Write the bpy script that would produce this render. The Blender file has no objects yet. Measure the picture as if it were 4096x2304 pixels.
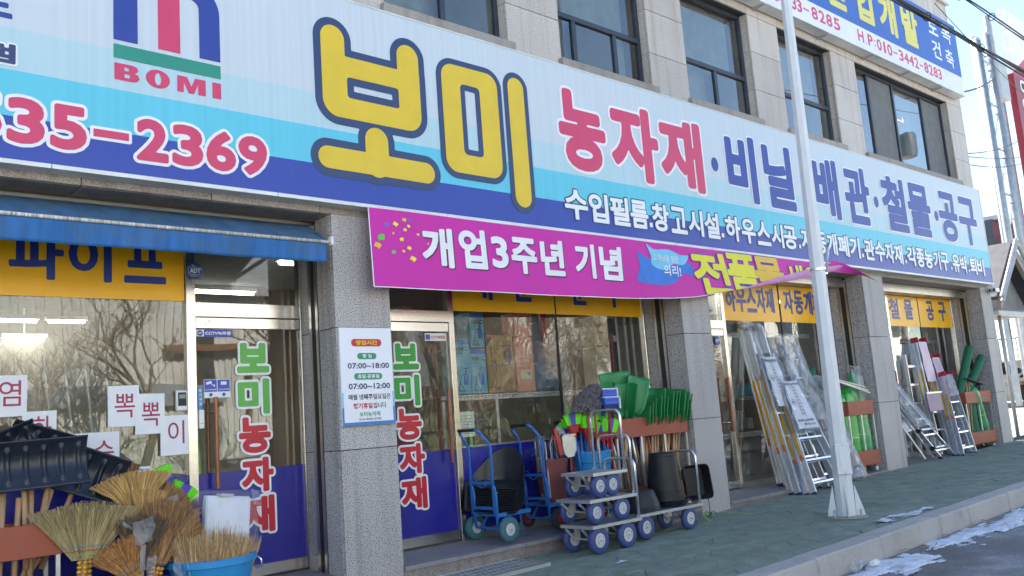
import bpy, bmesh, math, random
import numpy as np
from mathutils import Vector, Matrix
from mathutils.geometry import delaunay_2d_cdt
random.seed(7)
SC = bpy.context.scene
COL = SC.collection
R = math.radians
# ------------------------------------------------------------------ camera
cam_d = bpy.data.cameras.new('camera')
cam = bpy.data.objects.new('camera', cam_d)
COL.objects.link(cam)
cam_d.sensor_width = 36.0
cam_d.lens = 3495.5 / 4096 * 36.0
cam_d.clip_start = 0.05
cam_d.clip_end = 1500
RIGHT, DOWN, FWD = [[0.74821984, -0.65935049, -0.07364778], [0.04474003, 0.16089906, -0.9859563], [0.66194063, 0.73441706, 0.14988724]]
M = Matrix(((RIGHT[0], -DOWN[0], -FWD[0], 0), (RIGHT[1], -DOWN[1], -FWD[1], -6.0), (RIGHT[2], -DOWN[2], -FWD[2], 0), (0, 0, 0, 1)))
cam.matrix_world = M
SC.camera = cam
# ------------------------------------------------------------------ sky, sun, exposure
SUN_DIR = Vector((0.05, 0.78, 0.60)).normalized()      # towards the sun, behind the shop
world = bpy.data.worlds.new('World')
SC.world = world
world.use_nodes = True
wn = world.node_tree
sky = wn.nodes.new('ShaderNodeTexSky')
sky.sky_type = 'NISHITA'
sky.sun_disc = False
sky.sun_elevation = math.asin(SUN_DIR.z)
sky.sun_rotation = math.atan2(SUN_DIR.x, SUN_DIR.y)
sky.air_density = 1.0
sky.dust_density = 0.35
sky.ozone_density = 1.2
bg = wn.nodes['Background']
bg.inputs['Strength'].default_value = 0.09
wn.links.new(sky.outputs[0], bg.inputs['Color'])
sun_d = bpy.data.lights.new('sun', 'SUN')
sun_d.energy = 5.0
sun_d.angle = R(0.5)
sun_d.color = (1.0, 0.95, 0.86)
sun = bpy.data.objects.new('sun', sun_d)
COL.objects.link(sun)
sun.rotation_euler = SUN_DIR.to_track_quat('Z', 'Y').to_euler()
vs = SC.view_settings
vs.view_transform = 'Standard'
vs.look = 'None'
vs.exposure = 2.2
vs.gamma = 1.0
vs.use_curve_mapping = False

# ------------------------------------------------------------------ helpers
def tag(o, label=None, cat=None, group=None, kind=None):
    if label: o['label'] = label
    if cat: o['category'] = cat
    if group: o['group'] = group
    if kind: o['kind'] = kind
    return o

def empty(name, loc=(0, 0, 0), rz=0, label=None, cat=None, group=None, kind=None, rot=None):
    o = bpy.data.objects.new(name, None)
    COL.objects.link(o)
    o.empty_display_size = 0.1
    o.location = loc
    o.rotation_euler = rot if rot else (0, 0, rz)
    return tag(o, label, cat, group, kind)

def wthing(name, loc, label, cat, group=None, kind=None):
    """A thing whose parts are written in world coordinates; its empty stands at loc."""
    o = empty(name, loc, 0, label, cat, group, kind)
    OFF[o.name] = Vector(loc)
    return o
OFF = {}

def dup(o, loc=None, rz=None, label=None, parent=None, rot=None):
    c = o.copy()
    COL.objects.link(c)
    if parent: c.parent = parent
    if loc is not None: c.location = loc
    if rz is not None: c.rotation_euler = (0, 0, rz)
    if rot is not None: c.rotation_euler = rot
    if label: c['label'] = label
    for ch in list(o.children): dup(ch, parent=c)
    return c

class MB:
    def __init__(s): s.v = []; s.f = []
    def add(s, vs, fs):
        n = len(s.v)
        s.v.extend([tuple(v) for v in vs])
        s.f.extend([tuple(n + i for i in f) for f in fs])
        return s
    def box(s, x0, x1, y0, y1, z0, z1):
        return s.add([(x0,y0,z0),(x1,y0,z0),(x1,y1,z0),(x0,y1,z0),(x0,y0,z1),(x1,y0,z1),(x1,y1,z1),(x0,y1,z1)],
                     [(0,3,2,1),(4,5,6,7),(0,1,5,4),(1,2,6,5),(2,3,7,6),(3,0,4,7)])
    def bar(s, p0, p1, w, h, up=(0, 0, 1)):
        """box of section w x h from p0 to p1"""
        p0, p1 = Vector(p0), Vector(p1)
        d = (p1 - p0).normalized()
        u = Vector(up)
        a = d.cross(u)
        if a.length < 1e-4: a = d.cross(Vector((1, 0, 0)))
        a.normalize(); b = a.cross(d).normalized()
        a *= w / 2; b *= h / 2
        return s.add([p0-a-b, p0+a-b, p0+a+b, p0-a+b, p1-a-b, p1+a-b, p1+a+b, p1-a+b],
                     [(0,3,2,1),(4,5,6,7),(0,1,5,4),(1,2,6,5),(2,3,7,6),(3,0,4,7)])
    def tube(s, pts, r, n=8, closed=False, cap=True):
        pts = [Vector(p) for p in pts]
        rr = r if isinstance(r, (list, tuple)) else [r] * len(pts)
        m = len(pts); base = len(s.v)
        up = Vector((0, 0, 1)); prev = None
        for i, p in enumerate(pts):
            if closed: d = pts[(i+1) % m] - pts[i-1]
            else: d = pts[min(i+1, m-1)] - pts[max(i-1, 0)]
            d.normalize()
            if prev is None:
                a = d.cross(up)
                if a.length < 0.05: a = d.cross(Vector((1, 0, 0)))
            else:
                a = prev - d * prev.dot(d)
            a.normalize(); b = d.cross(a); prev = a
            for k in range(n):
                t = 2 * math.pi * k / n
                s.v.append(tuple(p + (a * math.cos(t) + b * math.sin(t)) * rr[i]))
        for i in range(m if closed else m - 1):
            for k in range(n):
                j = (i + 1) % m
                s.f.append((base+i*n+k, base+j*n+k, base+j*n+(k+1)%n, base+i*n+(k+1)%n))
        if cap and not closed:
            s.f.append(tuple(base + k for k in range(n)))
            s.f.append(tuple(base + (m-1)*n + n-1-k for k in range(n)))
        return s
    def lathe(s, prof, c=(0, 0, 0), n=24, axis='z', a0=0.0, a1=None, sx=1.0, sy=1.0):
        """prof: list of (radius, height)"""
        base = len(s.v); full = a1 is None
        cnt = n if full else n + 1
        for r, h in prof:
            for k in range(cnt):
                t = a0 + (2 * math.pi if full else (a1 - a0)) * k / n
                x, y, z = r * math.cos(t) * sx, r * math.sin(t) * sy, h
                if axis == 'x': x, y, z = z, x, y
                elif axis == 'y': x, y, z = y, -z, x
                s.v.append((c[0]+x, c[1]+y, c[2]+z))
        for i in range(len(prof) - 1):
            for k in range(n):
                k2 = (k + 1) % cnt
                s.f.append((base+i*cnt+k, base+i*cnt+k2, base+(i+1)*cnt+k2, base+(i+1)*cnt+k))
        return s
    def prism(s, poly, y0, y1):
        """poly of (x,z) pushed from y0 to y1"""
        n = len(poly)
        vs_ = [(x, y0, z) for x, z in poly] + [(x, y1, z) for x, z in poly]
        fs = [tuple(range(n)), tuple(range(2*n-1, n-1, -1))]
        for i in range(n):
            j = (i + 1) % n
            fs.append((i, n+i, n+j, j))
        return s.add(vs_, fs)
    def grid(s, fn, nu, nv):
        base = len(s.v)
        for i in range(nu + 1):
            for j in range(nv + 1):
                s.v.append(tuple(fn(i / nu, j / nv)))
        for i in range(nu):
            for j in range(nv):
                a = base + i*(nv+1) + j
                s.f.append((a, a+nv+1, a+nv+2, a+1))
        return s
    def build(s, name, m=None, parent=None, label=None, smooth=False, bevel=0, thick=0, fix=True):
        me = bpy.data.meshes.new(name)
        off = OFF.get(parent.name, None) if parent else None
        vv = s.v
        if off is not None: vv = [(x-off.x, y-off.y, z-off.z) for x, y, z in vv]
        me.from_pydata(vv, [], s.f)
        if fix or bevel:
            bm = bmesh.new(); bm.from_mesh(me)
            if fix: bmesh.ops.recalc_face_normals(bm, faces=bm.faces)
            if bevel:
                bmesh.ops.bevel(bm, geom=[e for e in bm.edges if e.is_manifold and e.calc_face_angle(0) > 0.6],
                                offset=bevel, segments=1, affect='EDGES', clamp_overlap=True)
            bm.to_mesh(me); bm.free()
        if m: me.materials.append(m)
        o = bpy.data.objects.new(name, me)
        COL.objects.link(o)
        if parent:
            o.parent = parent
            if off is not None: OFF[o.name] = off
        if smooth:
            me.shade_smooth()
            if smooth == 'auto':
                me.set_sharp_from_angle(angle=R(35))
        if thick:
            md = o.modifiers.new('solid', 'SOLIDIFY'); md.thickness = thick; md.offset = 0
        if label: o['label'] = label
        return o

def add_mesh(name, me, parent=None, loc=(0, 0, 0), label=None):
    o = bpy.data.objects.new(name, me); COL.objects.link(o)
    if parent: o.parent = parent
    o.location = loc
    if label: o['label'] = label
    return o

# ------------------------------------------------------------------ materials
def nd(nt, t, **kw):
    n = nt.nodes.new('ShaderNode' + t)
    for k, v in kw.items():
        if hasattr(n, k) and not isinstance(n.bl_rna.properties.get(k), type(None)): setattr(n, k, v)
    return n
def mat(name, col, rough=0.5, metal=0.0, var=0.12, scale=6.0, bump=0.0, bscale=60.0, spec=0.5, coat=0.0,
        trans=0.0, alpha=1.0, stretch=None, dirt=0.0, dirtcol=(0.12, 0.11, 0.1), emit=0.0, aniso=0.0, dscale=3.0, island=0.0):
    m = bpy.data.materials.new(name); m.use_nodes = True
    nt = m.node_tree; p = nt.nodes['Principled BSDF']; L = nt.links.new
    p.inputs['Roughness'].default_value = rough
    p.inputs['Metallic'].default_value = metal
    p.inputs['Specular IOR Level'].default_value = spec
    if coat: p.inputs['Coat Weight'].default_value = coat; p.inputs['Coat Roughness'].default_value = 0.1
    if trans: p.inputs['Transmission Weight'].default_value = trans
    if alpha < 1: p.inputs['Alpha'].default_value = alpha
    tc = nd(nt, 'TexCoord'); mp = nd(nt, 'Mapping')
    L(tc.outputs['Object'], mp.inputs['Vector'])
    if stretch: mp.inputs['Scale'].default_value = stretch
    n1 = nd(nt, 'TexNoise'); n1.inputs['Scale'].default_value = scale; n1.inputs['Detail'].default_value = 4
    L(mp.outputs[0], n1.inputs['Vector'])
    mr = nd(nt, 'MapRange'); mr.inputs['From Min'].default_value = 0.3; mr.inputs['From Max'].default_value = 0.7
    mr.inputs['To Min'].default_value = 1 - var; mr.inputs['To Max'].default_value = 1 + var
    L(n1.outputs['Fac'], mr.inputs['Value'])
    mul = nd(nt, 'Vector' + 'Math'); mul.operation = 'SCALE'
    mul.inputs[0].default_value = col[:3]
    L(mr.outputs[0], mul.inputs['Scale'])
    last = mul.outputs[0]
    if island:      # every stalk its own tone
        gi = nd(nt, 'NewGeometry'); mi_ = nd(nt, 'MapRange'); mi_.inputs['To Min'].default_value = 1 - island; mi_.inputs['To Max'].default_value = 1 + island
        L(gi.outputs['Random Per Island'], mi_.inputs['Value']); m3 = nd(nt, 'VectorMath'); m3.operation = 'SCALE'
        L(last, m3.inputs[0]); L(mi_.outputs[0], m3.inputs['Scale']); last = m3.outputs[0]
    if dirt:
        n2 = nd(nt, 'TexNoise'); n2.inputs['Scale'].default_value = dscale; n2.inputs['Detail'].default_value = 6
        n2.inputs['Roughness'].default_value = 0.7
        L(tc.outputs['Object'], n2.inputs['Vector'])
        r2 = nd(nt, 'MapRange'); r2.inputs['From Min'].default_value = 0.48; r2.inputs['From Max'].default_value = 0.72
        r2.inputs['To Max'].default_value = dirt
        L(n2.outputs['Fac'], r2.inputs['Value'])
        mx = nd(nt, 'Mix'); mx.data_type = 'RGBA'
        L(r2.outputs[0], mx.inputs[0]); L(last, mx.inputs[6]); mx.inputs[7].default_value = (*dirtcol, 1)
        last = mx.outputs[2]
    L(last, p.inputs['Base Color'])
    if bump:
        n3 = nd(nt, 'TexNoise'); n3.inputs['Scale'].default_value = bscale; n3.inputs['Detail'].default_value = 3
        L(mp.outputs[0], n3.inputs['Vector'])
        b = nd(nt, 'Bump'); b.inputs['Strength'].default_value = bump; b.inputs['Distance'].default_value = 0.01
        L(n3.outputs['Fac'], b.inputs['Height']); L(b.outputs[0], p.inputs['Normal'])
    if emit:
        p.inputs['Emission Color'].default_value = (*col[:3], 1); p.inputs['Emission Strength'].default_value = emit
    return m

def granite(name, base, fleck, dark, scale=170.0, contrast=1.0, rough=0.55, pits=0.0):
    m = bpy.data.materials.new(name); m.use_nodes = True
    nt = m.node_tree; p = nt.nodes['Principled BSDF']; L = nt.links.new
    p.inputs['Roughness'].default_value = rough
    p.inputs['Specular IOR Level'].default_value = 0.35
    g = nd(nt, 'NewGeometry')
    n1 = nd(nt, 'TexNoise'); n1.inputs['Scale'].default_value = scale; n1.inputs['Detail'].default_value = 2.0
    L(g.outputs['Position'], n1.inputs['Vector'])
    cr = nd(nt, 'ValToRGB')
    e = cr.color_ramp.elements
    e[0].position = 0.38; e[0].color = (*dark, 1); e[1].position = 0.485; e[1].color = (*base, 1)
    e2 = e.new(0.60); e2.color = (*base, 1)
    e3 = e.new(0.68); e3.color = (*fleck, 1)
    L(n1.outputs['Fac'], cr.inputs['Fac'])
    n2 = nd(nt, 'TexNoise'); n2.inputs['Scale'].default_value = 1.3; n2.inputs['Detail'].default_value = 5
    L(g.outputs['Position'], n2.inputs['Vector'])
    mr = nd(nt, 'MapRange'); mr.inputs['To Min'].default_value = 0.82; mr.inputs['To Max'].default_value = 1.16
    L(n2.outputs['Fac'], mr.inputs['Value'])
    ob = nd(nt, 'ObjectInfo')
    mr2 = nd(nt, 'MapRange'); mr2.inputs['To Min'].default_value = 0.87; mr2.inputs['To Max'].default_value = 1.05
    L(ob.outputs['Random'], mr2.inputs['Value'])
    mm = nd(nt, 'Math'); mm.operation = 'MULTIPLY'; L(mr.outputs[0], mm.inputs[0]); L(mr2.outputs[0], mm.inputs[1])
    sc = nd(nt, 'VectorMath'); sc.operation = 'SCALE'
    L(cr.outputs[0], sc.inputs[0]); L(mm.outputs[0], sc.inputs['Scale'])
    # rain streaks
    mp = nd(nt, 'Mapping'); mp.inputs['Scale'].default_value = (9, 9, 0.5); L(g.outputs['Position'], mp.inputs['Vector'])
    n3 = nd(nt, 'TexNoise'); n3.inputs['Scale'].default_value = 1.0; n3.inputs['Detail'].default_value = 5
    L(mp.outputs[0], n3.inputs['Vector'])
    r3 = nd(nt, 'MapRange'); r3.inputs['From Min'].default_value = 0.5; r3.inputs['From Max'].default_value = 0.75; r3.inputs['To Max'].default_value = 0.7
    L(n3.outputs['Fac'], r3.inputs['Value'])
    mx = nd(nt, 'Mix'); mx.data_type = 'RGBA'; mx.blend_type = 'MULTIPLY'
    L(r3.outputs[0], mx.inputs[0]); L(sc.outputs[0], mx.inputs[6]); mx.inputs[7].default_value = (0.66, 0.62, 0.58, 1)
    L(mx.outputs[2], p.inputs['Base Color'])
    b = nd(nt, 'Bump'); b.inputs['Strength'].default_value = 0.12; b.inputs['Distance'].default_value = 0.004
    L(n1.outputs['Fac'], b.inputs['Height']); L(b.outputs[0], p.inputs['Normal'])
    return m

def glass(name, tint=(0.9, 0.95, 0.93), boost=2.1, rough=0.0, body=0.06):
    """thin pane: a see-through layer with Fresnel reflection from both faces and a film of dust"""
    m = bpy.data.materials.new(name); m.use_nodes = True
    nt = m.node_tree; L = nt.links.new
    nt.nodes.remove(nt.nodes['Principled BSDF'])
    out = nt.nodes['Material Output']
    tr = nd(nt, 'BsdfTransparent'); tr.inputs[0].default_value = (*tint, 1)
    gl = nd(nt, 'BsdfGlossy'); gl.inputs['Roughness'].default_value = rough
    df = nd(nt, 'BsdfDiffuse'); df.inputs[0].default_value = (0.55, 0.55, 0.5, 1)
    fr = nd(nt, 'Fresnel'); fr.inputs['IOR'].default_value = 1.5
    ml = nd(nt, 'Math'); ml.operation = 'MULTIPLY'; ml.inputs[1].default_value = boost; ml.use_clamp = True
    L(fr.outputs[0], ml.inputs[0])
    g = nd(nt, 'NewGeometry'); n = nd(nt, 'TexNoise'); n.inputs['Scale'].default_value = 3; n.inputs['Detail'].default_value = 6
    L(g.outputs['Position'], n.inputs['Vector'])
    mr = nd(nt, 'MapRange'); mr.inputs['From Min'].default_value = 0.35; mr.inputs['From Max'].default_value = 0.8; mr.inputs['To Max'].default_value = body * 2
    L(n.outputs['Fac'], mr.inputs['Value'])
    m1 = nd(nt, 'MixShader'); L(mr.outputs[0], m1.inputs[0]); L(tr.outputs[0], m1.inputs[1]); L(df.outputs[0], m1.inputs[2])
    m2 = nd(nt, 'MixShader'); L(ml.outputs[0], m2.inputs[0]); L(m1.outputs[0], m2.inputs[1]); L(gl.outputs[0], m2.inputs[2])
    # slight waviness of real float glass
    n2 = nd(nt, 'TexNoise'); n2.inputs['Scale'].default_value = 1.1; L(g.outputs['Position'], n2.inputs['Vector'])
    b = nd(nt, 'Bump'); b.inputs['Strength'].default_value = 0.05; b.inputs['Distance'].default_value = 0.05
    L(n2.outputs['Fac'], b.inputs['Height']); L(b.outputs[0], gl.inputs['Normal'])
    L(m2.outputs[0], out.inputs[0])
    return m

def film(name, dens=0.35, col=(0.8, 0.82, 0.88)):
    """crumpled clear polythene"""
    m = bpy.data.materials.new(name); m.use_nodes = True
    nt = m.node_tree; L = nt.links.new
    nt.nodes.remove(nt.nodes['Principled BSDF'])
    out = nt.nodes['Material Output']
    tr = nd(nt, 'BsdfTransparent'); tr.inputs[0].default_value = (0.93, 0.94, 0.96, 1)
    gl = nd(nt, 'BsdfGlossy'); gl.inputs['Roughness'].default_value = 0.3
    df = nd(nt, 'BsdfDiffuse'); df.inputs[0].default_value = (*col, 1)
    tl = nd(nt, 'BsdfTranslucent'); tl.inputs[0].default_value = (*col, 1)
    g = nd(nt, 'TexCoord'); n = nd(nt, 'TexNoise'); n.inputs['Scale'].default_value = 6; n.inputs['Detail'].default_value = 3; n.inputs['Distortion'].default_value = 1.0
    L(g.outputs['Object'], n.inputs['Vector'])
    mr = nd(nt, 'MapRange'); mr.inputs['From Min'].default_value = 0.4; mr.inputs['From Max'].default_value = 0.66
    mr.inputs['To Min'].default_value = dens * 0.6; mr.inputs['To Max'].default_value = min(1, dens * 1.35)
    L(n.outputs['Fac'], mr.inputs['Value'])
    md = nd(nt, 'MixShader'); md.inputs[0].default_value = 0.4; L(df.outputs[0], md.inputs[1]); L(tl.outputs[0], md.inputs[2])
    m1 = nd(nt, 'MixShader'); L(mr.outputs[0], m1.inputs[0]); L(tr.outputs[0], m1.inputs[1]); L(md.outputs[0], m1.inputs[2])
    fr = nd(nt, 'Fresnel'); fr.inputs['IOR'].default_value = 1.28
    m2 = nd(nt, 'MixShader'); L(fr.outputs[0], m2.inputs[0]); L(m1.outputs[0], m2.inputs[1]); L(gl.outputs[0], m2.inputs[2])
    b = nd(nt, 'Bump'); b.inputs['Strength'].default_value = 0.3; b.inputs['Distance'].default_value = 0.02
    L(n.outputs['Fac'], b.inputs['Height'])
    for q in (gl, df): L(b.outputs[0], q.inputs['Normal'])
    L(m2.outputs[0], out.inputs[0])
    return m

MT = {}
MT['granite'] = granite('granite_column', (0.50, 0.47, 0.455), (0.62, 0.60, 0.59), (0.15, 0.145, 0.15), scale=105)
MT['granite_wall'] = granite('granite_wall', (0.57, 0.51, 0.465), (0.68, 0.62, 0.57), (0.36, 0.31, 0.28), scale=90)
MT['granite_trim'] = granite('granite_trim', (0.36, 0.32, 0.28), (0.5, 0.47, 0.43), (0.18, 0.16, 0.15), scale=150)
MT['granite_step'] = granite('granite_step', (0.27, 0.26, 0.27), (0.4, 0.38, 0.38), (0.12, 0.11, 0.12))
MT['granite_red'] = granite('granite_riser', (0.26, 0.23, 0.22), (0.38, 0.34, 0.33), (0.12, 0.1, 0.1), rough=0.8)
MT['grout'] = mat('dark_joint', (0.1, 0.09, 0.085), 0.9)
MT['concrete'] = mat('plain_concrete', (0.3, 0.29, 0.27), 0.85, bump=0.3, var=0.2)
MT['steel'] = mat('brushed_stainless', (0.68, 0.64, 0.60), 0.2, 1.0, var=0.1, scale=2, stretch=(1, 1, 14), bump=0.03, bscale=40)
MT['steel_dark'] = mat('shutter_rail', (0.42, 0.40, 0.38), 0.32, 0.9, var=0.1)
MT['slot'] = mat('dark_slot', (0.02, 0.02, 0.02), 0.6)
MT['alu_sign'] = mat('sign_edge_trim', (0.7, 0.7, 0.68), 0.45, 0.3, dirt=0.35)
MT['black'] = mat('black_rubber', (0.018, 0.018, 0.02), 0.55)
MT['glass'] = glass('shop_glass', (0.86, 0.89, 0.86), boost=2.3, body=0.03)
MT['glass_up'] = glass('office_glass', (0.6, 0.68, 0.66), boost=3.3, body=0.03)
MT['win_frame'] = mat('dark_window_frame', (0.045, 0.052, 0.068), 0.4, 0.3)
MT['screen'] = mat('insect_screen', (0.15, 0.155, 0.155), 0.8)
MT['blind'] = mat('grey_blind', (0.35, 0.37, 0.36), 0.8)
MT['ink_blue'] = mat('blue_vinyl', (0.022, 0.05, 0.30), 0.4, var=0.04)
MT['ink_red'] = mat('crimson_vinyl', (0.62, 0.045, 0.13), 0.4, var=0.04)
MT['ink_red2'] = mat('red_vinyl', (0.52, 0.012, 0.03), 0.35, var=0.04)
MT['ink_green'] = mat('green_vinyl', (0.02, 0.26, 0.19), 0.4, var=0.04)
MT['ink_lime'] = mat('leaf_green_vinyl', (0.10, 0.42, 0.06), 0.35, var=0.04)
MT['ink_lime2'] = mat('deep_green_vinyl', (0.02, 0.33, 0.03), 0.35, var=0.04)
MT['ink_white'] = mat('white_vinyl', (0.8, 0.8, 0.82), 0.4, var=0.03)
MT['ink_yellow'] = mat('yellow_vinyl', (0.72, 0.50, 0.02), 0.4, var=0.04)
MT['ink_navy'] = mat('navy_vinyl', (0.025, 0.05, 0.14), 0.4, var=0.04)
MT['ink_black'] = mat('black_print', (0.02, 0.02, 0.022), 0.5)
MT['window_blue'] = mat('deep_blue_window_film', (0.018, 0.018, 0.25), 0.25, coat=0.35, var=0.05)
MT['window_yellow'] = mat('amber_window_film', (0.93, 0.48, 0.004), 0.35, coat=0.08, var=0.04)
MT['paper'] = mat('white_paper', (0.8, 0.8, 0.83), 0.7, var=0.03)
MT['white_plastic'] = mat('white_plastic', (0.78, 0.78, 0.76), 0.4)
MT['alu'] = mat('aluminium', (0.62, 0.63, 0.66), 0.33, 0.85, var=0.1, scale=9, bump=0.05, stretch=(4, 4, 1))
MT['alu_bright'] = mat('bright_aluminium', (0.8, 0.8, 0.82), 0.25, 0.85, var=0.08)
MT['grey_metal'] = mat('grey_painted_steel', (0.42, 0.43, 0.44), 0.5, 0.3, dirt=0.2)
MT['white_paint'] = mat('white_painted_steel', (0.72, 0.72, 0.70), 0.4, dirt=0.25, dirtcol=(0.4, 0.38, 0.33), dscale=5)

# ------------------------------------------------------------------ writing
_RAW = {}
def raw_text(t, bold=0.0, res=2):
    """vertices and faces of a piece of filled text"""
    k = (t, bold, res)
    if k not in _RAW:
        cu = bpy.data.curves.new('tmp', 'FONT'); cu.body = t; cu.fill_mode = 'FRONT'; cu.resolution_u = res; cu.offset = bold
        o = bpy.data.objects.new('tmp', cu); COL.objects.link(o)
        me = bpy.data.meshes.new_from_object(o.evaluated_get(bpy.context.evaluated_depsgraph_get()))
        bpy.data.objects.remove(o); bpy.data.curves.remove(cu)
        _RAW[k] = ([tuple(v.co) for v in me.vertices], [tuple(p.vertices) for p in me.polygons])
        bpy.data.meshes.remove(me)
    return _RAW[k]
def text_polys(ch):
    vs_, fs = raw_text(ch, 0.0, 4)
    co = [(round(v[0], 5), round(v[1], 5)) for v in vs_]
    seg = {}
    for p in fs:
        for i in range(len(p)):
            A, B = co[p[i]], co[p[(i+1) % len(p)]]
            if A == B: continue
            k = (A, B) if A < B else (B, A)
            seg[k] = seg.get(k, 0) + 1
    return np.array([[*k[0], *k[1]] for k, c in seg.items() if c == 1])
_TP = {}
_STG = 0
def glyph_segs(ch):
    if ch not in _TP: _TP[ch] = text_polys(ch)
    return _TP[ch]

def sdf(S, X, Y):
    """signed distance (inside negative) to the outline made of segments S, even-odd"""
    P = np.stack([X.ravel(), Y.ravel()], 1)
    best = np.full(len(P), 1e9); par = np.zeros(len(P), bool)
    for x0, y0, x1, y1 in S:
        dx, dy = x1 - x0, y1 - y0
        t = np.clip(((P[:, 0]-x0)*dx + (P[:, 1]-y0)*dy) / (dx*dx + dy*dy + 1e-18), 0, 1)
        d = (P[:, 0]-x0-t*dx)**2 + (P[:, 1]-y0-t*dy)**2
        best = np.minimum(best, d)
        if y0 != y1:
            c = ((y0 > P[:, 1]) != (y1 > P[:, 1]))
            xi = x0 + (P[:, 1]-y0) * dx / dy
            par ^= (c & (P[:, 0] < xi))
    d = np.sqrt(best); d[par] *= -1
    return d.reshape(X.shape)

def contours(F, xs, ys, iso):
    G = F - iso
    G[np.abs(G) < 1e-9] = 1e-9
    n, m = G.shape
    sg = G < 0
    c = (sg[:-1, :-1].astype(int) + sg[1:, :-1]*2 + sg[1:, 1:]*4 + sg[:-1, 1:]*8)
    idx = np.argwhere((c > 0) & (c < 15))
    def pt(a, b):
        ga, gb = G[a], G[b]; t = ga / (ga - gb)
        return (xs[a[0]] + (xs[b[0]]-xs[a[0]])*t, ys[a[1]] + (ys[b[1]]-ys[a[1]])*t)
    table = {1: [(3, 0)], 2: [(0, 1)], 3: [(3, 1)], 4: [(1, 2)], 5: [(3, 2), (1, 0)], 6: [(0, 2)], 7: [(3, 2)],
             8: [(2, 3)], 9: [(2, 0)], 10: [(0, 3), (2, 1)], 11: [(2, 1)], 12: [(1, 3)], 13: [(1, 0)], 14: [(0, 3)]}
    nxt = {}; pos = {}
    for i, j in idx:
        i = int(i); j = int(j)
        corners = [(i, j), (i+1, j), (i+1, j+1), (i, j+1)]
        for a, b in table[int(c[i, j])]:
            ks = []
            for e in (a, b):
                p, q = corners[e], corners[(e+1) % 4]
                k = (p, q) if p < q else (q, p)
                if k not in pos: pos[k] = pt(*k)
                ks.append(k)
            nxt.setdefault(ks[0], []).append(ks[1]); nxt.setdefault(ks[1], []).append(ks[0])
    loops = []; seen = set()
    for k0 in list(nxt):
        if k0 in seen: continue
        loop = [k0]; seen.add(k0); cur = k0
        while True:
            cand = [k for k in nxt[cur] if k not in seen]
            if not cand: break
            cur = cand[0]; seen.add(cur); loop.append(cur)
        if len(loop) > 5: loops.append([pos[k] for k in loop])
    return loops

def rdp(P, tol):
    if len(P) < 4: return P
    h = len(P) // 2
    def rec(a):
        if len(a) < 3: return a
        p, q = np.array(a[0]), np.array(a[-1]); A = np.array(a)
        d = q - p; L = np.hypot(*d) + 1e-12
        dist = np.abs(d[0]*(A[:, 1]-p[1]) - d[1]*(A[:, 0]-p[0])) / L
        i = int(dist.argmax())
        if dist[i] > tol and 0 < i < len(a) - 1: return rec(a[:i+1])[:-1] + rec(a[i:])
        return [a[0], a[-1]]
    return rec(P[:h+1])[:-1] + rec(P[h:] + [P[0]])[:-1]

def fill_mesh(loops, thick, mapf):
    """2D loops (holes allowed) -> a thin slab, without touching the scene"""
    vin = []; ein = []; k = 0
    for lp in loops:
        m = len(lp)
        vin += [Vector(p) for p in lp]; ein += [(k+i, k+(i+1) % m) for i in range(m)]; k += m
    pts, _, tris, _, _, _ = delaunay_2d_cdt(vin, ein, [], 0, 1e-6)
    P = np.array([(p.x, p.y) for p in pts]); T = np.array(tris, int)
    cen = P[T].mean(1); par = np.zeros(len(T), bool)
    for lp in loops:
        for i in range(len(lp)):
            x0, y0 = lp[i]; x1, y1 = lp[(i+1) % len(lp)]
            if y0 != y1:
                par ^= ((y0 > cen[:, 1]) != (y1 > cen[:, 1])) & (cen[:, 0] < x0 + (cen[:, 1]-y0)*(x1-x0)/(y1-y0))
    n = len(pts); h = thick / 2
    V = [mapf(p.x, p.y, h) for p in pts] + [mapf(p.x, p.y, -h) for p in pts]
    F = []; edges = {}
    for t in T[par]:
        a, b, c = int(t[0]), int(t[1]), int(t[2])
        A, B, C_ = P[a], P[b], P[c]
        if (B[0]-A[0])*(C_[1]-A[1]) - (B[1]-A[1])*(C_[0]-A[0]) < 0: b, c = c, b
        F.append((a, b, c)); F.append((n+a, n+c, n+b))
        for e in ((a, b), (b, c), (c, a)): edges[e] = 1
    for a, b in edges:
        if (b, a) not in edges: F.append((a, n+a, n+b, b))
    me = bpy.data.meshes.new('shape'); me.from_pydata([tuple(v) for v in V], [], F)
    return me

def plate(loops, name, m, parent, y, thick=0.002, fy=None, label=None, xf=None):
    """flat shape in the facade plane at depth y (its front face)"""
    off = OFF.get(parent.name, Vector((0, 0, 0))) if parent else Vector((0, 0, 0))
    def mp(x, z, d):
        if xf:
            v = xf(x, z, -d)
            return (v[0]-off.x, v[1]-off.y, v[2]-off.z)
        yy = y + (fy(x, z) if fy else 0)
        return (x - off.x, yy - d + thick/2 - off.y, z - off.z)
    me = fill_mesh(loops, thick, mp); me.name = name
    me.materials.append(m)
    o = bpy.data.objects.new(name, me); COL.objects.link(o)
    if parent:
        o.parent = parent
        if parent.name in OFF: OFF[o.name] = off
    if label: o['label'] = label
    return o

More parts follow.
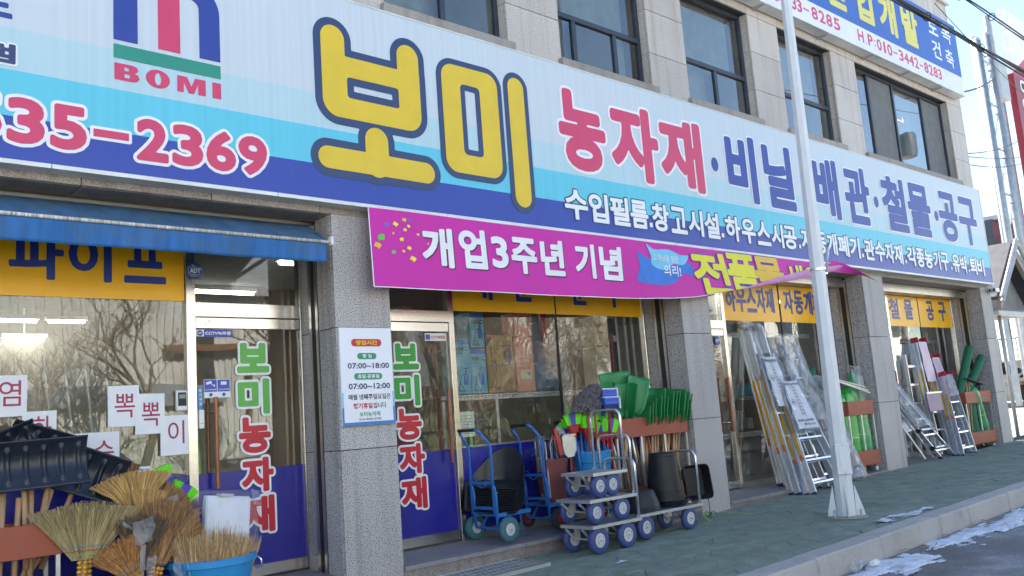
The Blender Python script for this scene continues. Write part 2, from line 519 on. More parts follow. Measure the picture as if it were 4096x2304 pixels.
def glyph(ch, x0, x1, z0, z1, weight, m, parent, y, outs=(), thick=0.002, fy=None, clip=None, name='letter', res=70, xf=None, mirror=False, segs=None, skew=0.0, bottom=0):
    """one character fitted to the box; strokes fattened by weight; outs = [(extra, material)] drawn behind"""
    S = (glyph_segs(ch) if segs is None else segs).copy()
    if skew: S[:, 0] += S[:, 1]*skew; S[:, 2] += S[:, 3]*skew
    if mirror: S[:, 0] *= -1; S[:, 2] *= -1
    mn = np.minimum(S[:, :2].min(0), S[:, 2:].min(0)); mx = np.maximum(S[:, :2].max(0), S[:, 2:].max(0))
    sx = (x1 - x0 - 2*weight) / (mx[0]-mn[0]); sz = (z1 - z0 - 2*weight) / max(mx[1]-mn[1], 1e-6)
    S[:, [0, 2]] = (S[:, [0, 2]] - mn[0]) * sx + x0 + weight
    S[:, [1, 3]] = (S[:, [1, 3]] - mn[1]) * sz + z0 + weight
    ex = weight + max([e for e, _ in outs] + [0]) + 0.004
    W = max(x1-x0, z1-z0) + 2*ex; h = W / res
    xs = np.arange(x0 + weight - ex - 2*h, x1 - weight + ex + 3*h, h); ys = np.arange(z0 + weight - ex - 2*h, z1 - weight + ex + 3*h, h)
    X, Y = np.meshgrid(xs, ys, indexing='ij')
    F = sdf(S, X, Y)
    if clip is not None: C = clip(X, Y)
    res_o = []
    global _STG
    _STG = (_STG + 1) % 2; y = y - .0014*_STG
    layers = [(e, mm) for e, mm in sorted(outs, key=lambda t: -t[0])] + [(0.0, m)]
    for k, (e, mm) in enumerate(layers):
        G = F - weight - e
        if clip is not None: G = np.maximum(G, C)
        lp = [rdp(l, h * 0.1) for l in contours(G, xs, ys, 0.0)]
        lp = [l for l in lp if len(l) > 2]
        if not lp: continue
        res_o.append(plate(lp, name if k == len(layers)-1 else name + '_outline', mm, parent, y - k*0.003, thick, fy, None, xf))
    return res_o

def small_text(s, x0, z0, h, m, parent, y, width=None, bold=0.0, name='lettering', align='LEFT', xf=None, fy=None):
    """a line of small print as one mesh; h = height of a capital"""
    vs_, fs = raw_text(s, bold)
    a = np.array(vs_, float); n = len(a)
    mn, mx = a.min(0), a.max(0)
    k = h / (mx[1]-mn[1]); kx = (width / (mx[0]-mn[0])) if width else k
    off = OFF.get(parent.name, Vector((0, 0, 0)))
    for i in range(n):
        x = x0 + (a[i][0]-mn[0])*kx; z = z0 + (a[i][1]-mn[1])*k
        if xf: v = xf(x, z, 0); a[i] = (v[0]-off.x, v[1]-off.y, v[2]-off.z)
        else: a[i] = (x-off.x, y + (fy(x, z) if fy else 0) - off.y, z-off.z)
    me = bpy.data.meshes.new(name); me.from_pydata([tuple(v) for v in a], [], fs)
    me.materials.append(m)
    ob = bpy.data.objects.new(name, me); COL.objects.link(ob); ob.parent = parent
    if parent.name in OFF: OFF[ob.name] = off
    return ob

def rrect(x0, x1, z0, z1, r, n=5):
    P = []
    for cx, cz, a in ((x1-r, z1-r, 0), (x0+r, z1-r, 90), (x0+r, z0+r, 180), (x1-r, z0+r, 270)):
        for k in range(n+1):
            t = R(a + 90*k/n); P.append((cx + r*math.cos(t), cz + r*math.sin(t)))
    return P
def segs_of(loops):
    return np.array([[*l[i], *l[(i+1) % len(l)]] for l in loops for i in range(len(l))], float)

# read all lettering shapes at once, one per line of a single text
def prefetch(items, bold, res):
    items = [t for t in items if (t, bold, res) not in _RAW]
    if not items: return
    cu = bpy.data.curves.new('tmp', 'FONT'); cu.body = '\n'.join(items); cu.fill_mode = 'FRONT'
    cu.resolution_u = res; cu.offset = bold; cu.space_line = 3.0
    o = bpy.data.objects.new('tmp', cu); COL.objects.link(o)
    me = bpy.data.meshes.new_from_object(o.evaluated_get(bpy.context.evaluated_depsgraph_get()))
    bpy.data.objects.remove(o); bpy.data.curves.remove(cu)
    V = [tuple(v.co) for v in me.vertices]
    acc = {}
    for p in me.polygons:
        f = tuple(p.vertices)
        ln = int(round((0.35 - sum(V[i][1] for i in f)/len(f)) / 3.0))
        vs_, fs, mp = acc.setdefault(ln, ([], [], {}))
        g = []
        for i in f:
            if i not in mp: mp[i] = len(vs_); vs_.append((V[i][0], V[i][1] + 3.0*ln, 0.0))
            g.append(mp[i])
        fs.append(tuple(g))
    bpy.data.meshes.remove(me)
    for ln, t in enumerate(items):
        if ln in acc: _RAW[(t, bold, res)] = (acc[ln][0], acc[ln][1])
prefetch(sorted(set('012345689HP각개거건고공관구기년념농닐대도동로름목문물미박발배보비뽁산설세수슘스시업염우유이일입자재전점종주창철축칼토퇴파폐품프필하합화Q')), 0.0, 4)
_T = [('WORLD No.1', 0.0), ('고객님을 향한', 0.005), ('010-9043-0705', 0.012), ('매월 넷째주일요일은', 0.018), ('입니다', 0.018), ('영업시간', 0.02), ('평 일', 0.02), ('휴일·공휴일', 0.02), ('보미농자재', 0.02), ('캡 스', 0.02), ('CCTV작동중', 0.02), ('경비시스템 작동중', 0.02), ('당', 0.02), ('기', 0.02), ('세', 0.02), ('요', 0.02), ('의리!', 0.02), ('07:00~18:00', 0.025), ('07:00~12:00', 0.025), ('정기휴일', 0.03), ('CCTV녹화중', 0.03), ('ADT', 0.03), ('ADT', 0.04), ('한국OA사다리', 0.03), ('kpi', 0.04), ('OA LAD', 0.04), ('한국1522', 0.03), ('한국', 0.04), ('OA사다리', 0.03), ('코알라', 0.03), ('압축식 분무기', 0.0), ('6.0', 0.03), ('한일', 0.02), ('4.0', 0.03), ('12', 0.04), ('수동식 분무기', 0.0), ('HAND-SPRAYER', 0.03), ('ISO 9001/2000', 0.02), ('사용하기', 0.02), ('1000H', 0.03)]
for _b in sorted(set(b for _, b in _T)): prefetch([t for t, b in _T if b == _b], _b, 2)

# ================================================================== ground
def gz(x): return -1.158 + 0.0165 * (x - 8.5)
def sheet(name, m, pts, kind='structure'):
    o = MB().add(pts, [tuple(range(len(pts)))]).build(name, m, fix=False)
    return tag(o, kind=kind)
def road_mat():
    m = bpy.data.materials.new('asphalt'); m.use_nodes = True
    nt = m.node_tree; p = nt.nodes['Principled BSDF']; L = nt.links.new
    g = nd(nt, 'NewGeometry')
    a = nd(nt, 'TexNoise'); a.inputs['Scale'].default_value = 90; a.inputs['Detail'].default_value = 3; L(g.outputs['Position'], a.inputs['Vector'])
    b = nd(nt, 'TexNoise'); b.inputs['Scale'].default_value = 1.1; b.inputs['Detail'].default_value = 6; b.inputs['Roughness'].default_value = 0.6; L(g.outputs['Position'], b.inputs['Vector'])
    cr = nd(nt, 'ValToRGB'); cr.color_ramp.elements[0].position = 0.44; cr.color_ramp.elements[0].color = (0.10, 0.10, 0.105, 1)
    cr.color_ramp.elements[1].position = 0.56; cr.color_ramp.elements[1].color = (0.27, 0.27, 0.28, 1)
    L(b.outputs['Fac'], cr.inputs[0])
    mr = nd(nt, 'MapRange'); mr.inputs['From Min'].default_value = 0.3; mr.inputs['From Max'].default_value = 0.7; mr.inputs['To Min'].default_value = 0.6; mr.inputs['To Max'].default_value = 1.5
    L(a.outputs['Fac'], mr.inputs['Value'])
    s = nd(nt, 'VectorMath'); s.operation = 'SCALE'; L(cr.outputs[0], s.inputs[0]); L(mr.outputs[0], s.inputs['Scale'])
    L(s.outputs[0], p.inputs['Base Color'])
    r = nd(nt, 'MapRange'); r.inputs['From Min'].default_value = 0.44; r.inputs['From Max'].default_value = 0.56; r.inputs['To Min'].default_value = 0.45; r.inputs['To Max'].default_value = 0.9
    L(b.outputs['Fac'], r.inputs['Value']); L(r.outputs[0], p.inputs['Roughness'])
    bp = nd(nt, 'Bump'); bp.inputs['Strength'].default_value = 0.5; bp.inputs['Distance'].default_value = 0.01; L(a.outputs['Fac'], bp.inputs['Height']); L(bp.outputs[0], p.inputs['Normal'])
    return m
MT['asphalt'] = road_mat()
MT['paver'] = mat('green_paver', (0.20, 0.245, 0.195), 0.85, var=0.2, scale=5, bump=0.4, bscale=45, dirt=0.5, dirtcol=(0.15, 0.16, 0.15), dscale=1.7)
MT['paver_joint'] = mat('paver_joint', (0.06, 0.075, 0.068), 0.95)
MT['kerb'] = mat('granite_kerb', (0.43, 0.41, 0.385), 0.8, var=0.12, scale=2, bump=0.35, bscale=70, dirt=0.5, dirtcol=(0.2, 0.17, 0.14), dscale=4)
MT['snow'] = mat('old_snow', (0.66, 0.70, 0.77), 0.7, var=0.2, scale=14, bump=0.8, bscale=26, dirt=0.9, dirtcol=(0.24, 0.24, 0.26), dscale=7)
MT['earth'] = mat('bare_earth', (0.22, 0.19, 0.15), 0.95, var=0.3, scale=0.6, bump=0.4)
KY0, KY1 = -2.36, -2.14        # kerb outer, inner edge
X0, X1 = -12.0, 46.0
g0 = gz(X0); g1 = gz(X1); rd = -0.175
# far terrain under everything
tag(MB().add([(-300, -300, -1.9), (400, -300, -1.9), (400, 400, -1.9), (-300, 400, -1.9)], [(0, 1, 2, 3)]).build('terrain', MT['earth'], fix=False), kind='structure')
sheet('road', MT['asphalt'], [(X0, KY0, g0+rd), (X0, -11.5, g0+rd-.05), (X1, -11.5, g1+rd-.05), (X1, KY0, g1+rd)][::-1][::1])
side = empty('sidewalk', (0, 0, 0), kind='structure'); OFF[side.name] = Vector((0, 0, 0))
MB().add([(X0, KY1, g0-.018), (X1, KY1, g1-.018), (X1, 0.3, g1-.018), (X0, 0.3, g0-.018)], [(0, 1, 2, 3)]).build('joint_bed', MT['paver_joint'], side, fix=False)
# irregular paving stones with cracked-looking wavy joints
rn = random.Random(3)
def jp(i, j):
    r = random.Random(i * 7919 + j * 104729)
    u = i * 0.27 + r.uniform(-.075, .075) + (j % 2) * 0.12; v = j * 0.16 + r.uniform(-.042, .042)
    x = 1.6 + u + v * 0.55; y = KY1 - 0.02 + v
    return x, y
def stone_poly(i, j):
    P = [jp(i, j), jp(i+1, j), jp(i+1, j+1), jp(i, j+1)]
    out = []
    for k in range(4):
        a, b = P[k], P[(k+1) % 4]
        key = tuple(sorted((a, b)))
        r = random.Random(hash((round(key[0][0], 4), round(key[1][1], 4), round(key[0][1], 4))))
        w = r.uniform(-.022, .022); mx_, my_ = (a[0]+b[0])/2, (a[1]+b[1])/2
        dx, dy = key[1][0]-key[0][0], key[1][1]-key[0][1]; l = math.hypot(dx, dy)
        out += [a, (mx_ - dy/l*w, my_ + dx/l*w)]
    return out
def clip_y(P, lo, hi):
    for s_, lim in ((1, lo), (-1, hi)):
        Q = []
        for k in range(len(P)):
            a, b = P[k], P[(k+1) % len(P)]
            ia, ib = s_*(a[1]-lim) >= 0, s_*(b[1]-lim) >= 0
            if ia: Q.append(a)
            if ia != ib:
                t = (lim-a[1])/(b[1]-a[1]); Q.append((a[0]+(b[0]-a[0])*t, lim))
        P = Q
        if len(P) < 3: return []
    return P
stones = []
for j in range(-1, 15):
    for i in range(-6, 132):
        P = clip_y(stone_poly(i, j), KY1 + 0.004, -0.012)
        if len(P) < 3: continue
        cx = sum(p[0] for p in P)/len(P); cy = sum(p[1] for p in P)/len(P)
        P2 = []
        for x, y in P:
            dx, dy = x-cx, y-cy; l = math.hypot(dx, dy) + 1e-6; k = (l-.0032)/l
            P2.append((cx+dx*k, cy+dy*k))
        stones.append((cx, cy, P2, gz(cx) + rn.uniform(-.0035, .003)))
def stone_geo(b, P, z, sl=0.0165):
    cx = sum(p[0] for p in P)/len(P)
    n = len(P)
    b.add([(x, y, z+(x-cx)*sl) for x, y in P] + [(x, y, z-.02+(x-cx)*sl) for x, y in P],
          [tuple(range(n))] + [(i, (i+1) % n, n+(i+1) % n, n+i)[::-1] for i in range(n)])
vis = [s for s in stones if 3.9 < s[0] < 40 and not (s[0] < 5.2 and s[1] < -1.9)]
vis.sort(key=lambda s: math.hypot(s[0], s[1]+6))
chosen = vis[:300]; cid = set(id(s) for s in chosen)
for s in chosen:
    b = MB(); stone_geo(b, s[2], s[3]); b.build('paving_stone', MT['paver'], side, fix=False)
b = MB()
for s in stones:
    if id(s) not in cid: stone_geo(b, s[2], s[3])
tag(b.build('paving_stones', MT['paver'], side, fix=False), kind='stuff')
# kerb
kb = empty('kerb', (0, 0, 0), kind='structure'); OFF[kb.name] = Vector((0, 0, 0))
x = -3.0; rk = random.Random(5)
joints = [4.35, 5.30, 6.16, 8.35, 9.02, 10.05, 11.05]
xs_ = [-3, -2, -1, 0, 1, 2, 3.3] + joints + [12.05 + k for k in range(0, 22)]
xs_ = sorted(xs_ + [7.2])
for a, c in zip(xs_, xs_[1:]):
    w = 0.005
    za, zc = gz(a)+.004 + rk.uniform(-.003, .003), gz(c)+.004 + rk.uniform(-.003, .003)
    b = MB(); dy = rk.uniform(-.006, .006)
    b.add([(a+w, KY0+dy, za-.3), (c-w, KY0+dy, zc-.3), (c-w, KY1, zc-.3), (a+w, KY1, za-.3), (a+w, KY0+.012+dy, za), (c-w, KY0+.012+dy, zc), (c-w, KY1, zc), (a+w, KY1, za)],
          [(0,3,2,1),(4,5,6,7),(0,1,5,4),(1,2,6,5),(2,3,7,6),(3,0,4,7)])
    b.build('kerb_stone', MT['kerb'], kb, bevel=.012)
# snow along the gutter and small patches
def snow_sheet(name, x0, x1, yc, half, n, seed, zf, m=None, thr=0.0):
    from mathutils import noise
    b = MB()
    def H(x, y):
        d = 1 - abs(y - yc(x)) / half(x)
        v = d * 1.15 + 1.05 * noise.fractal(Vector((x*2.6, y*5.5, seed)), .8, 2.2, 7) - 0.50
        return v
    nx = n; ny = max(8, int(n * 0.10))
    hs = {}
    for i in range(nx + 1):
        x = x0 + (x1-x0) * i/nx
        for j in range(ny + 1):
            hw = half(x) * 1.1
            y = yc(x) - hw + 2*hw*j/ny
            h = H(x, y); hs[(i, j)] = (x, y, h)
    idx = {}
    for i in range(nx):
        for j in range(ny):
            q = [(i, j), (i+1, j), (i+1, j+1), (i, j+1)]
            if sum(hs[k][2] > thr for k in q) >= 3:
                f = []
                for k in q:
                    if k not in idx:
                        x, y, h = hs[k]; idx[k] = len(b.v)
                        b.v.append((x, y, zf(x) + 0.002 + max(0, min(h, .8)) * (0.030 if nx > 500 else .010)))
                    f.append(idx[k])
                b.f.append(tuple(f))
    return b.build(name, m or MT['snow'], smooth=True, fix=False)
sn = snow_sheet('gutter_snow', 5.0, 30, lambda x: KY0 - 0.20 - .01*(x-8), lambda x: 0.23 + .015*(x-6) if x < 14 else .34, 900, 3.3, lambda x: gz(x)+rd)
tag(sn, 'dirty frozen snow strip lying in the gutter along the kerb', 'snow', kind='stuff')
sn = snow_sheet('pavement_snow', 7.9, 8.9, lambda x: -2.02 - .01*(x-8), lambda x: 0.17, 220, 8.1, lambda x: gz(x)+.004, thr=.30)
tag(sn, 'thin white snow patches on the pavement beside the pole foot', 'snow', kind='stuff')
sn = snow_sheet('pavement_snow', 4.6, 7.4, lambda x: -.95, lambda x: .42, 260, 12.7, lambda x: gz(x)+.002, thr=1.12)
tag(sn, 'scattered specks of snow on the paving below the trolleys', 'snow', kind='stuff')

# ================================================================== the shop building
bd = wthing('shop_building', (8.0, 0.0, -1.2), 'granite clad two tone shop building with long signboard and glass shopfronts', 'building')
GY = 0.56
COLS = [(3.516, 4.04), (7.94, 8.47), (12.30, 12.94), (16.70, 17.18)]
ZJ = [-1.30, -0.131, 0.825, 1.80]
def panel(x0, x1, y0, y1, z0, z1, m='granite', name='stone_panel', g=0.003, bevel=.0025):
    b = MB()
    if x1 - x0 > .05: x0 += g; x1 -= g
    if y1 - y0 > .05: y0 += g; y1 -= g
    if z1 - z0 > .05: z0 += g; z1 -= g
    b.box(x0, x1, y0, y1, z0, z1)
    return b.build(name, MT[m], bd, bevel=bevel)
def core(name, x0, x1, y0, y1, z0, z1, m='grout'):
    return MB().box(x0, x1, y0, y1, z0, z1).build(name, MT[m], bd)
for ci, (a, c) in enumerate([(-1.1, -0.6)] + COLS):
    core('column_core', a+.02, c-.02, .02, .6, -1.5, 1.80)
    for z0, z1 in zip(ZJ, ZJ[1:]):
        panel(a, c, 0, .022, z0, z1)
        if a > 0:
            panel(a, a+.022, .025, .258, z0, z1)
            panel(a, a+.022, .41, .545, z0, z1)
        panel(c-.022, c, .025, .258, z0, z1); panel(c-.022, c, .41, .545, z0, z1)
    for s_ in ((a, -1), (c, 1)):
        b = MB(); x = s_[0]; d = s_[1]
        b.box(min(x, x+d*.006), max(x, x+d*.006), .262, .30, -1.1, 1.70); b.box(min(x, x+d*.006), max(x, x+d*.006), .368, .404, -1.1, 1.70)
        b.build('shutter_rail', MT['steel_dark'], bd)
        MB().box(min(x-d*.015, x+d*.002), max(x-d*.015, x+d*.002), .30, .368, -1.1, 1.70).build('shutter_slot', MT['slot'], bd)
# right flank of the building
for k, y0 in enumerate((.03, .9, 1.8, 2.7, 3.6, 4.5)):
    for z0, z1 in zip([-1.3, -.13, .825, 1.8, 2.7, 3.6, 4.67, 5.75, 6.8, 7.9], [-.13, .825, 1.8, 2.7, 3.6, 4.67, 5.75, 6.8, 7.9, 8.9]):
        panel(17.18, 17.205, y0, y0+.87, z0, z1, 'granite_wall')
# header over the bays
core('header_core', -3, 17.16, .03, .34, 1.765, 3.4)
jx = [-3.0 + .88*k for k in range(0, 23)] + [17.18]
off_ = (1.66 + 3.0) % .88
jx = [-3.0] + [-3.0 + off_ + .88*k for k in range(0, 23) if -3.0 + off_ + .88*k < 17.1] + [17.18]
for a, c in zip(jx, jx[1:]):
    panel(a, c, -.004, .02, 1.738, 1.96, 'granite_trim', 'header_panel')
    panel(a, c, .021, .298, 1.738, 1.760, 'granite_trim', 'soffit_panel')
BAYS = [(-.6, 3.516), (4.04, 7.94), (8.47, 12.30), (12.94, 16.70)]
for (a, c) in BAYS:
    b = MB()
    for k in range(4): b.box(a, c, .302 + (k % 2)*.004, .33, 1.60 + k*.034, 1.632 + k*.034)
    b.box(a, c, .33, .52, 1.60, 1.735)
    b.build('shutter_box', MT['steel_dark'], bd)
# steps
def slab(x0, x1, n):
    w = (x1 - x0) / n
    for k in range(n):
        a, c = x0 + k*w + .002, x0 + (k+1)*w - .002
        MB().add([(a, -.018, -1.112), (c, -.018, -1.112), (c, .60, -1.08), (a, .60, -1.08), (a, -.018, -1.077), (c, -.018, -1.077), (c, .60, -1.045), (a, .60, -1.045)],
                 [(0,3,2,1),(4,5,6,7),(0,1,5,4),(1,2,6,5),(2,3,7,6),(3,0,4,7)]).build('step_slab', MT['granite_step'], bd, bevel=.003)
        MB().box(a, c, .002, .03, -1.5, -1.113).build('step_riser', MT['granite_red'], bd)
slab(-.6, 3.516, 3); slab(4.04, 7.94, 3); slab(8.47, 12.30, 3); slab(12.94, 16.70, 3)

# shopfront frames, doors, panes
def frame_post(x0, x1, z0=-1.05, z1=1.6, m='steel'):
    return MB().box(x0, x1, GY-.03, GY+.05, z0, z1).build('shopfront_post', MT[m], bd, bevel=.002)
def pane(x0, x1, z0, z1, parent=bd, y=GY+.004, name='pane', m='glass'):
    return MB().add([(x0, y, z0), (x1, y, z0), (x1, y, z1), (x0, y, z1)], [(0, 1, 2, 3)]).build(name, MT[m], parent, fix=False)
def door(x0, x1, hx, handle_side):
    """single glass leaf with transom light over it"""
    MB().box(x0-.012, x1+.012, GY-.028, GY+.05, .966, 1.075).build('transom_bar', MT['steel'], bd, bevel=.002)
    pane(x0, x1, 1.075, 1.6, name='transom_pane')
    d = MB().box(x0, x1, GY-.022, GY+.03, .876, .958).build('door', MT['steel'], bd, bevel=.002)
    MB().box(x0, x1, GY-.022, GY+.03, -1.03, -.945).build('bottom_rail', MT['steel'], d, bevel=.002)
    pane(x0, x1, -.945, .876, d)
    MB().add([(x0, GY-.002, -.944), (x1, GY-.002, -.944), (x1, GY-.002, -.222), (x0, GY-.002, -.222)], [(0, 1, 2, 3)]).build('window_film', MT['window_blue'], d, fix=False) if handle_side != 0 else None
    for yy in (GY-.075, GY+.085): MB().tube([(hx, yy, -.335), (hx, yy, .345)], .0165, 10).build('handle', MT['copper_wood'], d, smooth='auto')
    for zz in (-.22, .23): MB().tube([(hx, GY-.06, zz), (hx, GY+.07, zz)], .008, 8).build('handle_stay', MT['steel'], d)
    b = MB().lathe([(.0, -.012), (.017, -.012), (.02, 0), (.02, .01)], (hx if 0 else x0+.09, GY-.022, .918), 14, 'y')
    b.lathe([(.0, -.016), (.009, -.016), (.009, 0)], (x0+.09, GY-.022, .918), 10, 'y')
    b.build('lock', MT['steel_dark'], d)
    return d
MT['copper_wood'] = mat('worn_brown_tube', (0.30, 0.10, 0.045), 0.35, 0.2, var=0.25, scale=8, dirt=0.3, dirtcol=(.15, .06, .03))
for x0, x1 in ((2.55, 2.62), (3.498, 3.512), (4.06, 4.16), (5.05, 5.11), (7.905, 7.935), (8.50, 8.585), (9.48, 9.54), (12.25, 12.295), (12.96, 13.2), (14.10, 14.16), (16.735, 16.69)):
    frame_post(min(x0, x1), max(x0, x1))
d1_ = door(2.625, 3.495, 2.745, 1); d2_ = door(4.165, 5.045, 4.955, -1); d3_ = door(8.59, 9.475, 9.39, 0); d4_ = door(13.205, 14.095, 14.0, 0)
for x0, x1 in ((-.6, 2.55), (5.11, 6.497), (6.512, 7.905), (9.54, 10.895), (10.93, 12.25), (14.16, 15.335), (15.36, 16.69)):
    pane(x0, x1, -.98, 1.6)
    MB().box(x0, x1, GY-.02, GY+.03, -1.05, -.98).build('bottom_rail', MT['steel_dark'], bd)
for x in (6.5045, 10.9125, 15.3475):
    MB().box(x-.008, x+.008, GY-.006, GY+.03, -.98, 1.6).build('silicone_joint', MT['black'], bd)
for x0, x1 in ((-.6, 2.548), (5.112, 6.494), (6.515, 7.903)):
    MB().add([(x0, GY-.002, -.965), (x1, GY-.002, -.965), (x1, GY-.002, -.218), (x0, GY-.002, -.218)], [(0, 1, 2, 3)]).build('window_film', MT['window_blue'], bd, fix=False)

# interior shell
MT['inside_wall'] = mat('inside_wall', (0.30, 0.28, 0.24), 0.9)
MT['inside_ceiling'] = mat('inside_ceiling', (0.42, 0.42, 0.38), 0.9)
MT['inside_floor'] = mat('inside_floor', (0.16, 0.15, 0.13), 0.6)
core('shop_floor', -3, 17.1, .62, 7.0, -1.2, -1.05, 'inside_floor')
core('shop_ceiling', -3, 17.1, .50, 7.0, 1.95, 2.1, 'inside_ceiling')
core('back_wall', -3, 17.1, 7.0, 7.2, -1.2, 2.0, 'inside_wall')
core('end_wall', -3.2, -3, -.0, 7.2, -1.4, 8.9, 'inside_wall')
core('end_wall', 17.1, 17.178, .6, 7.2, -1.4, 8.9, 'inside_wall')

# upper storeys
WINS = [('A', 4.15, 5.60), ('B', 6.35, 7.84), ('C', 8.55, 10.04), ('D', 10.78, 12.26), ('E', 13.02, 16.50), ('L', 1.3, 3.5)]
core('upper_core', -3, 17.16, .45, .6, 3.35, 8.9)
core('upper_slab', -3, 17.16, .03, 7.2, 2.1, 3.44, 'grout')
core('roof_slab', -3.2, 17.2, .02, 7.2, 8.9, 9.0, 'concrete')
core('rear_wall', -3.2, 17.2, 7.2, 7.35, -1.4, 8.9, 'concrete')
W0, W1 = 3.75, 5.20
def wall_panel(x0, x1, z0, z1, y0=0.0): return panel(x0, x1, y0, y0+.03, z0, z1, 'granite_wall')
pier = [(-3.0, 1.3), (3.5, 4.15), (5.60, 6.35), (7.84, 8.55), (10.04, 10.78), (12.26, 13.02), (16.50, 17.18)]
rows = [(3.40, 3.60), (3.60, 4.13), (4.13, 4.67), (4.67, 5.205)]
for a, c in pier:
    core('pier_core', a+.02, c-.02, .03, .46, 3.4, 5.2)
    n = max(1, round((c - a) / 1.0)); w = (c-a)/n
    for k in range(n):
        for z0, z1 in rows: wall_panel(a+k*w, a+(k+1)*w, z0, z1)
    # reveals
    for z0, z1 in rows[1:]:
        panel(a-.0, a+.02, .033, .20, z0, z1, 'granite_wall', bevel=0); panel(c-.02, c, .033, .20, z0, z1, 'granite_wall', bevel=0)
hj = [-3, -1.9, -.8, .3, 1.2, 2.1, 3.0, 3.8, 4.9, 5.9, 6.35, 7.1, 7.84, 8.55, 10.05, 10.80, 12.25, 13.0, 13.9, 14.8, 15.69, 16.58, 17.18]
core('upper_wall_core', -3, 17.16, .03, .45, 5.23, 8.9)
for a, c in zip(hj, hj[1:]):
    for z0, z1 in ((5.205, 5.43), (5.43, 6.1), (6.1, 6.75), (6.75, 7.28), (7.34, 8.1), (8.1, 8.9)): wall_panel(a, c, z0, z1)
panel(-3.2, 17.24, -.05, .02, 7.283, 7.337, 'granite_wall', 'string_course', g=0)
MT['sky_blind'] = mat('cream_roller_blind', (0.42, 0.43, 0.41), 0.8)
def winbox(nm, a, c):
    f = MB(); y0, y1 = .115, .17; t = .045
    z0, z1 = W0, W1
    f.box(a, c, y0, y1, z1-t, z1).box(a, c, y0, y1, z0-.04, z0+t-.02).box(a, a+t, y0, y1, z0+t-.02, z1-t).box(c-t, c, y0, y1, z0+t-.02, z1-t)
    panes = []
    if nm == 'E':
        ms = [13.655, 14.54, 15.66]
        prev = a+t
        for k, m_ in enumerate(ms + [c-t]):
            f.box(m_-.028, m_+.028, y0+.004, y1-.004, z0+t-.02, z1-t) if k < 3 else None
            panes.append((prev, m_-.028 if k < 3 else m_, z0+t-.02, z1-t)); prev = m_+.028
    else:
        zt = 4.30
        f.box(a+t, c-t, y0+.002, y1, zt-.03, zt+.03)
        panes.append((a+t, c-t, zt+.03, z1-t))
        ms = {'A': [4.90], 'B': [6.71, 7.38], 'C': [9.33], 'D': [11.33], 'L': [2.4]}[nm]
        prev = a+t
        for k, m_ in enumerate(ms + [c-t]):
            if k < len(ms): f.box(m_-.03, m_+.03, y0+.006, y1-.006, z0+t-.02, zt-.03)
            panes.append((prev, m_-.03 if k < len(ms) else m_, z0+t-.02, zt-.03)); prev = m_+.03
    w = f.build('window', MT['win_frame'], bd, bevel=.003)
    for i, (p0, p1, q0, q1) in enumerate(panes):
        if nm == 'E' and i in (1, 3):
            pane(p0, p1, q0, q1, w, .15, 'insect_screen', 'screen')
        else:
            pane(p0, p1, q0, q1, w, .145, 'pane', 'glass_up')
        if nm != 'E' and i in (2,) or (nm == 'C' and i == 2) or (nm == 'D' and i == 1):
            pane(p0, p1, q0, q1, w, .158, 'insect_screen', 'screen')
    sb = MB().box(a-.05, c+.05, -.06, .14, 3.60, 3.695)
    sb.build('sill', MT['granite_trim'], w, bevel=.004)
    pane(a+.1, c-.1, z0, z1, bd, .30, 'roller_blind', 'sky_blind')
    b = MB().box(a-.01, c+.01, .18, .20, z0-.1, z1+.1)
    return w
for nm, a, c in WINS: winbox(nm, a, c)

# ================================================================== main signboard
def sign_mat():
    m = bpy.data.materials.new('printed_sign_sheet'); m.use_nodes = True
    nt = m.node_tree; p = nt.nodes['Principled BSDF']; L = nt.links.new
    g = nd(nt, 'NewGeometry'); sp = nd(nt, 'SeparateXYZ'); L(g.outputs['Position'], sp.inputs[0])
    mr = nd(nt, 'MapRange'); mr.inputs['From Min'].default_value = 1.8; mr.inputs['From Max'].default_value = 3.6
    L(sp.outputs['Z'], mr.inputs['Value'])
    cr = nd(nt, 'ValToRGB'); cr.color_ramp.interpolation = 'CONSTANT'; e = cr.color_ramp.elements
    e[0].position = 0; e[0].color = (0.022, 0.055, 0.35, 1)
    e[1].position = (2.10-1.8)/1.8; e[1].color = (0.11, 0.53, 0.68, 1)
    a = e.new((2.40-1.8)/1.8); a.color = (0.44, 0.61, 0.67, 1)
    a = e.new((2.68-1.8)/1.8); a.color = (0.56, 0.615, 0.66, 1)
    L(mr.outputs[0], cr.inputs[0])
    n = nd(nt, 'TexNoise'); n.inputs['Scale'].default_value = 1.0; n.inputs['Detail'].default_value = 3
    mp = nd(nt, 'Mapping'); mp.inputs['Scale'].default_value = (26, 1, .25); L(g.outputs['Position'], mp.inputs['Vector']); L(mp.outputs[0], n.inputs['Vector'])
    m2 = nd(nt, 'MapRange'); m2.inputs['From Min'].default_value = .35; m2.inputs['From Max'].default_value = .65; m2.inputs['To Min'].default_value = .97; m2.inputs['To Max'].default_value = 1.03
    L(n.outputs['Fac'], m2.inputs['Value'])
    s = nd(nt, 'VectorMath'); s.operation = 'SCALE'; L(cr.outputs[0], s.inputs[0]); L(m2.outputs[0], s.inputs['Scale'])
    L(s.outputs[0], p.inputs['Base Color']); p.inputs['Roughness'].default_value = 0.36
    return m
MT['sign_sheet'] = sign_mat()
sg = wthing('signboard', (8.0, -.05, 1.815), 'long white, cyan and blue shop signboard with big yellow Korean letters and phone number', 'sign')
SY = -.122
MB().box(-.9, 17.035, -.12, -.01, 1.822, 3.555).build('sign_face', MT['sign_sheet'], sg)
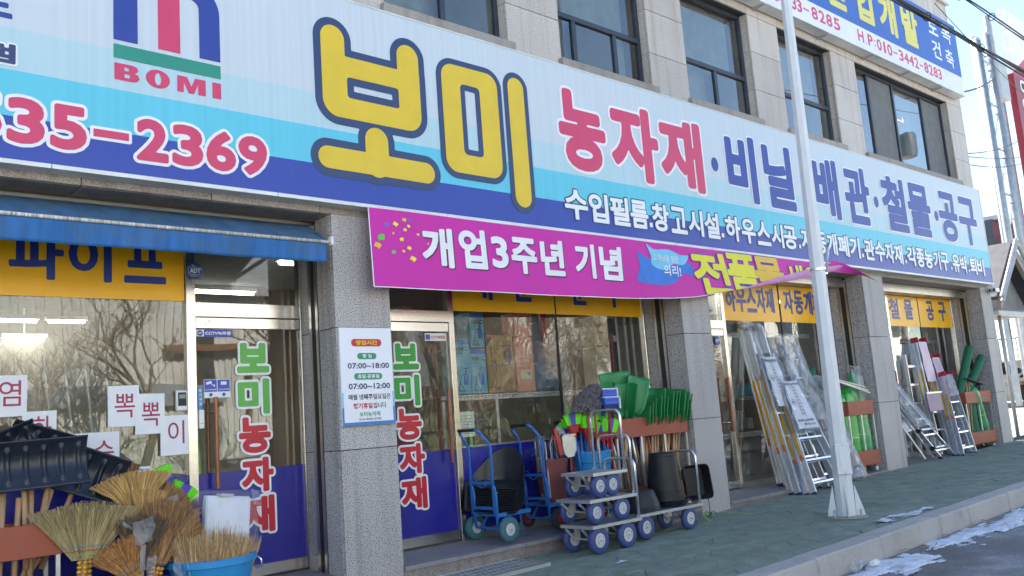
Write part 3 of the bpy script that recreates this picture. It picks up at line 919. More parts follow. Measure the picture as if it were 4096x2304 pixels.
for x0, x1 in zip([-.92, 1.45, 3.0, 4.6, 6.2, 7.8, 9.4, 11, 12.6, 14.2, 15.8], [1.45, 3.0, 4.6, 6.2, 7.8, 9.4, 11, 12.6, 14.2, 15.8, 17.05]):
    MB().box(x0+.002, x1-.002, -.132, -.004, 1.792, 1.822).build('edge_trim', MT['alu_sign'], sg, bevel=.002)
MB().box(-.92, 17.05, -.126, -.004, 3.555, 3.568).build('top_trim', MT['alu_sign'], sg)
MB().box(17.035, 17.05, -.126, -.004, 1.823, 3.554).build('side_trim', MT['alu_sign'], sg)
# brand mark: three bars, green bar, word
def flat(poly, m, parent, y, name='emblem', thick=.002): return plate([poly], name, m, parent, y, thick)
Y1 = SY - .0015
def arch(x0, x1, ytop, bars):
    pass
h = 3.42
def arcpts(cx, cz, r, a0, a1, n=10): return [(cx + r*math.cos(R(a0+(a1-a0)*k/n)), cz + r*math.sin(R(a0+(a1-a0)*k/n))) for k in range(n+1)]
flat([(1.83, 2.76), (1.99, 2.76), (1.99, 3.40), (1.83, 3.40)], MT['ink_blue'], sg, Y1)
flat([(2.13, 2.76), (2.285, 2.76), (2.285, 3.36), (2.13, 3.36)], MT['ink_red'], sg, Y1)
flat([(2.425, 2.76), (2.58, 2.76)] + arcpts(2.36, 3.12, .22, 0, 85) + [(2.37, 3.20)] + arcpts(2.36, 3.13, .065, 75, 0), MT['ink_blue'], sg, Y1)
flat([(1.83, 2.63), (2.58, 2.63), (2.58, 2.73), (1.83, 2.73)], MT['ink_green'], sg, Y1)
# heavy extended letters of the word
def strokes(polys): return segs_of(polys)
def letter_poly(polys, holes, m, w=.02):
    plate([p for p in polys] + holes, 'letter', m, sg, Y1 - .003)
    return
zb, zt = 2.475, 2.595
white_o = MT['ink_white']
def ring(cx, cz, rx, rz, n=20): return [(cx+rx*math.cos(2*math.pi*k/n), cz+rz*math.sin(2*math.pi*k/n)) for k in range(n)]
Bp = [(1.835, zb), (1.955, zb)] + [(1.985, zb+.008), (2.0, zb+.032), (1.988, zb+.056), (1.968, zb+.064), (1.985, zb+.075), (1.992, zb+.092), (1.98, zb+.112), (1.95, zt)] + [(1.835, zt)]
plate([Bp, [(1.90, zb+.022), (1.93, zb+.022), (1.938, zb+.036), (1.93, zb+.05), (1.90, zb+.05)], [(1.90, zb+.072), (1.926, zb+.072), (1.932, zb+.083), (1.926, zb+.096), (1.90, zb+.096)]], 'letter', MT['ink_red'], sg, Y1)
plate([ring(2.125, (zb+zt)/2, .083, .068), ring(2.125, (zb+zt)/2, .022, .045)], 'letter', MT['ink_red'], sg, Y1)
plate([[(2.26, zb), (2.305, zb), (2.305, zb+.08), (2.34, zb), (2.378, zb), (2.41, zb+.08), (2.41, zb), (2.465, zb), (2.465, zt), (2.388, zt), (2.36, zb+.052), (2.33, zt), (2.26, zt)]], 'letter', MT['ink_red'], sg, Y1)
plate([[(2.515, zb), (2.58, zb), (2.58, zt), (2.515, zt)]], 'letter', MT['ink_red'], sg, Y1)
# far left scraps of lettering
glyph('점', 1.02, 1.24, 2.44, 2.57, .008, MT['ink_navy'], sg, Y1, [(.012, MT['ink_white'])], res=60)
glyph('로', .98, 1.22, 2.74, 2.96, .008, MT['ink_blue'], sg, Y1, res=50)
# phone number
for ch, a, c in (('5', .90, 1.17), ('3', 1.195, 1.41), ('5', 1.44, 1.66), ('2', 1.975, 2.19), ('3', 2.215, 2.435), ('6', 2.458, 2.68), ('9', 2.70, 2.925)):
    glyph(ch, a, c, 1.93, 2.232, .0165, MT['ink_red'], sg, Y1, [(.022, MT['ink_white'])], res=70)
o_ = rrect(1.70, 1.925, 2.05, 2.103, .002, 1); plate([rrect(1.68, 1.945, 2.03, 2.123, .015)], 'letter_outline', MT['ink_white'], sg, Y1)
plate([o_], 'letter', MT['ink_red'], sg, Y1-.003)
# big yellow syllables built from strokes as printed
def sd_rbox(X, Y, x0, x1, z0, z1, r):
    cx, cz, hx, hz = (x0+x1)/2, (z0+z1)/2, (x1-x0)/2-r, (z1-z0)/2-r
    qx, qz = np.abs(X-cx)-hx, np.abs(Y-cz)-hz
    return np.hypot(np.maximum(qx, 0), np.maximum(qz, 0)) + np.minimum(np.maximum(qx, qz), 0) - r
def sd_cap(X, Y, x0, z0, x1, z1, r):
    dx, dz = x1-x0, z1-z0
    t = np.clip(((X-x0)*dx+(Y-z0)*dz)/(dx*dx+dz*dz+1e-12), 0, 1)
    return np.hypot(X-x0-t*dx, Y-z0-t*dz) - r
def sdf_glyph(fn, box, m, out, e, parent, y, res=150):
    x0, x1, z0, z1 = box; hh = max(x1-x0, z1-z0)/res
    xs = np.arange(x0-e-3*hh, x1+e+3*hh, hh); ys = np.arange(z0-e-3*hh, z1+e+3*hh, hh)
    X, Y = np.meshgrid(xs, ys, indexing='ij'); F = fn(X, Y)
    for k, (ee, mm, nm) in enumerate(((e, out, 'letter_outline'), (0, m, 'letter'))):
        lp = [rdp(l, hh*.1) for l in contours(F.copy(), xs, ys, ee)]
        plate([l for l in lp if len(l) > 2], nm, mm, parent, y - .003*k)
def bo(X, Y):
    body = sd_rbox(X, Y, 3.42, 4.385, 2.52, 3.055, .145)
    body = np.minimum(body, sd_rbox(X, Y, 3.42, 4.385, 2.8, 3.055, .02))
    hole = sd_rbox(X, Y, 3.65, 4.16, 2.70, 2.88, .03)
    body = np.maximum(body, -hole)
    l = sd_cap(X, Y, 3.53, 3.19, 3.53, 2.75, .11); r = sd_cap(X, Y, 4.27, 3.19, 4.27, 2.75, .113)
    base = sd_cap(X, Y, 3.45, 2.17, 4.40, 2.165, .092); stem = sd_cap(X, Y, 3.91, 2.375, 3.91, 2.17, .112)
    return np.minimum.reduce([body, l, r, base, stem])
def mi(X, Y):
    a = sd_rbox(X, Y, 4.63, 5.29, 2.22, 3.24, .13); hole = sd_rbox(X, Y, 4.84, 5.07, 2.40, 3.07, .045)
    return np.minimum(np.maximum(a, -hole), sd_cap(X, Y, 5.53, 3.17, 5.53, 2.085, .102))
sdf_glyph(bo, (3.3, 4.5, 2.0, 3.35), MT['ink_yellow'], MT['ink_navy'], .065, sg, Y1)
sdf_glyph(mi, (4.55, 5.7, 1.9, 3.35), MT['ink_yellow'], MT['ink_navy'], .055, sg, Y1-.0015)
zm0, zm1 = 2.46, 3.315
for ch, a, c in (('농', 6.09, 6.78), ('자', 6.86, 7.66), ('재', 7.69, 8.48)):
    glyph(ch, a, c, zm0, zm1, .040, MT['ink_red'], sg, Y1, [(.03, MT['ink_white'])], res=90)
for ch, a, c in (('비', 8.97, 9.62), ('닐', 9.79, 10.50), ('배', 11.03, 11.70), ('관', 11.88, 12.64), ('철', 13.04, 13.86), ('물', 13.93, 14.76), ('공', 15.10, 15.84), ('구', 15.92, 16.69)):
    glyph(ch, a, c, zm0, zm1 + .02, .036, MT['ink_blue'], sg, Y1, [(.02, MT['ink_white'])], res=90)
for x in (8.725, 10.79, 12.84, 14.98):
    plate([ring(x, 2.865, .07, .088)], 'letter', MT['ink_blue'], sg, Y1)
seq = [('수', 6.08, 6.41), ('입', 6.43, 6.72), ('필', 6.75, 7.05), ('름', 7.07, 7.36), ('.', 7.375, 7.42), ('창', 7.43, 7.72), ('고', 7.75, 8.04), ('시', 8.07, 8.35), ('설', 8.38, 8.67), ('.', 8.70, 8.75),
       ('하', 8.79, 9.10), ('우', 9.13, 9.43), ('스', 9.46, 9.76), ('시', 9.79, 10.07), ('공', 10.08, 10.39), ('.', 10.43, 10.48), ('자', 10.51, 10.83), ('동', 10.85, 11.15), ('개', 11.18, 11.45), ('폐', 11.48, 11.78), ('기', 11.82, 12.11), ('.', 12.15, 12.20),
       ('관', 12.24, 12.55), ('수', 12.57, 12.89), ('자', 12.90, 13.18), ('재', 13.20, 13.48), ('.', 13.54, 13.59), ('각', 13.63, 13.95), ('종', 13.97, 14.24), ('농', 14.26, 14.55), ('기', 14.60, 14.85), ('구', 14.88, 15.18), ('.', 15.25, 15.30),
       ('유', 15.34, 15.64), ('박', 15.66, 15.95), ('.', 15.99, 16.04), ('퇴', 16.08, 16.37), ('비', 16.40, 16.71)]
for ch, a, c in seq:
    if ch == '.': plate([rrect(a-.008, c+.008, 1.957, 2.023, .008, 2)], 'letter_outline', MT['ink_navy'], sg, Y1); plate([rrect(a, c, 1.965, 2.015, .003, 2)], 'letter', MT['ink_white'], sg, Y1-.003)
    else: glyph(ch, a, c, 1.935, 2.245, .0105, MT['ink_white'], sg, Y1, [(.014, MT['ink_navy'])], res=52)

# ================================================================== upper sign
us = wthing('upper_signboard', (13, -.1, 5.32), 'blue and white builders signboard on the upper storey above the sliding window', 'sign')
MB().box(7.2, 16.88, -.2, -.03, 5.685, 6.70).build('blue_face', mat('blue_sign_face', (0.03, 0.11, 0.42), .4, var=.05), us)
MB().box(7.2, 16.88, -.2, -.03, 5.33, 5.684).build('white_face', mat('white_sign_face', (0.74, 0.73, 0.76), .4, var=.05, dirt=.2, dirtcol=(.5, .46, .42)), us)
MB().box(7.19, 16.90, -.205, -.025, 5.315, 5.33).build('edge_trim', MT['alu_sign'], us)
b = MB()
for x in (8.4, 10.2, 11.9, 13.3, 14.6, 15.9): MB().bar((x, -.19, 5.31), (x, .0, 5.30), .03, .03).build('bracket', MT['grey_metal'], us)
U = -.2015
tx = '033-8285'
for ch, a, c in (('3', 10.92, 11.04), ('3', 11.06, 11.19), ('-', 11.23, 11.39), ('8', 11.46, 11.63), ('2', 11.67, 11.84), ('8', 11.88, 12.05), ('5', 12.10, 12.28), ('5', 10.42, 10.6), ('3', 10.68, 10.86),
                 ('H', 12.84, 13.03), ('.', 13.08, 13.11), ('P', 13.17, 13.33), (':', 13.38, 13.42), ('0', 13.47, 13.63), ('1', 13.70, 13.765), ('0', 13.83, 14.0), ('-', 14.05, 14.19), ('3', 14.25, 14.41), ('4', 14.44, 14.61), ('4', 14.63, 14.80), ('2', 14.83, 14.99), ('-', 15.03, 15.16), ('8', 15.21, 15.37), ('2', 15.40, 15.56), ('8', 15.59, 15.75), ('3', 15.78, 15.93)):
    if ch == '-': plate([rrect(a, c, 5.51, 5.535, .002, 1)], 'letter', MT['ink_red'], us, U)
    elif ch == '.': plate([rrect(a, c, 5.43, 5.455, .002, 1)], 'letter', MT['ink_red'], us, U)
    elif ch == ':': plate([rrect(a, c, 5.47, 5.495, .002, 1), rrect(a, c, 5.55, 5.575, .002, 1)], 'letter', MT['ink_red'], us, U)
    else: glyph(ch, a, c, 5.43, 5.625, .006, MT['ink_red'], us, U, res=50)
MT['sign_yellow2'] = mat('pale_yellow_print', (0.72, 0.62, 0.12), .4, var=.04)
for ch, a, c in (('합', 11.0, 11.75), ('산', 11.95, 12.66), ('업', 12.87, 13.50), ('개', 13.72, 14.33), ('발', 14.55, 15.17)):
    glyph(ch, a, c, 5.82, 6.50, .03, MT['sign_yellow2'], us, U, res=70)
for ch, a, c, z0 in (('토', 15.66, 16.05, 6.28), ('목', 16.22, 16.62, 6.26), ('건', 15.70, 16.06, 5.83), ('축', 16.24, 16.60, 5.79)):
    glyph(ch, a, c, z0, z0+.34, .006, MT['ink_white'], us, U, res=50)

# ================================================================== amber window strips with blue lettering
def strip(x0, x1, z1, chars, label, z0=1.082):
    t = wthing('window_sign', ((x0+x1)/2, GY-.01, z0), label, 'window sign', 'amber lettering strips stuck across the shop windows')
    MB().add([(x0, GY-.004, z0), (x1, GY-.004, z0), (x1, GY-.004, z1), (x0, GY-.004, z1)], [(0, 1, 2, 3)]).build('film', MT['window_yellow'], t, fix=False)
    for ch, a, c, zz in chars: glyph(ch, a, c, zz, zz+.35, .012, MT['ink_blue2'], t, GY-.006, res=56, thick=.0015)
MT['ink_blue2'] = mat('royal_blue_letter', (0.02, 0.045, 0.26), .35, var=.03)
strip(-.55, 2.545, 1.60, [('수', -.35, -.0, 1.2), ('도', .15, .5, 1.2), ('파', 1.355, 1.70, 1.2), ('이', 1.73, 2.02, 1.2), ('프', 2.105, 2.41, 1.205)], 'amber window strip with large blue letters under the blue awning')
strip(5.115, 6.493, 1.60, [('대', 5.34, 5.64, 1.20), ('문', 5.92, 6.20, 1.20)], 'amber window strip beside the second door, half hidden by the magenta banner')
strip(6.516, 7.903, 1.60, [('문', 6.76, 7.02, 1.19), ('구', 7.3, 7.6, 1.18)], 'amber window strip right of the glass joint above the green shovels')
strip(9.545, 10.89, 1.60, [('하', 9.62, 9.86, 1.2), ('우', 9.87, 10.1, 1.2), ('스', 10.11, 10.34, 1.2), ('자', 10.35, 10.57, 1.2), ('재', 10.57, 10.78, 1.2)], 'amber window strip above the row of extension ladders')
strip(10.935, 12.245, 1.60, [('자', 11.03, 11.28, 1.2), ('동', 11.30, 11.55, 1.2), ('개', 11.57, 11.80, 1.2), ('폐', 11.81, 12.03, 1.2)], 'amber window strip behind the white pole')
strip(14.165, 15.33, 1.60, [('철', 14.24, 14.60, 1.2), ('물', 14.80, 15.12, 1.2)], 'amber window strip with two syllables left of the last glass joint')
strip(15.365, 16.68, 1.60, [('공', 15.66, 15.96, 1.2), ('구', 16.16, 16.47, 1.2)], 'amber window strip nearest the building corner')

# door lettering
def doortext(x0, x1, g1, label):
    t = wthing('door_lettering', ((x0+x1)/2, GY-.03, -.72), label, 'lettering', 'vertical shop names on the glass doors')
    for ch, z0, z1, m in (('보', .527, .765, g1), ('미', .20, .48, g1), ('농', -.10, .18, MT['ink_red2']), ('자', -.40, -.135, MT['ink_red2']), ('재', -.71, -.43, MT['ink_red2'])):
        dx = .0 if ch not in '자재' else .015
        if ch == '보':
            glyph(ch, x0, x1, z0, z1, .017, m, t, GY-.006, [(.018, MT['ink_white'])], res=70)
        else: glyph(ch, x0+dx, x1+dx-.005, z0, z1, .014, m, t, GY-.006, [(.018, MT['ink_white'])], res=70)
doortext(2.95, 3.22, MT['ink_lime'], 'green and red vertical lettering on the left glass door behind the brooms')
doortext(4.41, 4.69, MT['ink_lime2'], 'green and red vertical lettering on the second door cut off by the granite pillar')

# ================================================================== opening hours board on the pillar
hb = wthing('opening_hours_board', (3.77, -.02, .05), 'white opening hours board fixed to the first granite pillar', 'sign')
HY = -.028
MB().box(3.53, 4.012, -.028, -.003, .052, .822).build('board', mat('white_board', (.78, .79, .84), .35, var=.02), hb, bevel=.002)
for x0, x1, z0, z1, c in ((3.53, 3.546, .05, .19, 'ink_board'), (3.996, 4.012, .05, .19, 'ink_board'), (3.546, 3.996, .05, .078, 'ink_board'), (3.53, 3.546, .19, .31, 'ink_cyan'), (3.996, 4.012, .19, .31, 'ink_cyan')):
    if c not in MT: MT[c] = mat(c, (.05, .2, .5) if c == 'ink_board' else (.25, .55, .8), .35)
    plate([[(x0, z0), (x1, z0), (x1, z1), (x0, z1)]], 'border', MT[c], hb, HY-.001)
def pill(x0, x1, z0, z1, m, txt, tcol, tw):
    plate([rrect(x0, x1, z0, z1, (z1-z0)/2-.001, 6)], 'pill', m, hb, HY-.001)
    small_text(txt, (x0+x1)/2-tw/2, z0+(z1-z0)*.2, (z1-z0)*.62, tcol, hb, HY-.0035, width=tw, bold=.02)
MT['ink_forest'] = mat('forest_print', (.02, .27, .13), .4)
MT['ink_sun'] = mat('sun_yellow_print', (.85, .62, .02), .4)
pill(3.635, 3.915, .672, .732, MT['ink_red2'], '영업시간', MT['ink_sun'], .20)
pill(3.685, 3.862, .570, .620, MT['ink_forest'], '평 일', MT['ink_white'], .085)
pill(3.648, 3.908, .408, .460, MT['ink_forest'], '휴일·공휴일', MT['ink_white'], .20)
small_text('07:00~18:00', 3.593, .495, .047, MT['ink_navy'], hb, HY-.002, width=.385, bold=.025)
small_text('07:00~12:00', 3.593, .333, .047, MT['ink_navy'], hb, HY-.002, width=.385, bold=.025)
small_text('매월 넷째주일요일은', 3.588, .250, .045, MT['ink_black'], hb, HY-.002, width=.39, bold=.018)
small_text('정기휴일', 3.628, .180, .045, MT['ink_red2'], hb, HY-.002, width=.175, bold=.03)
small_text('입니다', 3.812, .180, .045, MT['ink_black'], hb, HY-.002, width=.12, bold=.018)
small_text('보미농자재', 3.68, .118, .038, MT['ink_forest'], hb, HY-.002, width=.19, bold=.02)
small_text('010-9043-0705', 3.675, .088, .019, MT['ink_black'], hb, HY-.002, width=.205, bold=.012)

# ================================================================== small notices and devices
def octagon(cx, cz, r): return [(cx+r*math.cos(R(22.5+45*k)), cz+r*math.sin(R(22.5+45*k))) for k in range(8)]
MT['adt_blue'] = mat('alarm_sign_blue', (.03, .09, .28), .35)
ad = wthing('security_sign', (2.61, GY-.05, 1.25), 'octagonal blue alarm company sign on the left door post', 'sign')
MB().prism(octagon(2.612, 1.315, .068), GY-.055, GY-.031).build('plate', MT['adt_blue'], ad, bevel=.003)
small_text('캡 스', 2.585, 1.345, .016, MT['ink_white'], ad, GY-.057, bold=.02)
small_text('ADT', 2.57, 1.295, .038, MT['ink_white'], ad, GY-.057, width=.085, bold=.04)
small_text('WORLD No.1', 2.578, 1.268, .010, MT['ink_white'], ad, GY-.057, width=.07)
b = MB()
for a, c, e, f in ((2.56, 2.664, 1.338, 1.34), (2.56, 2.664, 1.283, 1.285), (2.56, 2.562, 1.285, 1.338), (2.662, 2.664, 1.285, 1.338)): b.box(a, c, GY-.0565, GY-.0555, e, f)
tag(b.build('frame_line', MT['ink_white'], ad), kind='stuff')
ad2 = wthing('security_sign', (9.35, GY-.05, .76), 'small octagonal alarm sticker on the third glass door by the long ladders', 'sign')
MB().prism(octagon(9.345, .815, .062), GY-.012, GY-.004).build('plate', MT['adt_blue'], ad2)
small_text('ADT', 9.305, .798, .034, MT['ink_white'], ad2, GY-.014, width=.08, bold=.04)
def sticker(x0, x1, z0, z1, m, label, lines, y=GY-.006, name='sticker'):
    t = wthing(name, ((x0+x1)/2, y, z0), label, 'sticker')
    MB().box(x0, x1, y-.0015, y, z0, z1).build('backing', m, t)
    for (txt, tx_, tz, th, tw, mm, bo_) in lines: small_text(txt, tx_, tz, th, mm, t, y-.003, width=tw, bold=bo_)
    return t
MT['notice_blue'] = mat('notice_blue', (.055, .08, .42), .4)
t = sticker(2.628, 2.915, .812, .868, MT['notice_blue'], 'long blue camera warning strip at the top of the left glass door', [('CCTV녹화중', 2.70, .825, .03, .205, MT['ink_white'], .03)])
MB().box(2.629, 2.69, GY-.0085, GY-.0077, .814, .866).build('white_corner', MT['ink_white'], t)
MB().prism(octagon(2.66, .84, .024), GY-.0105, GY-.0088).build('badge', MT['adt_blue'], t); small_text('ADT', 2.643, .833, .014, MT['ink_white'], t, GY-.0115, width=.034, bold=.03)
t = sticker(2.682, 2.89, .342, .483, MT['paper'], 'pair of blue and white camera notices above the left door handle', [])
for k, (a, c) in enumerate(((2.686, 2.783), (2.789, 2.886))):
    MB().box(a, c, GY-.0085, GY-.0077, .388, .480).build('blue_field', MT['notice_blue'], t)
    small_text('CCTV작동중' if k == 0 else '경비시스템 작동중', a+.008, .398, .013, MT['ink_white'], t, GY-.0095, width=.082, bold=.02)
    MB().prism(octagon((a+c)/2, .366, .014), GY-.0095, GY-.0078).build('badge', MT['adt_blue'], t)
MB().bar((2.70, GY-.009, .452), (2.742, GY-.009, .462), .001, .02).bar((2.742, GY-.009, .448), (2.765, GY-.009, .43), .001, .006).bar((2.765, GY-.009, .425), (2.765, GY-.009, .445), .001, .005).build('camera_pictogram', MT['ink_white'], t)
MB().box(2.815, 2.86, GY-.0095, GY-.0087, .44, .465).build('device_pictogram', MT['ink_white'], t)
t = sticker(2.636, 2.668, .25, .43, mat('pull_sticker', (.08, .3, .6), .4), 'narrow pale blue pull sticker beside the left door handle', [])
for k, ch in enumerate('당기세요'): small_text(ch, 2.643, .39-.033*k, .022, MT['ink_white'], t, GY-.0095, bold=.02)
t = sticker(4.775, 5.02, .79, .862, MT['paper'], 'white camera warning sticker with red letters on the second glass door', [('CCTV녹화중', 4.845, .808, .035, .165, MT['ink_red2'], .03)])
MB().box(4.785, 4.835, GY-.0085, GY-.0077, .802, .850).build('camera_box', MT['notice_blue'], t)
t = sticker(5.01, 5.03, .10, .30, MT['notice_blue'], 'narrow blue pull sticker right of the second door handle', [])
for k, ch in enumerate('당기세요'): small_text(ch, 5.013, .265-.04*k, .016, MT['ink_white'], t, GY-.0095, bold=.02)
ic = wthing('card_reader', (2.51, GY-.03, .25), 'white entry card reader with black screen on the left window edge', 'card reader')
MB().box(2.462, 2.548, GY-.035, GY-.004, .255, .405).build('case', MT['white_plastic'], ic, bevel=.008)
MB().box(2.474, 2.536, GY-.038, GY-.0352, .29, .39).build('black_panel', MT['black'], ic, bevel=.001)
MB().box(2.482, 2.528, GY-.0395, GY-.0382, .345, .375).build('display', mat('grey_green_display', (.2, .26, .25), .2), ic)
MB().lathe([(0, -.001), (.006, -.001), (.006, 0)], (2.505, GY-.0355, .27), 10, 'y').build('logo_dot', MT['adt_blue'], ic)
dl = wthing('door_alarm', (2.655, GY-.03, .12), 'slim white door alarm box between the post and brown handle', 'alarm box')
MB().box(2.632, 2.672, GY-.032, GY-.006, .115, .255).build('case', MT['white_plastic'], dl, bevel=.004)
MB().box(2.6325, 2.6715, GY-.0335, GY-.0325, .15, .154).build('seam', MT['grey_metal'], dl)
# taped paper sheets with one syllable each
MT['pen_red'] = mat('thin_red_pen', (.35, .03, .09), .5)
for k, (ch, a, c, z0, z1, cx, cz, w_, rot, lab) in enumerate((
    ('염', 1.27, 1.475, .27, .545, 1.375, .425, .13, 0, 'white sheet with one red syllable at the far left edge'),
    ('화', 1.445, 1.655, .03, .30, 1.565, .18, .12, 0, 'white sheet with a red syllable rising behind the black snow shovel'),
    ('칼', 1.67, 1.862, -.12, .135, 1.76, .0, .12, .0, 'blank looking white sheet mostly hidden by the black snow shovel'),
    ('슘', 1.858, 2.062, -.15, .133, 1.96, -.01, .13, .0, 'white sheet with a red syllable above the second black shovel'),
    ('뽁', 1.985, 2.20, .165, .455, 2.10, .31, .14, .0, 'upper left of three overlapping white sheets with red letters'),
    ('뽁', 2.17, 2.378, .10, .388, 2.28, .24, .13, .0, 'middle one of three overlapping white sheets with red letters'),
    ('이', 2.345, 2.556, -.065, .225, 2.46, .10, .12, .0, 'lowest white sheet with a red ring letter, under the card reader'))):
    t = wthing('paper_sheet', ((a+c)/2, GY, z0), lab, 'paper note', 'white sheets with red letters taped inside the window')
    yy = GY - .004 - .0035*k
    rr = random.Random(k)
    q = [(a, z0), (c, z0+rr.uniform(-.006, .004)), (c+rr.uniform(-.003, .003), z1), (a+rr.uniform(-.003, .003), z1+rr.uniform(-.004, .004))]
    plate([q], 'sheet', MT['paper'], t, yy, thick=.001)
    glyph(ch, cx-w_/2, cx+w_/2, cz-.085, cz+.085, .0004, MT['pen_red'], t, yy-.0012, res=80, thick=.0008)

# ================================================================== blue awning
def awn_mat():
    m = mat('faded_blue_canvas', (.022, .13, .37), .75, var=.2, scale=3, stretch=(7, 1, .7), dirt=.55, dirtcol=(.10, .14, .16), dscale=6, bump=.25, bscale=14)
    return m
MT['canvas'] = awn_mat()
MT['canvas_top'] = mat('weathered_grey_blue_canvas', (.045, .115, .20), .8, var=.25, scale=4, stretch=(3, 1, 1), dirt=.6, dirtcol=(.09, .12, .13), bump=.2)
aw = wthing('awning', (1.0, 0.1, 1.66), 'rolled down faded blue canvas awning over the left window and door', 'awning')
def awf(u, v):
    x = -.9 + (3.42 + .9)*u - .09*v*(u > .98)
    y = .22 - .50*v; z = 1.675 - .235*v**1.15 + .012*math.sin(u*40)*v*(1-v)
    return (x, y, z)
MB().grid(awf, 90, 8).build('canopy', MT['canvas_top'], aw, smooth=True, thick=.003)
def val(u, v):
    x = -.95 + (3.30 + .95)*u
    return (x, -.295 + .010*math.sin(x*5+v)*v + .02*v, 1.425 - v*(.147 + .0015*math.sin(x*13)))
MB().grid(val, 160, 6).build('valance', MT['canvas'], aw, smooth=True, thick=.003)
MT['rope_white'] = mat('dirty_white_roller', (.55, .52, .47), .6, var=.5, scale=2, stretch=(45, 1, 1), dirt=.2)
MB().tube([(-1.0, -.30, 1.435), (3.33, -.30, 1.432)], .0125, 12).build('front_bar', MT['rope_white'], aw, smooth=True)
MB().box(3.325, 3.345, -.325, -.275, 1.41, 1.475).build('end_cap', MT['white_plastic'], aw, bevel=.004)
b = MB().bar((3.335, -.29, 1.45), (3.40, .25, 1.55), .018, .03); b.build('folding_arm', MT['grey_metal'], aw)
MB().tube([(-1, .27, 1.665), (3.45, .27, 1.665)], .035, 12).build('roller', MT['canvas_top'], aw, smooth=True)

# ================================================================== magenta banner
MT['magenta'] = mat('magenta_banner_cloth', (.56, .012, .34), .55, var=.05, scale=2, bump=.15, bscale=5)
MT['magenta_back'] = mat('banner_back_side', (.58, .24, .50), .6, var=.12, scale=2, dirt=.25, dirtcol=(.55, .45, .35), dscale=2.5)
bn = wthing('banner', (7.5, -.16, 1.15), 'magenta anniversary sale banner tied below the signboard with its right end folded up', 'banner')
def top(x): return 1.788 - .004*math.sin(x*2.6)
def bot(x):
    P = [(3.78, 1.135), (5.0, 1.142), (6.2, 1.15), (7.1, 1.165), (7.6, 1.185), (8.0, 1.215), (8.4, 1.27), (8.9, 1.335), (9.4, 1.405), (9.9, 1.48), (10.4, 1.555), (10.78, 1.615), (11.2, 1.70), (11.48, 1.768)]
    for (a, za), (c, zc) in zip(P, P[1:]):
        if x <= c: return za + (zc-za)*(x-a)/(c-a)
    return P[-1][1]
def by(x, z):
    t = max(0.0, (1.788 - z)/.64)
    return -.150 - .03*t*(.6+.4*math.sin(x*1.7)) - .010*math.sin(x*5.3)*t - .02*t*max(0, min(1, (x-7.6)/2))
def bf(u, v):
    x = 3.78 + 7.70*u; z = top(x) + (bot(x)-top(x))*v
    return (x, by(x, z), z)
MB().grid(bf, 170, 14).build('cloth', MT['magenta'], bn, smooth=True, fix=False)
# white hem
def hem(u, v):
    x = 3.778 + 4.6*u; z = bot(x) + .002 - .007*v
    return (x, by(x, z)-.002, z)
MB().grid(hem, 60, 1).build('hem', MT['ink_white'], bn, fix=False)
def hem2(u, v):
    z = 1.788 - .655*u; return (3.780-.009*v, by(3.78, z)-.002, z)
MB().grid(hem2, 12, 1).build('hem', MT['ink_white'], bn, fix=False)
def foldf(u, v):
    x = 8.9 + 2.6*u; w = .15*math.sin(min(1, u*1.35)*math.pi/2)*(1 - .7*max(0, (u-.75)/.25))
    z = bot(x) - .002 + w*v*1.0 - .0 + .006*math.sin(x*6)
    z = min(z, top(x)-.004)
    return (x - .05*v, by(x, bot(x)) - .018 - .02*math.sin(v*math.pi*.8), bot(x) - .004*math.sin(v*math.pi) + w*.66*v)
MB().grid(foldf, 80, 6).build('folded_edge', MT['magenta_back'], bn, smooth=True, fix=False)
def tail(u, v):
    P0 = Vector((11.15, -.16, 1.765)); P1 = Vector((11.75, -.20, 1.735)); P2 = Vector((12.25, -.25, 1.62)); P3 = Vector((12.62, -.22, 1.50))
    c = P0*(1-u)**3 + P1*3*u*(1-u)**2 + P2*3*u*u*(1-u) + P3*u**3
    w = .075*(1-u)**.8*(.6+.4*math.cos(u*5)) + .006
    a = u*3.0
    return c + Vector((0, math.sin(a)*w*(v-.5)*2, -math.cos(a)*w*(v-.5)*2))
MB().grid(tail, 30, 3).build('loose_tail', MT['magenta'], bn, smooth=True, fix=False)
fyb = lambda x, z: by(x, z)
MT['b_white'] = mat('banner_white_ink', (.78, .77, .80), .5, var=.05)
MT['b_yellow'] = mat('banner_yellow_ink', (.75, .68, .02), .5, var=.04)
MT['b_amber'] = mat('banner_amber_ink', (.75, .47, .03), .5, var=.04)
MT['b_violet'] = mat('banner_violet_ink', (.09, .04, .36), .5)
MT['b_blue'] = mat('banner_blue_ink', (.02, .17, .60), .5)
MT['b_sky'] = mat('banner_sky_ink', (.16, .52, .74), .5)
def clipf(X, Y):
    bx = np.vectorize(bot)(X)
    return bx + .006 - Y
for ch, a, c, z0, z1 in (('개', 4.28, 4.61, 1.33, 1.68), ('업', 4.675, 4.98, 1.34, 1.70), ('3', 5.04, 5.24, 1.365, 1.66), ('주', 5.28, 5.61, 1.33, 1.675), ('년', 5.66, 5.97, 1.335, 1.685), ('기', 6.12, 6.41, 1.335, 1.685), ('념', 6.48, 6.82, 1.335, 1.69)):
    glyph(ch, a+.012, c+.012, z0-.01, z1-.01, .014, MT['ink_black'], bn, -.0035, fy=fyb, res=60, name='letter_shadow')
    glyph(ch, a, c, z0, z1, .014, MT['b_white'], bn, -.0065, fy=fyb, res=60)
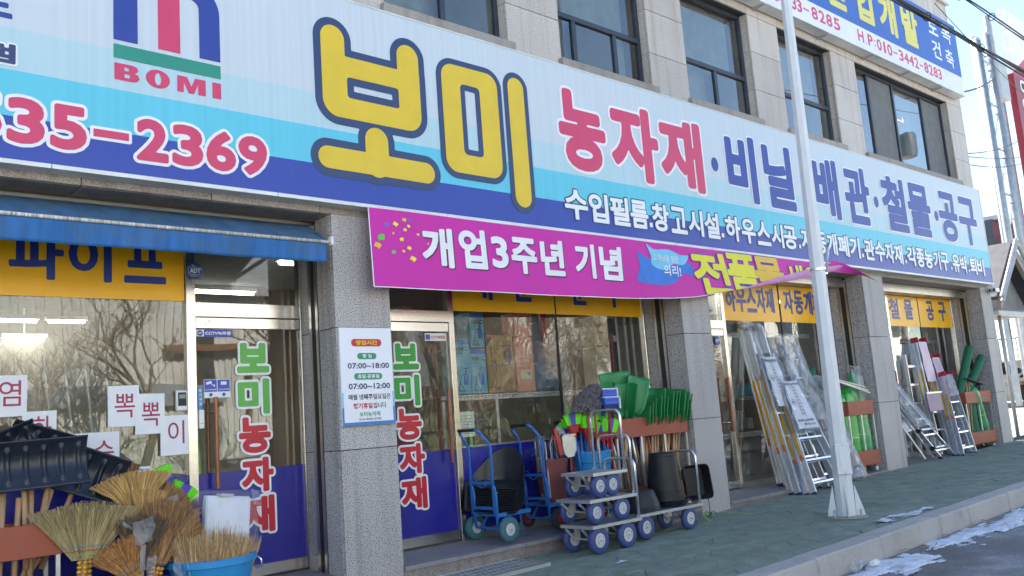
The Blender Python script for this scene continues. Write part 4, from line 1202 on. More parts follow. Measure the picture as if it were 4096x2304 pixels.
for ch, a, c, z0, z1, m in (('전', 8.00, 8.72, 1.255, 1.745, 'b_yellow'), ('품', 8.66, 9.32, 1.30, 1.775, 'b_yellow'), ('목', 9.24, 9.90, 1.36, 1.775, 'b_amber'), ('세', 9.98, 10.42, 1.40, 1.72, 'b_yellow'), ('일', 10.44, 10.9, 1.42, 1.72, 'b_yellow')):
    glyph(ch, a, c, z0, z1, (.021 if ch in '전품목' else .014), MT[m], bn, -.006, [(.014, MT['b_violet'])], fy=fyb, res=66, clip=clipf, skew=-.12)
def curve_poly(P, n=6):
    out = []
    m = len(P)
    for i in range(m):
        p0, p1, p2, p3 = [Vector((*P[(i+k-1) % m], 0)) for k in range(4)]
        for k in range(n):
            t = k/n
            v = .5*((2*p1)+(-p0+p2)*t+(2*p0-5*p1+4*p2-p3)*t*t+(-p0+3*p1-3*p2+p3)*t**3)
            out.append((v.x, v.y))
    return out
def decal(P, m, y, nm='print'): return plate([P], nm, MT[m], bn, y, .001, fy=fyb)
decal(curve_poly([(7.09, 1.66), (7.20, 1.62), (7.45, 1.55), (7.75, 1.56), (7.97, 1.585), (8.03, 1.45), (7.85, 1.47), (7.65, 1.36), (7.40, 1.32), (7.05, 1.35), (7.10, 1.50)]), 'b_blue', -.0035)
decal(curve_poly([(7.24, 1.76), (7.36, 1.71), (7.60, 1.725), (7.80, 1.68), (7.95, 1.675), (7.85, 1.57), (7.66, 1.565), (7.50, 1.49), (7.30, 1.53), (7.29, 1.64)]), 'b_sky', -.0065)
small_text('고객님을 향한', 7.32, 1.585, .075, MT['b_white'], bn, -.0095, width=.44, bold=.005, fy=fyb)
small_text('의리!', 7.48, 1.43, .12, MT['b_white'], bn, -.0095, width=.30, bold=.02, fy=fyb)
conf = random.Random(4)
for (px_, pz, c_, s_) in ((3.94, 1.66, 'b_blue', .03), (4.03, 1.67, 'b_yellow', .035), (4.12, 1.715, 'b_amber', .03), (4.18, 1.72, 'b_blue', .022), (4.16, 1.665, 'b_yellow', .022), (4.12, 1.63, 'b_yellow', .025), (4.0, 1.59, 'b_amber', .018),
                          (3.88, 1.545, 'b_green', .05), (4.08, 1.545, 'b_yellow', .03), (3.84, 1.475, 'b_amber', .045), (3.99, 1.43, 'b_green', .03), (4.09, 1.445, 'b_yellow', .02), (4.15, 1.475, 'b_yellow', .03), (4.18, 1.385, 'b_yellow', .042), (4.25, 1.60, 'b_yellow', .02), (4.35, 1.53, 'b_amber', .015)):
    if c_ not in MT: MT[c_] = mat(c_, (.10, .50, .05), .5)
    a = conf.uniform(-.5, .5); P = []
    for dx, dz in ((-1, -.6), (-.3, -.45), (.5, -.75), (1, .5), (.2, .75), (-.8, .6)):
        x, z = dx*s_*.75, dz*s_*.75; P.append((px_+x*math.cos(a)-z*math.sin(a), pz+x*math.sin(a)+z*math.cos(a)))
    decal(P, c_, -.003, 'confetti_print')

# ================================================================== across the street and far off
MT['cream_sheet'] = mat('cream_sheet_cladding', (.71, .71, .65), .6, var=.12, scale=1.2, stretch=(2, 1, .4), dirt=.35, dirtcol=(.35, .28, .2), dscale=1.2)
MT['grey_sheet'] = mat('grey_sheet_cladding', (.30, .33, .35), .6, var=.12, dirt=.3)
MT['rust'] = mat('rusty_steel', (.24, .10, .05), .9, var=.4, scale=5, bump=.3)
MT['dark_open'] = mat('dark_doorway', (.03, .03, .03), .9)
MT['bark'] = mat('pale_bark', (.22, .17, .12), .95, var=.3, scale=9, bump=.4)
MT['twig'] = mat('brown_twigs', (.27, .21, .15), .95, var=.3)
MT['fence_green'] = mat('fence_green_paint', (.16, .42, .10), .5)
MT['needle'] = mat('dark_conifer', (.05, .055, .03), .95, var=.4)
MT['old_wall'] = mat('old_rubble_wall', (.30, .25, .20), .95, var=.4, scale=4, bump=.6, bscale=12)
# road beyond, far pavement, bank
tag(MB().add([(X0, -11.5, g0-.15), (X0, -13.2, g0-.1), (X1, -13.2, g1-.1), (X1, -11.5, g1-.15)][::-1], [(0, 1, 2, 3)]).build('far_pavement', MT['concrete'], fix=False), kind='structure')
tag(MB().add([(X0, -13.2, g0-.1), (X0, -24, g0+.5), (X1+30, -24, g1+.9), (X1+30, -13.2, g1-.1)][::-1], [(0, 1, 2, 3)]).build('earth_bank', MT['earth'], fix=False), kind='structure')
MT['lot'] = mat('pale_lot_surface', (.42, .40, .36), .9, var=.15, dirt=.4, dirtcol=(.6, .6, .62), dscale=.6)
tag(MB().add([(17.205, .3, gz(17.2)-.006), (46, .3, g1-.006), (46, 60, g1-.006), (17.205, 60, gz(17.2)-.006)], [(0, 1, 2, 3)]).build('yard', MT['lot'], fix=False), kind='structure')
tag(MB().add([(46, -60, g1-.03), (900, -60, g1-.03), (900, 500, g1-.03), (46, 500, g1-.03)], [(0, 1, 2, 3)]).build('far_ground', MT['lot'], fix=False), kind='structure')
hl = MB()
hr = random.Random(2)
def hills(u, v):
    x = 900; y = -200 + 900*u
    return (x, y, -2 + v*(26 + 14*math.sin(y*.011) + 7*math.sin(y*.037+1)))
tag(MB().grid(hills, 60, 1).build('hills', mat('hazy_hills', (.25, .28, .27), .95), fix=False), kind='structure')

wh = wthing('warehouse', (5, -16.6, -1.3), 'long cream clad warehouse with dark openings across the street, seen mirrored in the shop glass', 'building')
xx = -12.0
while xx < 15.4:
    b = MB()
    for k in range(6):
        b.box(xx + k*.2, xx + k*.2 + .1, -16.56, -16.5, -1.3, 4.1); b.box(xx + k*.2 + .1, xx + k*.2 + .2, -16.60, -16.54, -1.3, 4.1)
    b.build('wall_panel', MT['cream_sheet'], wh)
    xx += 1.205
for x0, x1, z0, z1 in ((1.0, 3.6, .3, 2.2), (9.3, 9.9, -1.2, 3.4), (11.6, 15.2, 1.6, 2.5)):
    MB().box(x0, x1, -16.49, -16.42, z0, z1).build('opening', MT['dark_open'], wh)
for x in (9.2, 10.9, 12.8): MB().box(x, x+.09, -16.42, -16.25, -1.2, 2.6).build('rusty_post', MT['rust'], wh)
MB().box(8.6, 11.6, -16.45, -16.2, 2.5, 2.68).build('rusty_beam', MT['rust'], wh)
MB().box(-12, 15.5, -16.9, -16.3, 4.1, 4.5).build('eaves', MT['grey_metal'], wh)
MB().box(-12, 10.2, -16.44, -16.36, 1.05, 1.6).build('grey_band', MT['grey_sheet'], wh)
MB().box(-12, 15.5, -24, -16.62, -1.3, 4.05).build('shed', MT['grey_sheet'], wh)
w2 = wthing('grey_hall', (6, -26, -1), 'tall grey metal hall behind the warehouse, seen only in reflections', 'building')
for k in range(12): MB().box(-10+k*2.2, -10+k*2.2+2.18, -27, -26+(k % 2)*.03, -1, 8.6).build('wall_panel', MT['grey_sheet'], w2)
MB().box(-10.2, 16.6, -34, -25.8, 8.6, 9.0).build('roof', MT['grey_metal'], w2)
w3 = wthing('pale_house', (36, -20, -.6), 'pale sunlit house with white window trim beyond the roadside trees', 'building')
MB().box(24, 33, -26, -20, -.8, 6.5).build('wall', MT['cream_sheet'], w3)
MB().box(23.6, 33.4, -26.4, -19.6, 6.5, 6.9).build('roof', MT['grey_metal'], w3)
for x in (25.2, 28, 30.6):
    for z in (1.2, 4.0): MB().box(x, x+1.2, -19.99, -19.93, z, z+1.3).build('window', MT['win_frame'], w3)
w4 = wthing('cream_block', (52, -22, -.6), 'plain cream block far down the street', 'building')
MB().box(40, 66, -32, -22, -.8, 9).build('wall', MT['cream_sheet'], w4)
for x in range(42, 64, 3):
    for z in (1, 4, 6.7): MB().box(x, x+1.5, -21.99, -21.9, z, z+1.2).build('window', MT['win_frame'], w4)

def tree_parts(seed, h, depth=5, spread=.55):
    r = random.Random(seed); trunk = MB(); crown = MB()
    def grow(p, d, l, rad, lev):
        n = 3; pts = [p]; q = p.copy(); dd = d.copy()
        for k in range(n):
            dd = (dd + Vector((r.uniform(-.16, .16), r.uniform(-.16, .16), r.uniform(-.02, .12)))).normalized()
            q = q + dd * l / n; pts.append(q.copy())
        tgt = trunk if lev <= 1 else crown
        tgt.tube(pts, [rad * (1 - .35*k/n) for k in range(n+1)], 6 if lev < 2 else 3, cap=False)
        if lev >= depth: return
        nb = 2 if lev == 0 else r.choice((2, 3))
        for k in range(nb + (1 if lev > 1 else 0)):
            base = pts[-1] if k < 2 else pts[r.choice((1, 2))]
            a = Vector((r.uniform(-1, 1), r.uniform(-1, 1), r.uniform(-.2, .7))).normalized()
            nd_ = (dd * (1 - spread) + a * spread).normalized()
            grow(base, nd_, l * r.uniform(.62, .82), rad * .6, lev + 1)
    grow(Vector((0, 0, 0)), Vector((0, 0, 1)), h*.28, h*.018, 0)
    return trunk, crown
TR = []
for s_ in range(3):
    t = empty('bare_tree', (0, 0, 0), label='leafless roadside tree', cat='tree', group='leafless trees across the street')
    a, c = tree_parts(20+s_, 6.5)
    a.build('trunk', MT['bark'], t, smooth=True, fix=False); c.build('crown', MT['twig'], t, fix=False)
    TR.append(t)
pos = [(2.2, -13.4, 'leafless tree furthest left before the pale warehouse in the mirrored street'), (5.9, -14.3, 'leafless tree between two others before the pale warehouse, mirrored above the sheets'), (4.6, -13.6, 'leafless tree in front of the pale warehouse, reflected left of the white sheets'), (7.0, -13.9, 'leafless tree near the white car across the road'), (10.2, -13.4, 'leafless tree beside the rusty warehouse beam'),
       (16.6, -13.6, ''), (18.2, -14.6, ''), (19.6, -13.2, ''), (21.3, -14.2, ''), (23.0, -13.4, ''), (24.6, -14.4, ''), (26.4, -13.5, ''), (28.6, -14.0, ''), (31.5, -13.6, ''), (35, -13.7, ''), (39, -13.9, '')]
used = [False]*3
rt = random.Random(9)
for k, (x, y, lab) in enumerate(pos):
    p = TR[k % 3]
    o = dup(p) if used[k % 3] else p
    used[k % 3] = True
    sc = rt.uniform(.8, 1.15)
    o.location = (x, y, gz(x)-.2); o.rotation_euler = (0, 0, rt.uniform(0, 6.28)); o.scale = (sc, sc, sc)
    o['label'] = lab if lab else ['', '', '', '', '', 'first', 'second', 'third', 'fourth', 'fifth', 'sixth', 'seventh', 'eighth', 'ninth', 'tenth', 'last'][k] + ' leafless tree counted along the roadside row mirrored in the shop windows'
# brushy conifers
for k, (x, y, h) in enumerate(((17.4, -16.5, 4.6), (20.6, -17.4, 5.4), (33.5, -17, 6.0))):
    t = wthing('conifer', (x, y, gz(x)), ('small', 'middle', 'tall')[k] + ' dark shaggy conifer behind the leafless roadside trees', 'tree')
    MB().tube([(x, y, gz(x)-.3), (x, y, gz(x)+h*.95)], [.13, .03], 7).build('trunk', MT['bark'], t)
    r = random.Random(k); b = MB()
    for i in range(3200):
        zz = r.random()**.8; rad = (1-zz)*h*.27 + .1; a = r.uniform(0, 6.28); q = rad*math.sqrt(r.random())*(.7+.5*r.random())
        c_ = Vector((x+q*math.cos(a), y+q*math.sin(a), gz(x)+.6+zz*(h-.6)))
        d = Vector((math.cos(a), math.sin(a), r.uniform(-.5, .3)))*.22; s2 = Vector((-math.sin(a), math.cos(a), r.uniform(-.3, .3)))*.05
        b.add([c_-s2, c_+d, c_+s2], [(0, 1, 2)])
    b.build('crown', MT['needle'], t, fix=False)
bs = random.Random(77); b = MB()
for i in range(17000):
    x = bs.uniform(15.5, 40); y = bs.uniform(-18.5, -15.2); z = gz(x) + bs.random()**1.1*(4.2 if x < 26 else 2.0)*(1+.3*math.sin(x*1.3))
    a = bs.uniform(0, 6.28); l = bs.uniform(.25, .75)
    p = Vector((x, y, z)); d = Vector((math.cos(a)*.5, math.sin(a)*.3, 1)).normalized()*l; s2 = Vector((.022, 0, 0))
    b.add([p-s2, p+s2, p+d], [(0, 1, 2)])
tag(b.build('dry_brush', MT['twig'], fix=False), 'tangle of dry brown brushwood on the bank behind the roadside trees', 'brushwood', kind='stuff')
tag(MB().grid(lambda u, v: (15.8+12*u, -19.5-3*v, -1.2+(5.2+.9*math.sin(u*9)+.5*math.sin(u*23))*v), 40, 3).build('wooded_bank', MT['needle'], smooth=True, fix=False), kind='structure')
# green mesh fence
fn_ = wthing('mesh_fence', (12, -12.9, -1.3), 'bright green wire mesh fence along the far pavement', 'fence')
for k in range(19):
    x = 2.0 + 2.0*k; MB().box(x-.03, x+.03, -12.93, -12.87, gz(x)-.15, gz(x)+1.45).build('post', MT['fence_green'], fn_)
b = MB()
for k in range(19*14):
    x = 2.0 + k*2.0/14
    if x < 38: b.box(x, x+.008, -12.905, -12.897, gz(x)-.05, gz(x)+1.4)
for k in range(8):
    z = -.02 + k*.19; b.bar((2, -12.9, gz(2)+z), (38, -12.9, gz(38)+z), .008, .008)
tag(b.build('wire_mesh', MT['fence_green'], fn_, fix=False), kind='stuff')

# cars across the road
MT['car_glass'] = mat('car_glass', (.02, .025, .025), .08, spec=.8)
MT['tyre'] = mat('tyre_rubber', (.02, .02, .02), .8)
def car(name, x, y, z, col, label, L=4.3, H=1.5, flip=1):
    t = wthing(name, (x, y, z), label, 'car')
    paint = mat(name+'_paint', col, .25, coat=.8, var=.03)
    prof = [(-.5, .22), (-.5, .52), (-.47, .60), (-.30, .66), (-.17, .97), (.22, 1.0), (.36, .68), (.48, .60), (.5, .45), (.49, .22)]
    def P(u, v): return (x + flip*u*L, z + v*H)
    W = .84
    b = MB(); secs = [(-W, .0), (-W*.98, .03), (W*.98, .03), (W, 0)]
    low = [P(u, min(v, .66)) for u, v in prof]
    b.prism(low[:4] + [P(.36, .66)] + low[7:], y-W, y+W)
    b.build('body', paint, t, bevel=.05)
    up = [P(-.30, .64), P(-.17, .97), P(.22, 1.0), P(.37, .64)]
    n = len(up); b = MB()
    b.add([(a, y-W*.93 + (.12 if k in (1, 2) else 0), c) for k, (a, c) in enumerate(up)] + [(a, y+W*.93 - (.12 if k in (1, 2) else 0), c) for k, (a, c) in enumerate(up)],
          [(0, 1, 2, 3), (7, 6, 5, 4), (0, 4, 5, 1), (1, 5, 6, 2), (2, 6, 7, 3), (3, 7, 4, 0)])
    b.build('cabin', MT['car_glass'], t, bevel=.03)
    b = MB().add([(up[1][0]-.01*flip, y-W*.80, up[1][1]+.005), (up[2][0], y-W*.80, up[2][1]+.005), (up[2][0], y+W*.80, up[2][1]+.005), (up[1][0], y+W*.80, up[1][1]+.005),
                  (up[1][0]-.01*flip, y-W*.80, up[1][1]+.04), (up[2][0], y-W*.80, up[2][1]+.04), (up[2][0], y+W*.80, up[2][1]+.04), (up[1][0], y+W*.80, up[1][1]+.04)],
                 [(0,3,2,1),(4,5,6,7),(0,1,5,4),(1,2,6,5),(2,3,7,6),(3,0,4,7)])
    b.build('roof', paint, t, bevel=.015)
    for s_ in (-1, 1):
        for (k0, k1) in ((0, 1), (3, 2)):
            MB().bar((up[k0][0], y+s_*W*.94, up[k0][1]), (up[k1][0], y+s_*W*.80, up[k1][1]+.02), .06, .06).build('pillar', paint, t)
        xm = (up[1][0]+up[2][0])/2; MB().bar((xm, y+s_*W*.945, z+.64*H), (xm, y+s_*W*.81, z+.99*H), .05, .07).build('pillar', paint, t)
        for u in (-.31, .31):
            w = MB().lathe([(.0, -.1), (.22, -.1), (.31, -.08), (.33, -.0), (.31, .08), (.22, .1), (0, .1)], (x+flip*u*L, y+s_*(W-.06), z+.32), 20, 'y').build('wheel', MT['tyre'], t, smooth=True)
            MB().lathe([(0, -.115), (.2, -.112), (.2, .112), (0, .115)], (x+flip*u*L, y+s_*(W-.055), z+.32), 14, 'y').build('rim', MT['alu'], w)
        MB().box(*sorted((x+flip*.485*L, x+flip*.505*L)), y+s_*.5-.18, y+s_*.5+.18, z+.5*H, z+.6*H).build('headlight', MT['white_plastic'], t)
        MB().box(*sorted((x-flip*.485*L, x-flip*.507*L)), y+s_*.62-.14, y+s_*.62+.14, z+.48*H, z+.62*H).build('tail_light', MT['ink_red2'], t)
    return t
car('parked_car', 4.4, -10.2, gz(4.4)-.19, (.75, .75, .72), 'white estate car parked across the road, mirrored under the white sheets', flip=-1)
car('parked_car', 9.9, -10.3, gz(9.9)-.19, (.02, .025, .03), 'dark car with red tail lights parked across the road, mirrored in the left door', H=1.6, flip=1)
car('parked_car', 19.6, -10.3, gz(19)-.19, (.6, .6, .6), 'silver car parked further along the far side of the road', flip=1)

# utility pole with transformer across the road
up_ = wthing('utility_pole', (41.1, -10.9, -1.2), 'concrete utility pole with a round transformer across the road', 'utility pole')
MB().tube([(41.1, -11.2, -1.3), (41.1, -11.2, 14)], [.17, .11], 12).build('post', MT['concrete'], up_, smooth=True)
MB().bar((40.1, -11.2, 12.9), (42.1, -11.2, 12.9), .09, .09).build('crossarm', MT['grey_metal'], up_)
MB().lathe([(0, 10.9), (.42, 10.92), (.45, 11.1), (.45, 11.9), (.36, 12.02), (0, 12.05)], (41.1, -10.7, 0), 16).build('transformer', MT['win_frame'], up_, smooth='auto')  # dark material puts the backlit silhouette into the transformer's colour
for x in (40.2, 41.1, 42.0): MB().lathe([(.03, 12.94), (.05, 13.0), (.03, 13.06), (.05, 13.12), (.0, 13.18)], (x, -11.2, 0), 8).build('insulator', MT['white_plastic'], up_)

# ------------------------------------------------------------------ overhead cables in front of the shop
MT['cable'] = mat('black_cable', (.045, .047, .055), .6)
def cable(z0, z1, y, xr, rad, n, label, seed, sag=.35, spiral=True):
    r = random.Random(seed)
    t = wthing('overhead_cable', (14, y, z0), label, 'cable')
    x0, x1 = xr
    def c(x):
        u = (x-x0)/(x1-x0); return (z0 + (z1-z0)*u - sag*4*u*(1-u))
    for k in range(n):
        oy, oz = r.uniform(-.024, .024), r.uniform(-.024, .024); ph = r.uniform(0, 6)
        pts = [(x0+(x1-x0)*i/60, y+oy+.012*math.sin(i*.9+ph), c(x0+(x1-x0)*i/60)+oz+.012*math.sin(i*.7+ph)) for i in range(61)]
        MB().tube(pts, rad*r.uniform(.6, 1.1), 6).build('wire', MT['cable'], t, smooth=True)
    x = x0+1.5
    while x < x1:
        MB().tube([(x, y+.035*math.cos(a), c(x)+.04*math.sin(a)) for a in [k*math.pi/5 for k in range(10)]], .005, 5, closed=True).build('tie_ring', MT['cable'], t)
        x += r.uniform(.7, 1.5)
    return t
cable(3.45, 4.1, -3.0, (-2, 48), .0095, 5, 'lower thick bundle of black cables crossing in front of the builders signboard', 3, sag=.28)
cable(3.93, 4.5, -3.0, (-2, 48), .008, 3, 'upper pair of twisted cables crossing the sky above the builders signboard', 5, sag=.28)
def thin_wire(p0, p1, lab, sag=.1, rad=.006):
    t = wthing('thin_wire', p0, lab, 'wire')
    p0, p1 = Vector(p0), Vector(p1)
    MB().tube([p0.lerp(p1, k/20) - Vector((0, 0, sag*4*(k/20)*(1-k/20))) for k in range(21)], rad, 5).build('wire', MT['cable'], t)
thin_wire((17.2, .1, 5.55), (29, 3, 9.45), 'dark service cable rising from the building corner to the lattice mast', .1, .022)
thin_wire((17.2, .1, 4.35), (30.2, 3, 7.6), 'thin wire fanning out from the wall below the builders signboard', .1, .012)
thin_wire((17.2, .1, 4.3), (30.2, 3, 7.05), 'thin wire just under the fanning one at the building corner', .05, .012)
thin_wire((17.2, .1, 4.15), (30.2, 3, 6.85), 'lowest thin wire leaving the building corner', .1, .012)
thin_wire((12.5, -1.5, 5.4), (30, 1, 6.6), 'fine dark wire passing over the blue builders signboard', .25, .006)

# ------------------------------------------------------------------ porch with steep gable beyond the corner
MT['slate'] = mat('dark_roof_slab', (.085, .085, .10), .85, var=.15, bump=.3)
MT['soffit'] = mat('grey_soffit', (.22, .22, .22), .8)
pc = wthing('gabled_porch', (18.8, 1.0, -1.0), 'steep gabled stone porch with tubular posts right of the shop corner', 'porch')
ax, az = 18.72, 2.76
for k in range(3):
    y0 = .02 + k*1.15
    MB().add([(ax, y0, az), (17.50, y0, 1.62), (17.50, y0+1.14, 1.62), (ax, y0+1.14, az), (ax, y0, az-.07), (17.55, y0, 1.56), (17.55, y0+1.14, 1.56), (ax, y0+1.14, az-.07)],
             [(0,3,2,1),(4,5,6,7),(0,1,5,4),(1,2,6,5),(2,3,7,6),(3,0,4,7)]).build('roof_slab', MT['slate'], pc)
    MB().add([(ax, y0, az), (19.94, y0, 1.62), (19.94, y0+1.14, 1.62), (ax, y0+1.14, az), (ax, y0, az-.07), (19.89, y0, 1.56), (19.89, y0+1.14, 1.56), (ax, y0+1.14, az-.07)],
             [(0,1,2,3),(4,7,6,5),(0,4,5,1),(1,5,6,2),(2,6,7,3),(3,7,4,0)]).build('roof_slab', MT['slate'], pc)
for s_ in (-1, 1):
    MB().add([(ax, -.03, az-.08), (ax+s_*1.20, -.03, 1.54), (ax+s_*1.20, -.03, 1.36), (ax, -.03, az-.34), (ax, .05, az-.08), (ax+s_*1.20, .05, 1.54), (ax+s_*1.20, .05, 1.36), (ax, .05, az-.34)],
             [(0,1,2,3),(7,6,5,4),(0,4,5,1),(1,5,6,2),(2,6,7,3),(3,7,4,0)]).build('barge_board', MT['granite_trim'], pc)
    for k in range(2): MB().tube([(ax+.02*s_, -.08-.0*k, az+.02-.09*k), (ax+s_*1.24, -.08, 1.60-.09*k)], .035, 8).build('edge_tube', MT['grey_metal'], pc)
MB().box(17.5, 19.95, .1, 3.4, 1.34, 1.42).build('soffit', MT['soffit'], pc)
MB().add([(17.6, .3, 1.43), (19.85, .3, 1.43), (ax, .3, 2.5)], [(0, 1, 2)]).build('gable_infill', MT['soffit'], pc, thick=.02)
MB().box(17.50, 19.95, .02, .12, 1.28, 1.36).build('front_beam', MT['grey_metal'], pc)
for x, y in ((17.86, .15), (19.6, .15), (19.6, 3.2)): MB().tube([(x, y, 1.3), (x, y, -1.05)], .035, 10).build('post', MT['grey_metal'], pc, smooth=True)
gp = wthing('stone_gatepost', (17.9, .8, -1.05), 'pale granite pillar standing just behind the shop corner', 'pillar')
for z0, z1 in ((-1.05, -.13), (-.13, .6), (.6, 1.28)): MB().box(17.55, 17.80, .62, .95, z0+.002, z1-.002).build('stone_block', MT['granite_wall'], gp, bevel=.004)

# lattice mast and tall shop sign
MT['mast'] = mat('galvanised_tube', (.30, .33, .36), .45, .4, var=.15)
ms = wthing('lattice_mast', (28.5, 3.2, -.8), 'three legged galvanised lattice mast beside the tall red sign', 'mast')
legs = [(27.85, 3.0, 10.35), (28.75, 3.0, 10.75), (29.1, 3.5, 10.9)]
for x, y, z in legs:
    MB().tube([(x, y, -.9), (x, y, z)], .11, 10).build('leg', MT['mast'], ms, smooth=True)
    MB().lathe([(.10, z), (.10, z+.06), (.05, z+.12), (0, z+.13)], (x, y, 0), 10).build('cap', MT['grey_metal'], ms)
z = 0.0
while z < 10.2:
    for (p, q) in ((0, 1), (1, 2), (0, 2)):
        a, c = legs[p], legs[q]
        MB().bar((a[0], a[1], z), (c[0], c[1], z), .05, .05).build('strut', MT['mast'], ms)
        if (p, q) != (1, 2): MB().bar((a[0], a[1], z), (c[0], c[1], min(z+1.35, 10.1)), .05, .05).build('brace', MT['mast'], ms)
    z += 1.4
rs = wthing('tall_red_sign', (31.5, 3, 2), 'tall red and white vertical sign with white outlined letters at the right edge', 'sign')
MB().box(30.35, 33.9, 2.9, 3.10, 9.85, 12.1).build('white_panel', mat('sign_white_gloss', (.75, .73, .76), .4), rs)
MB().box(30.35, 33.9, 2.9, 3.10, 3.5, 9.84).build('red_panel', mat('sign_red_gloss', (.24, .010, .02), .4), rs)
P = [(30.35, 9.84), (30.35, 9.86)] + [(30.35+3.55*k/12, 9.86+1.35*math.sin(k/12*math.pi*.5)) for k in range(1, 13)] + [(33.9, 9.84)]
plate([P], 'red_swoosh', MT['ink_red2'], rs, 2.897, .002)
for ch, z0 in (('자', 8.55), ('전', 7.25), ('거', 5.95)):
    glyph(ch, 30.85, 32.9, z0, z0+1.2, .07, MT['ink_black'], rs, 2.892, [(.09, MT['ink_white'])], res=60)
tag(rs)
MB().box(30.0, 33.6, 2.92, 3.2, 1.2, 3.4).build('dark_lower_box', MT['win_frame'], rs)
for x in (30.4, 33.2): MB().tube([(x, 3.4, -.8), (x, 3.4, 12)], .12, 10).build('pole', MT['mast'], rs)
gb = wthing('grey_sign_box', (29.5, 3, 8.8), 'small blank grey sign box between the mast and the red sign', 'sign box')
MB().box(29.22, 29.95, 2.95, 3.2, 8.85, 10.1).build('box', MT['grey_metal'], gb, bevel=.02)
MB().bar((29.1, 3.3, 8.7), (29.5, 3.1, 8.75), .05, .05).build('bracket', MT['mast'], gb)
# dark structure low right
sh = wthing('dark_shed', (31, 4.2, -.6), 'dark corrugated shed at the right edge under the tall sign', 'shed')
MB().box(29.7, 36, 4, 8, 3.4, 5.2).build('upper_wall', MT['win_frame'], sh)
MB().box(29.9, 36.2, 3.9, 8.1, 5.2, 5.35).build('roof', MT['grey_metal'], sh)
for x in (30, 35.8): MB().box(x, x+.15, 4.1, 4.25, -.7, 3.4).build('post', MT['mast'], sh)

# apartment blocks far off
MT['apt'] = mat('white_apartment', (.74, .73, .70), .8, var=.05)
MT['apt_glass'] = mat('apartment_windows', (.18, .20, .22), .4)
for k, (x, y, w, z1, lab) in enumerate(((400, 117, 14, 24.5, 'far white apartment block, the left and lower one seen past the corner'), (392, 101, 12, 31, 'far white apartment block, the taller right one seen past the corner'), (380, 138, 16, 17, 'low pale building left of the far apartment blocks'))):
    t = wthing('apartment_block', (x, y, -1), lab, 'building')
    MB().box(x, x+12, y-w/2, y+w/2, -1, z1).build('wall', MT['apt'], t)
    n = int((z1-1)/2.9)
    for i in range(n):
        z = 1.4 + i*2.9
        for s_ in (-1, 1): MB().box(x-.15, x-.02, y+s_*w*.25-w*.2, y+s_*w*.25+w*.2, z, z+1.4).build('window', MT['apt_glass'], t)
# railing, flatbed with tyres, junk in the yard
rl = wthing('yard_railing', (34, 8, -.5), 'dark railing on a low bank behind the yard', 'railing')
for k in range(30):
    y = 4.4 + k*.22; MB().box(38, 38.03, y, y+.03, .9, 1.75).build('bar', MT['win_frame'], rl)
MB().box(37.98, 38.05, 4.3, 11, 1.75, 1.80).build('top_rail', MT['win_frame'], rl)
MB().box(38.05, 38.3, 4.2, 11, -.7, .9).build('low_wall', MT['concrete'], rl)
ft = wthing('flatbed_trailer', (33, 6, -.6), 'rusty flatbed trailer carrying old tyres in the sunny yard', 'trailer')
MB().box(31, 37, 4.4, 7.4, .05, .17).build('bed', MT['granite_trim'], ft)
for y in (4.5, 7.2):
    MB().bar((31.2, y, .0), (36.8, y, .0), .1, .14).build('beam', MT['rust'], ft)
for x, y in ((32.3, 4.6), (35.6, 4.6), (32.3, 7.1), (35.6, 7.1)):
    w = MB().lathe([(.28, -.12), (.48, -.10), (.52, 0), (.48, .10), (.28, .12), (.28, -.12)], (x, y, -.2), 22, 'y').build('wheel', MT['tyre'], ft, smooth='auto')
    MB().lathe([(0, -.05), (.28, -.08), (.28, .08), (0, .05)], (x, y, -.2), 16, 'y').build('rim', MT['white_plastic'], w)
rj = random.Random(8)
for k in range(9):
    x, y = rj.uniform(31.5, 36), rj.uniform(4.8, 7)
    t = wthing('old_tyre', (x, y, .2), 'worn black tyre, the ' + ['first', 'second', 'third', 'fourth', 'fifth', 'sixth', 'seventh', 'eighth', 'ninth'][k] + ' thrown on the heap on the flatbed trailer', 'tyre', 'worn tyres heaped on the trailer')
    MB().lathe([(.2, -.09), (.36, -.10), (.42, 0), (.36, .10), (.2, .09)], (x, y, .28 + .16*(k % 3)), 18, 'z').build('casing', MT['tyre'], t, smooth=True)

# ================================================================== goods in front of the second bay
MT['blue_tube'] = mat('blue_enamel_tube', (.025, .16, .50), .35, var=.1, dirt=.2, dirtcol=(.05, .1, .2))
MT['teal_tyre'] = mat('blue_green_tyre', (.045, .13, .16), .7, var=.1, bump=.3, bscale=90)
MT['blue_tyre'] = mat('blue_urethane_tyre', (.036, .062, .19), .55, var=.12)
MT['dark_tyre'] = mat('dark_tyre', (.022, .026, .032), .7)
MT['rim_white'] = mat('pale_wheel_rim', (.55, .56, .58), .45, dirt=.3, dirtcol=(.3, .3, .3), dscale=12)
MT['rim_red'] = mat('red_wheel_rim', (.42, .02, .03), .4)
MT['deck'] = mat('chequer_aluminium_deck', (.50, .52, .54), .38, .8, var=.12, bump=.3, bscale=60)
MT['lip'] = mat('aluminium_edge', (.66, .66, .65), .33, .75, var=.1, dirt=.15)
MT['black_poly'] = mat('black_polythene', (.012, .0125, .014), .46, spec=.35, var=.2, dirt=.25, dirtcol=(.05, .05, .055))
MT['maroon'] = mat('maroon_plastic', (.16, .045, .045), .5, dirt=.35, dirtcol=(.22, .13, .11))
MT['sky_plastic'] = mat('sky_blue_plastic', (.03, .26, .58), .38, dirt=.12, dirtcol=(.1, .25, .4))
MT['wood'] = mat('broom_handle_wood', (.42, .26, .14), .6, var=.25, scale=5, stretch=(6, 6, 1))
MT['wood_red'] = mat('varnished_red_brown_wood', (.30, .085, .04), .5, var=.2, scale=5, stretch=(6, 6, 1))
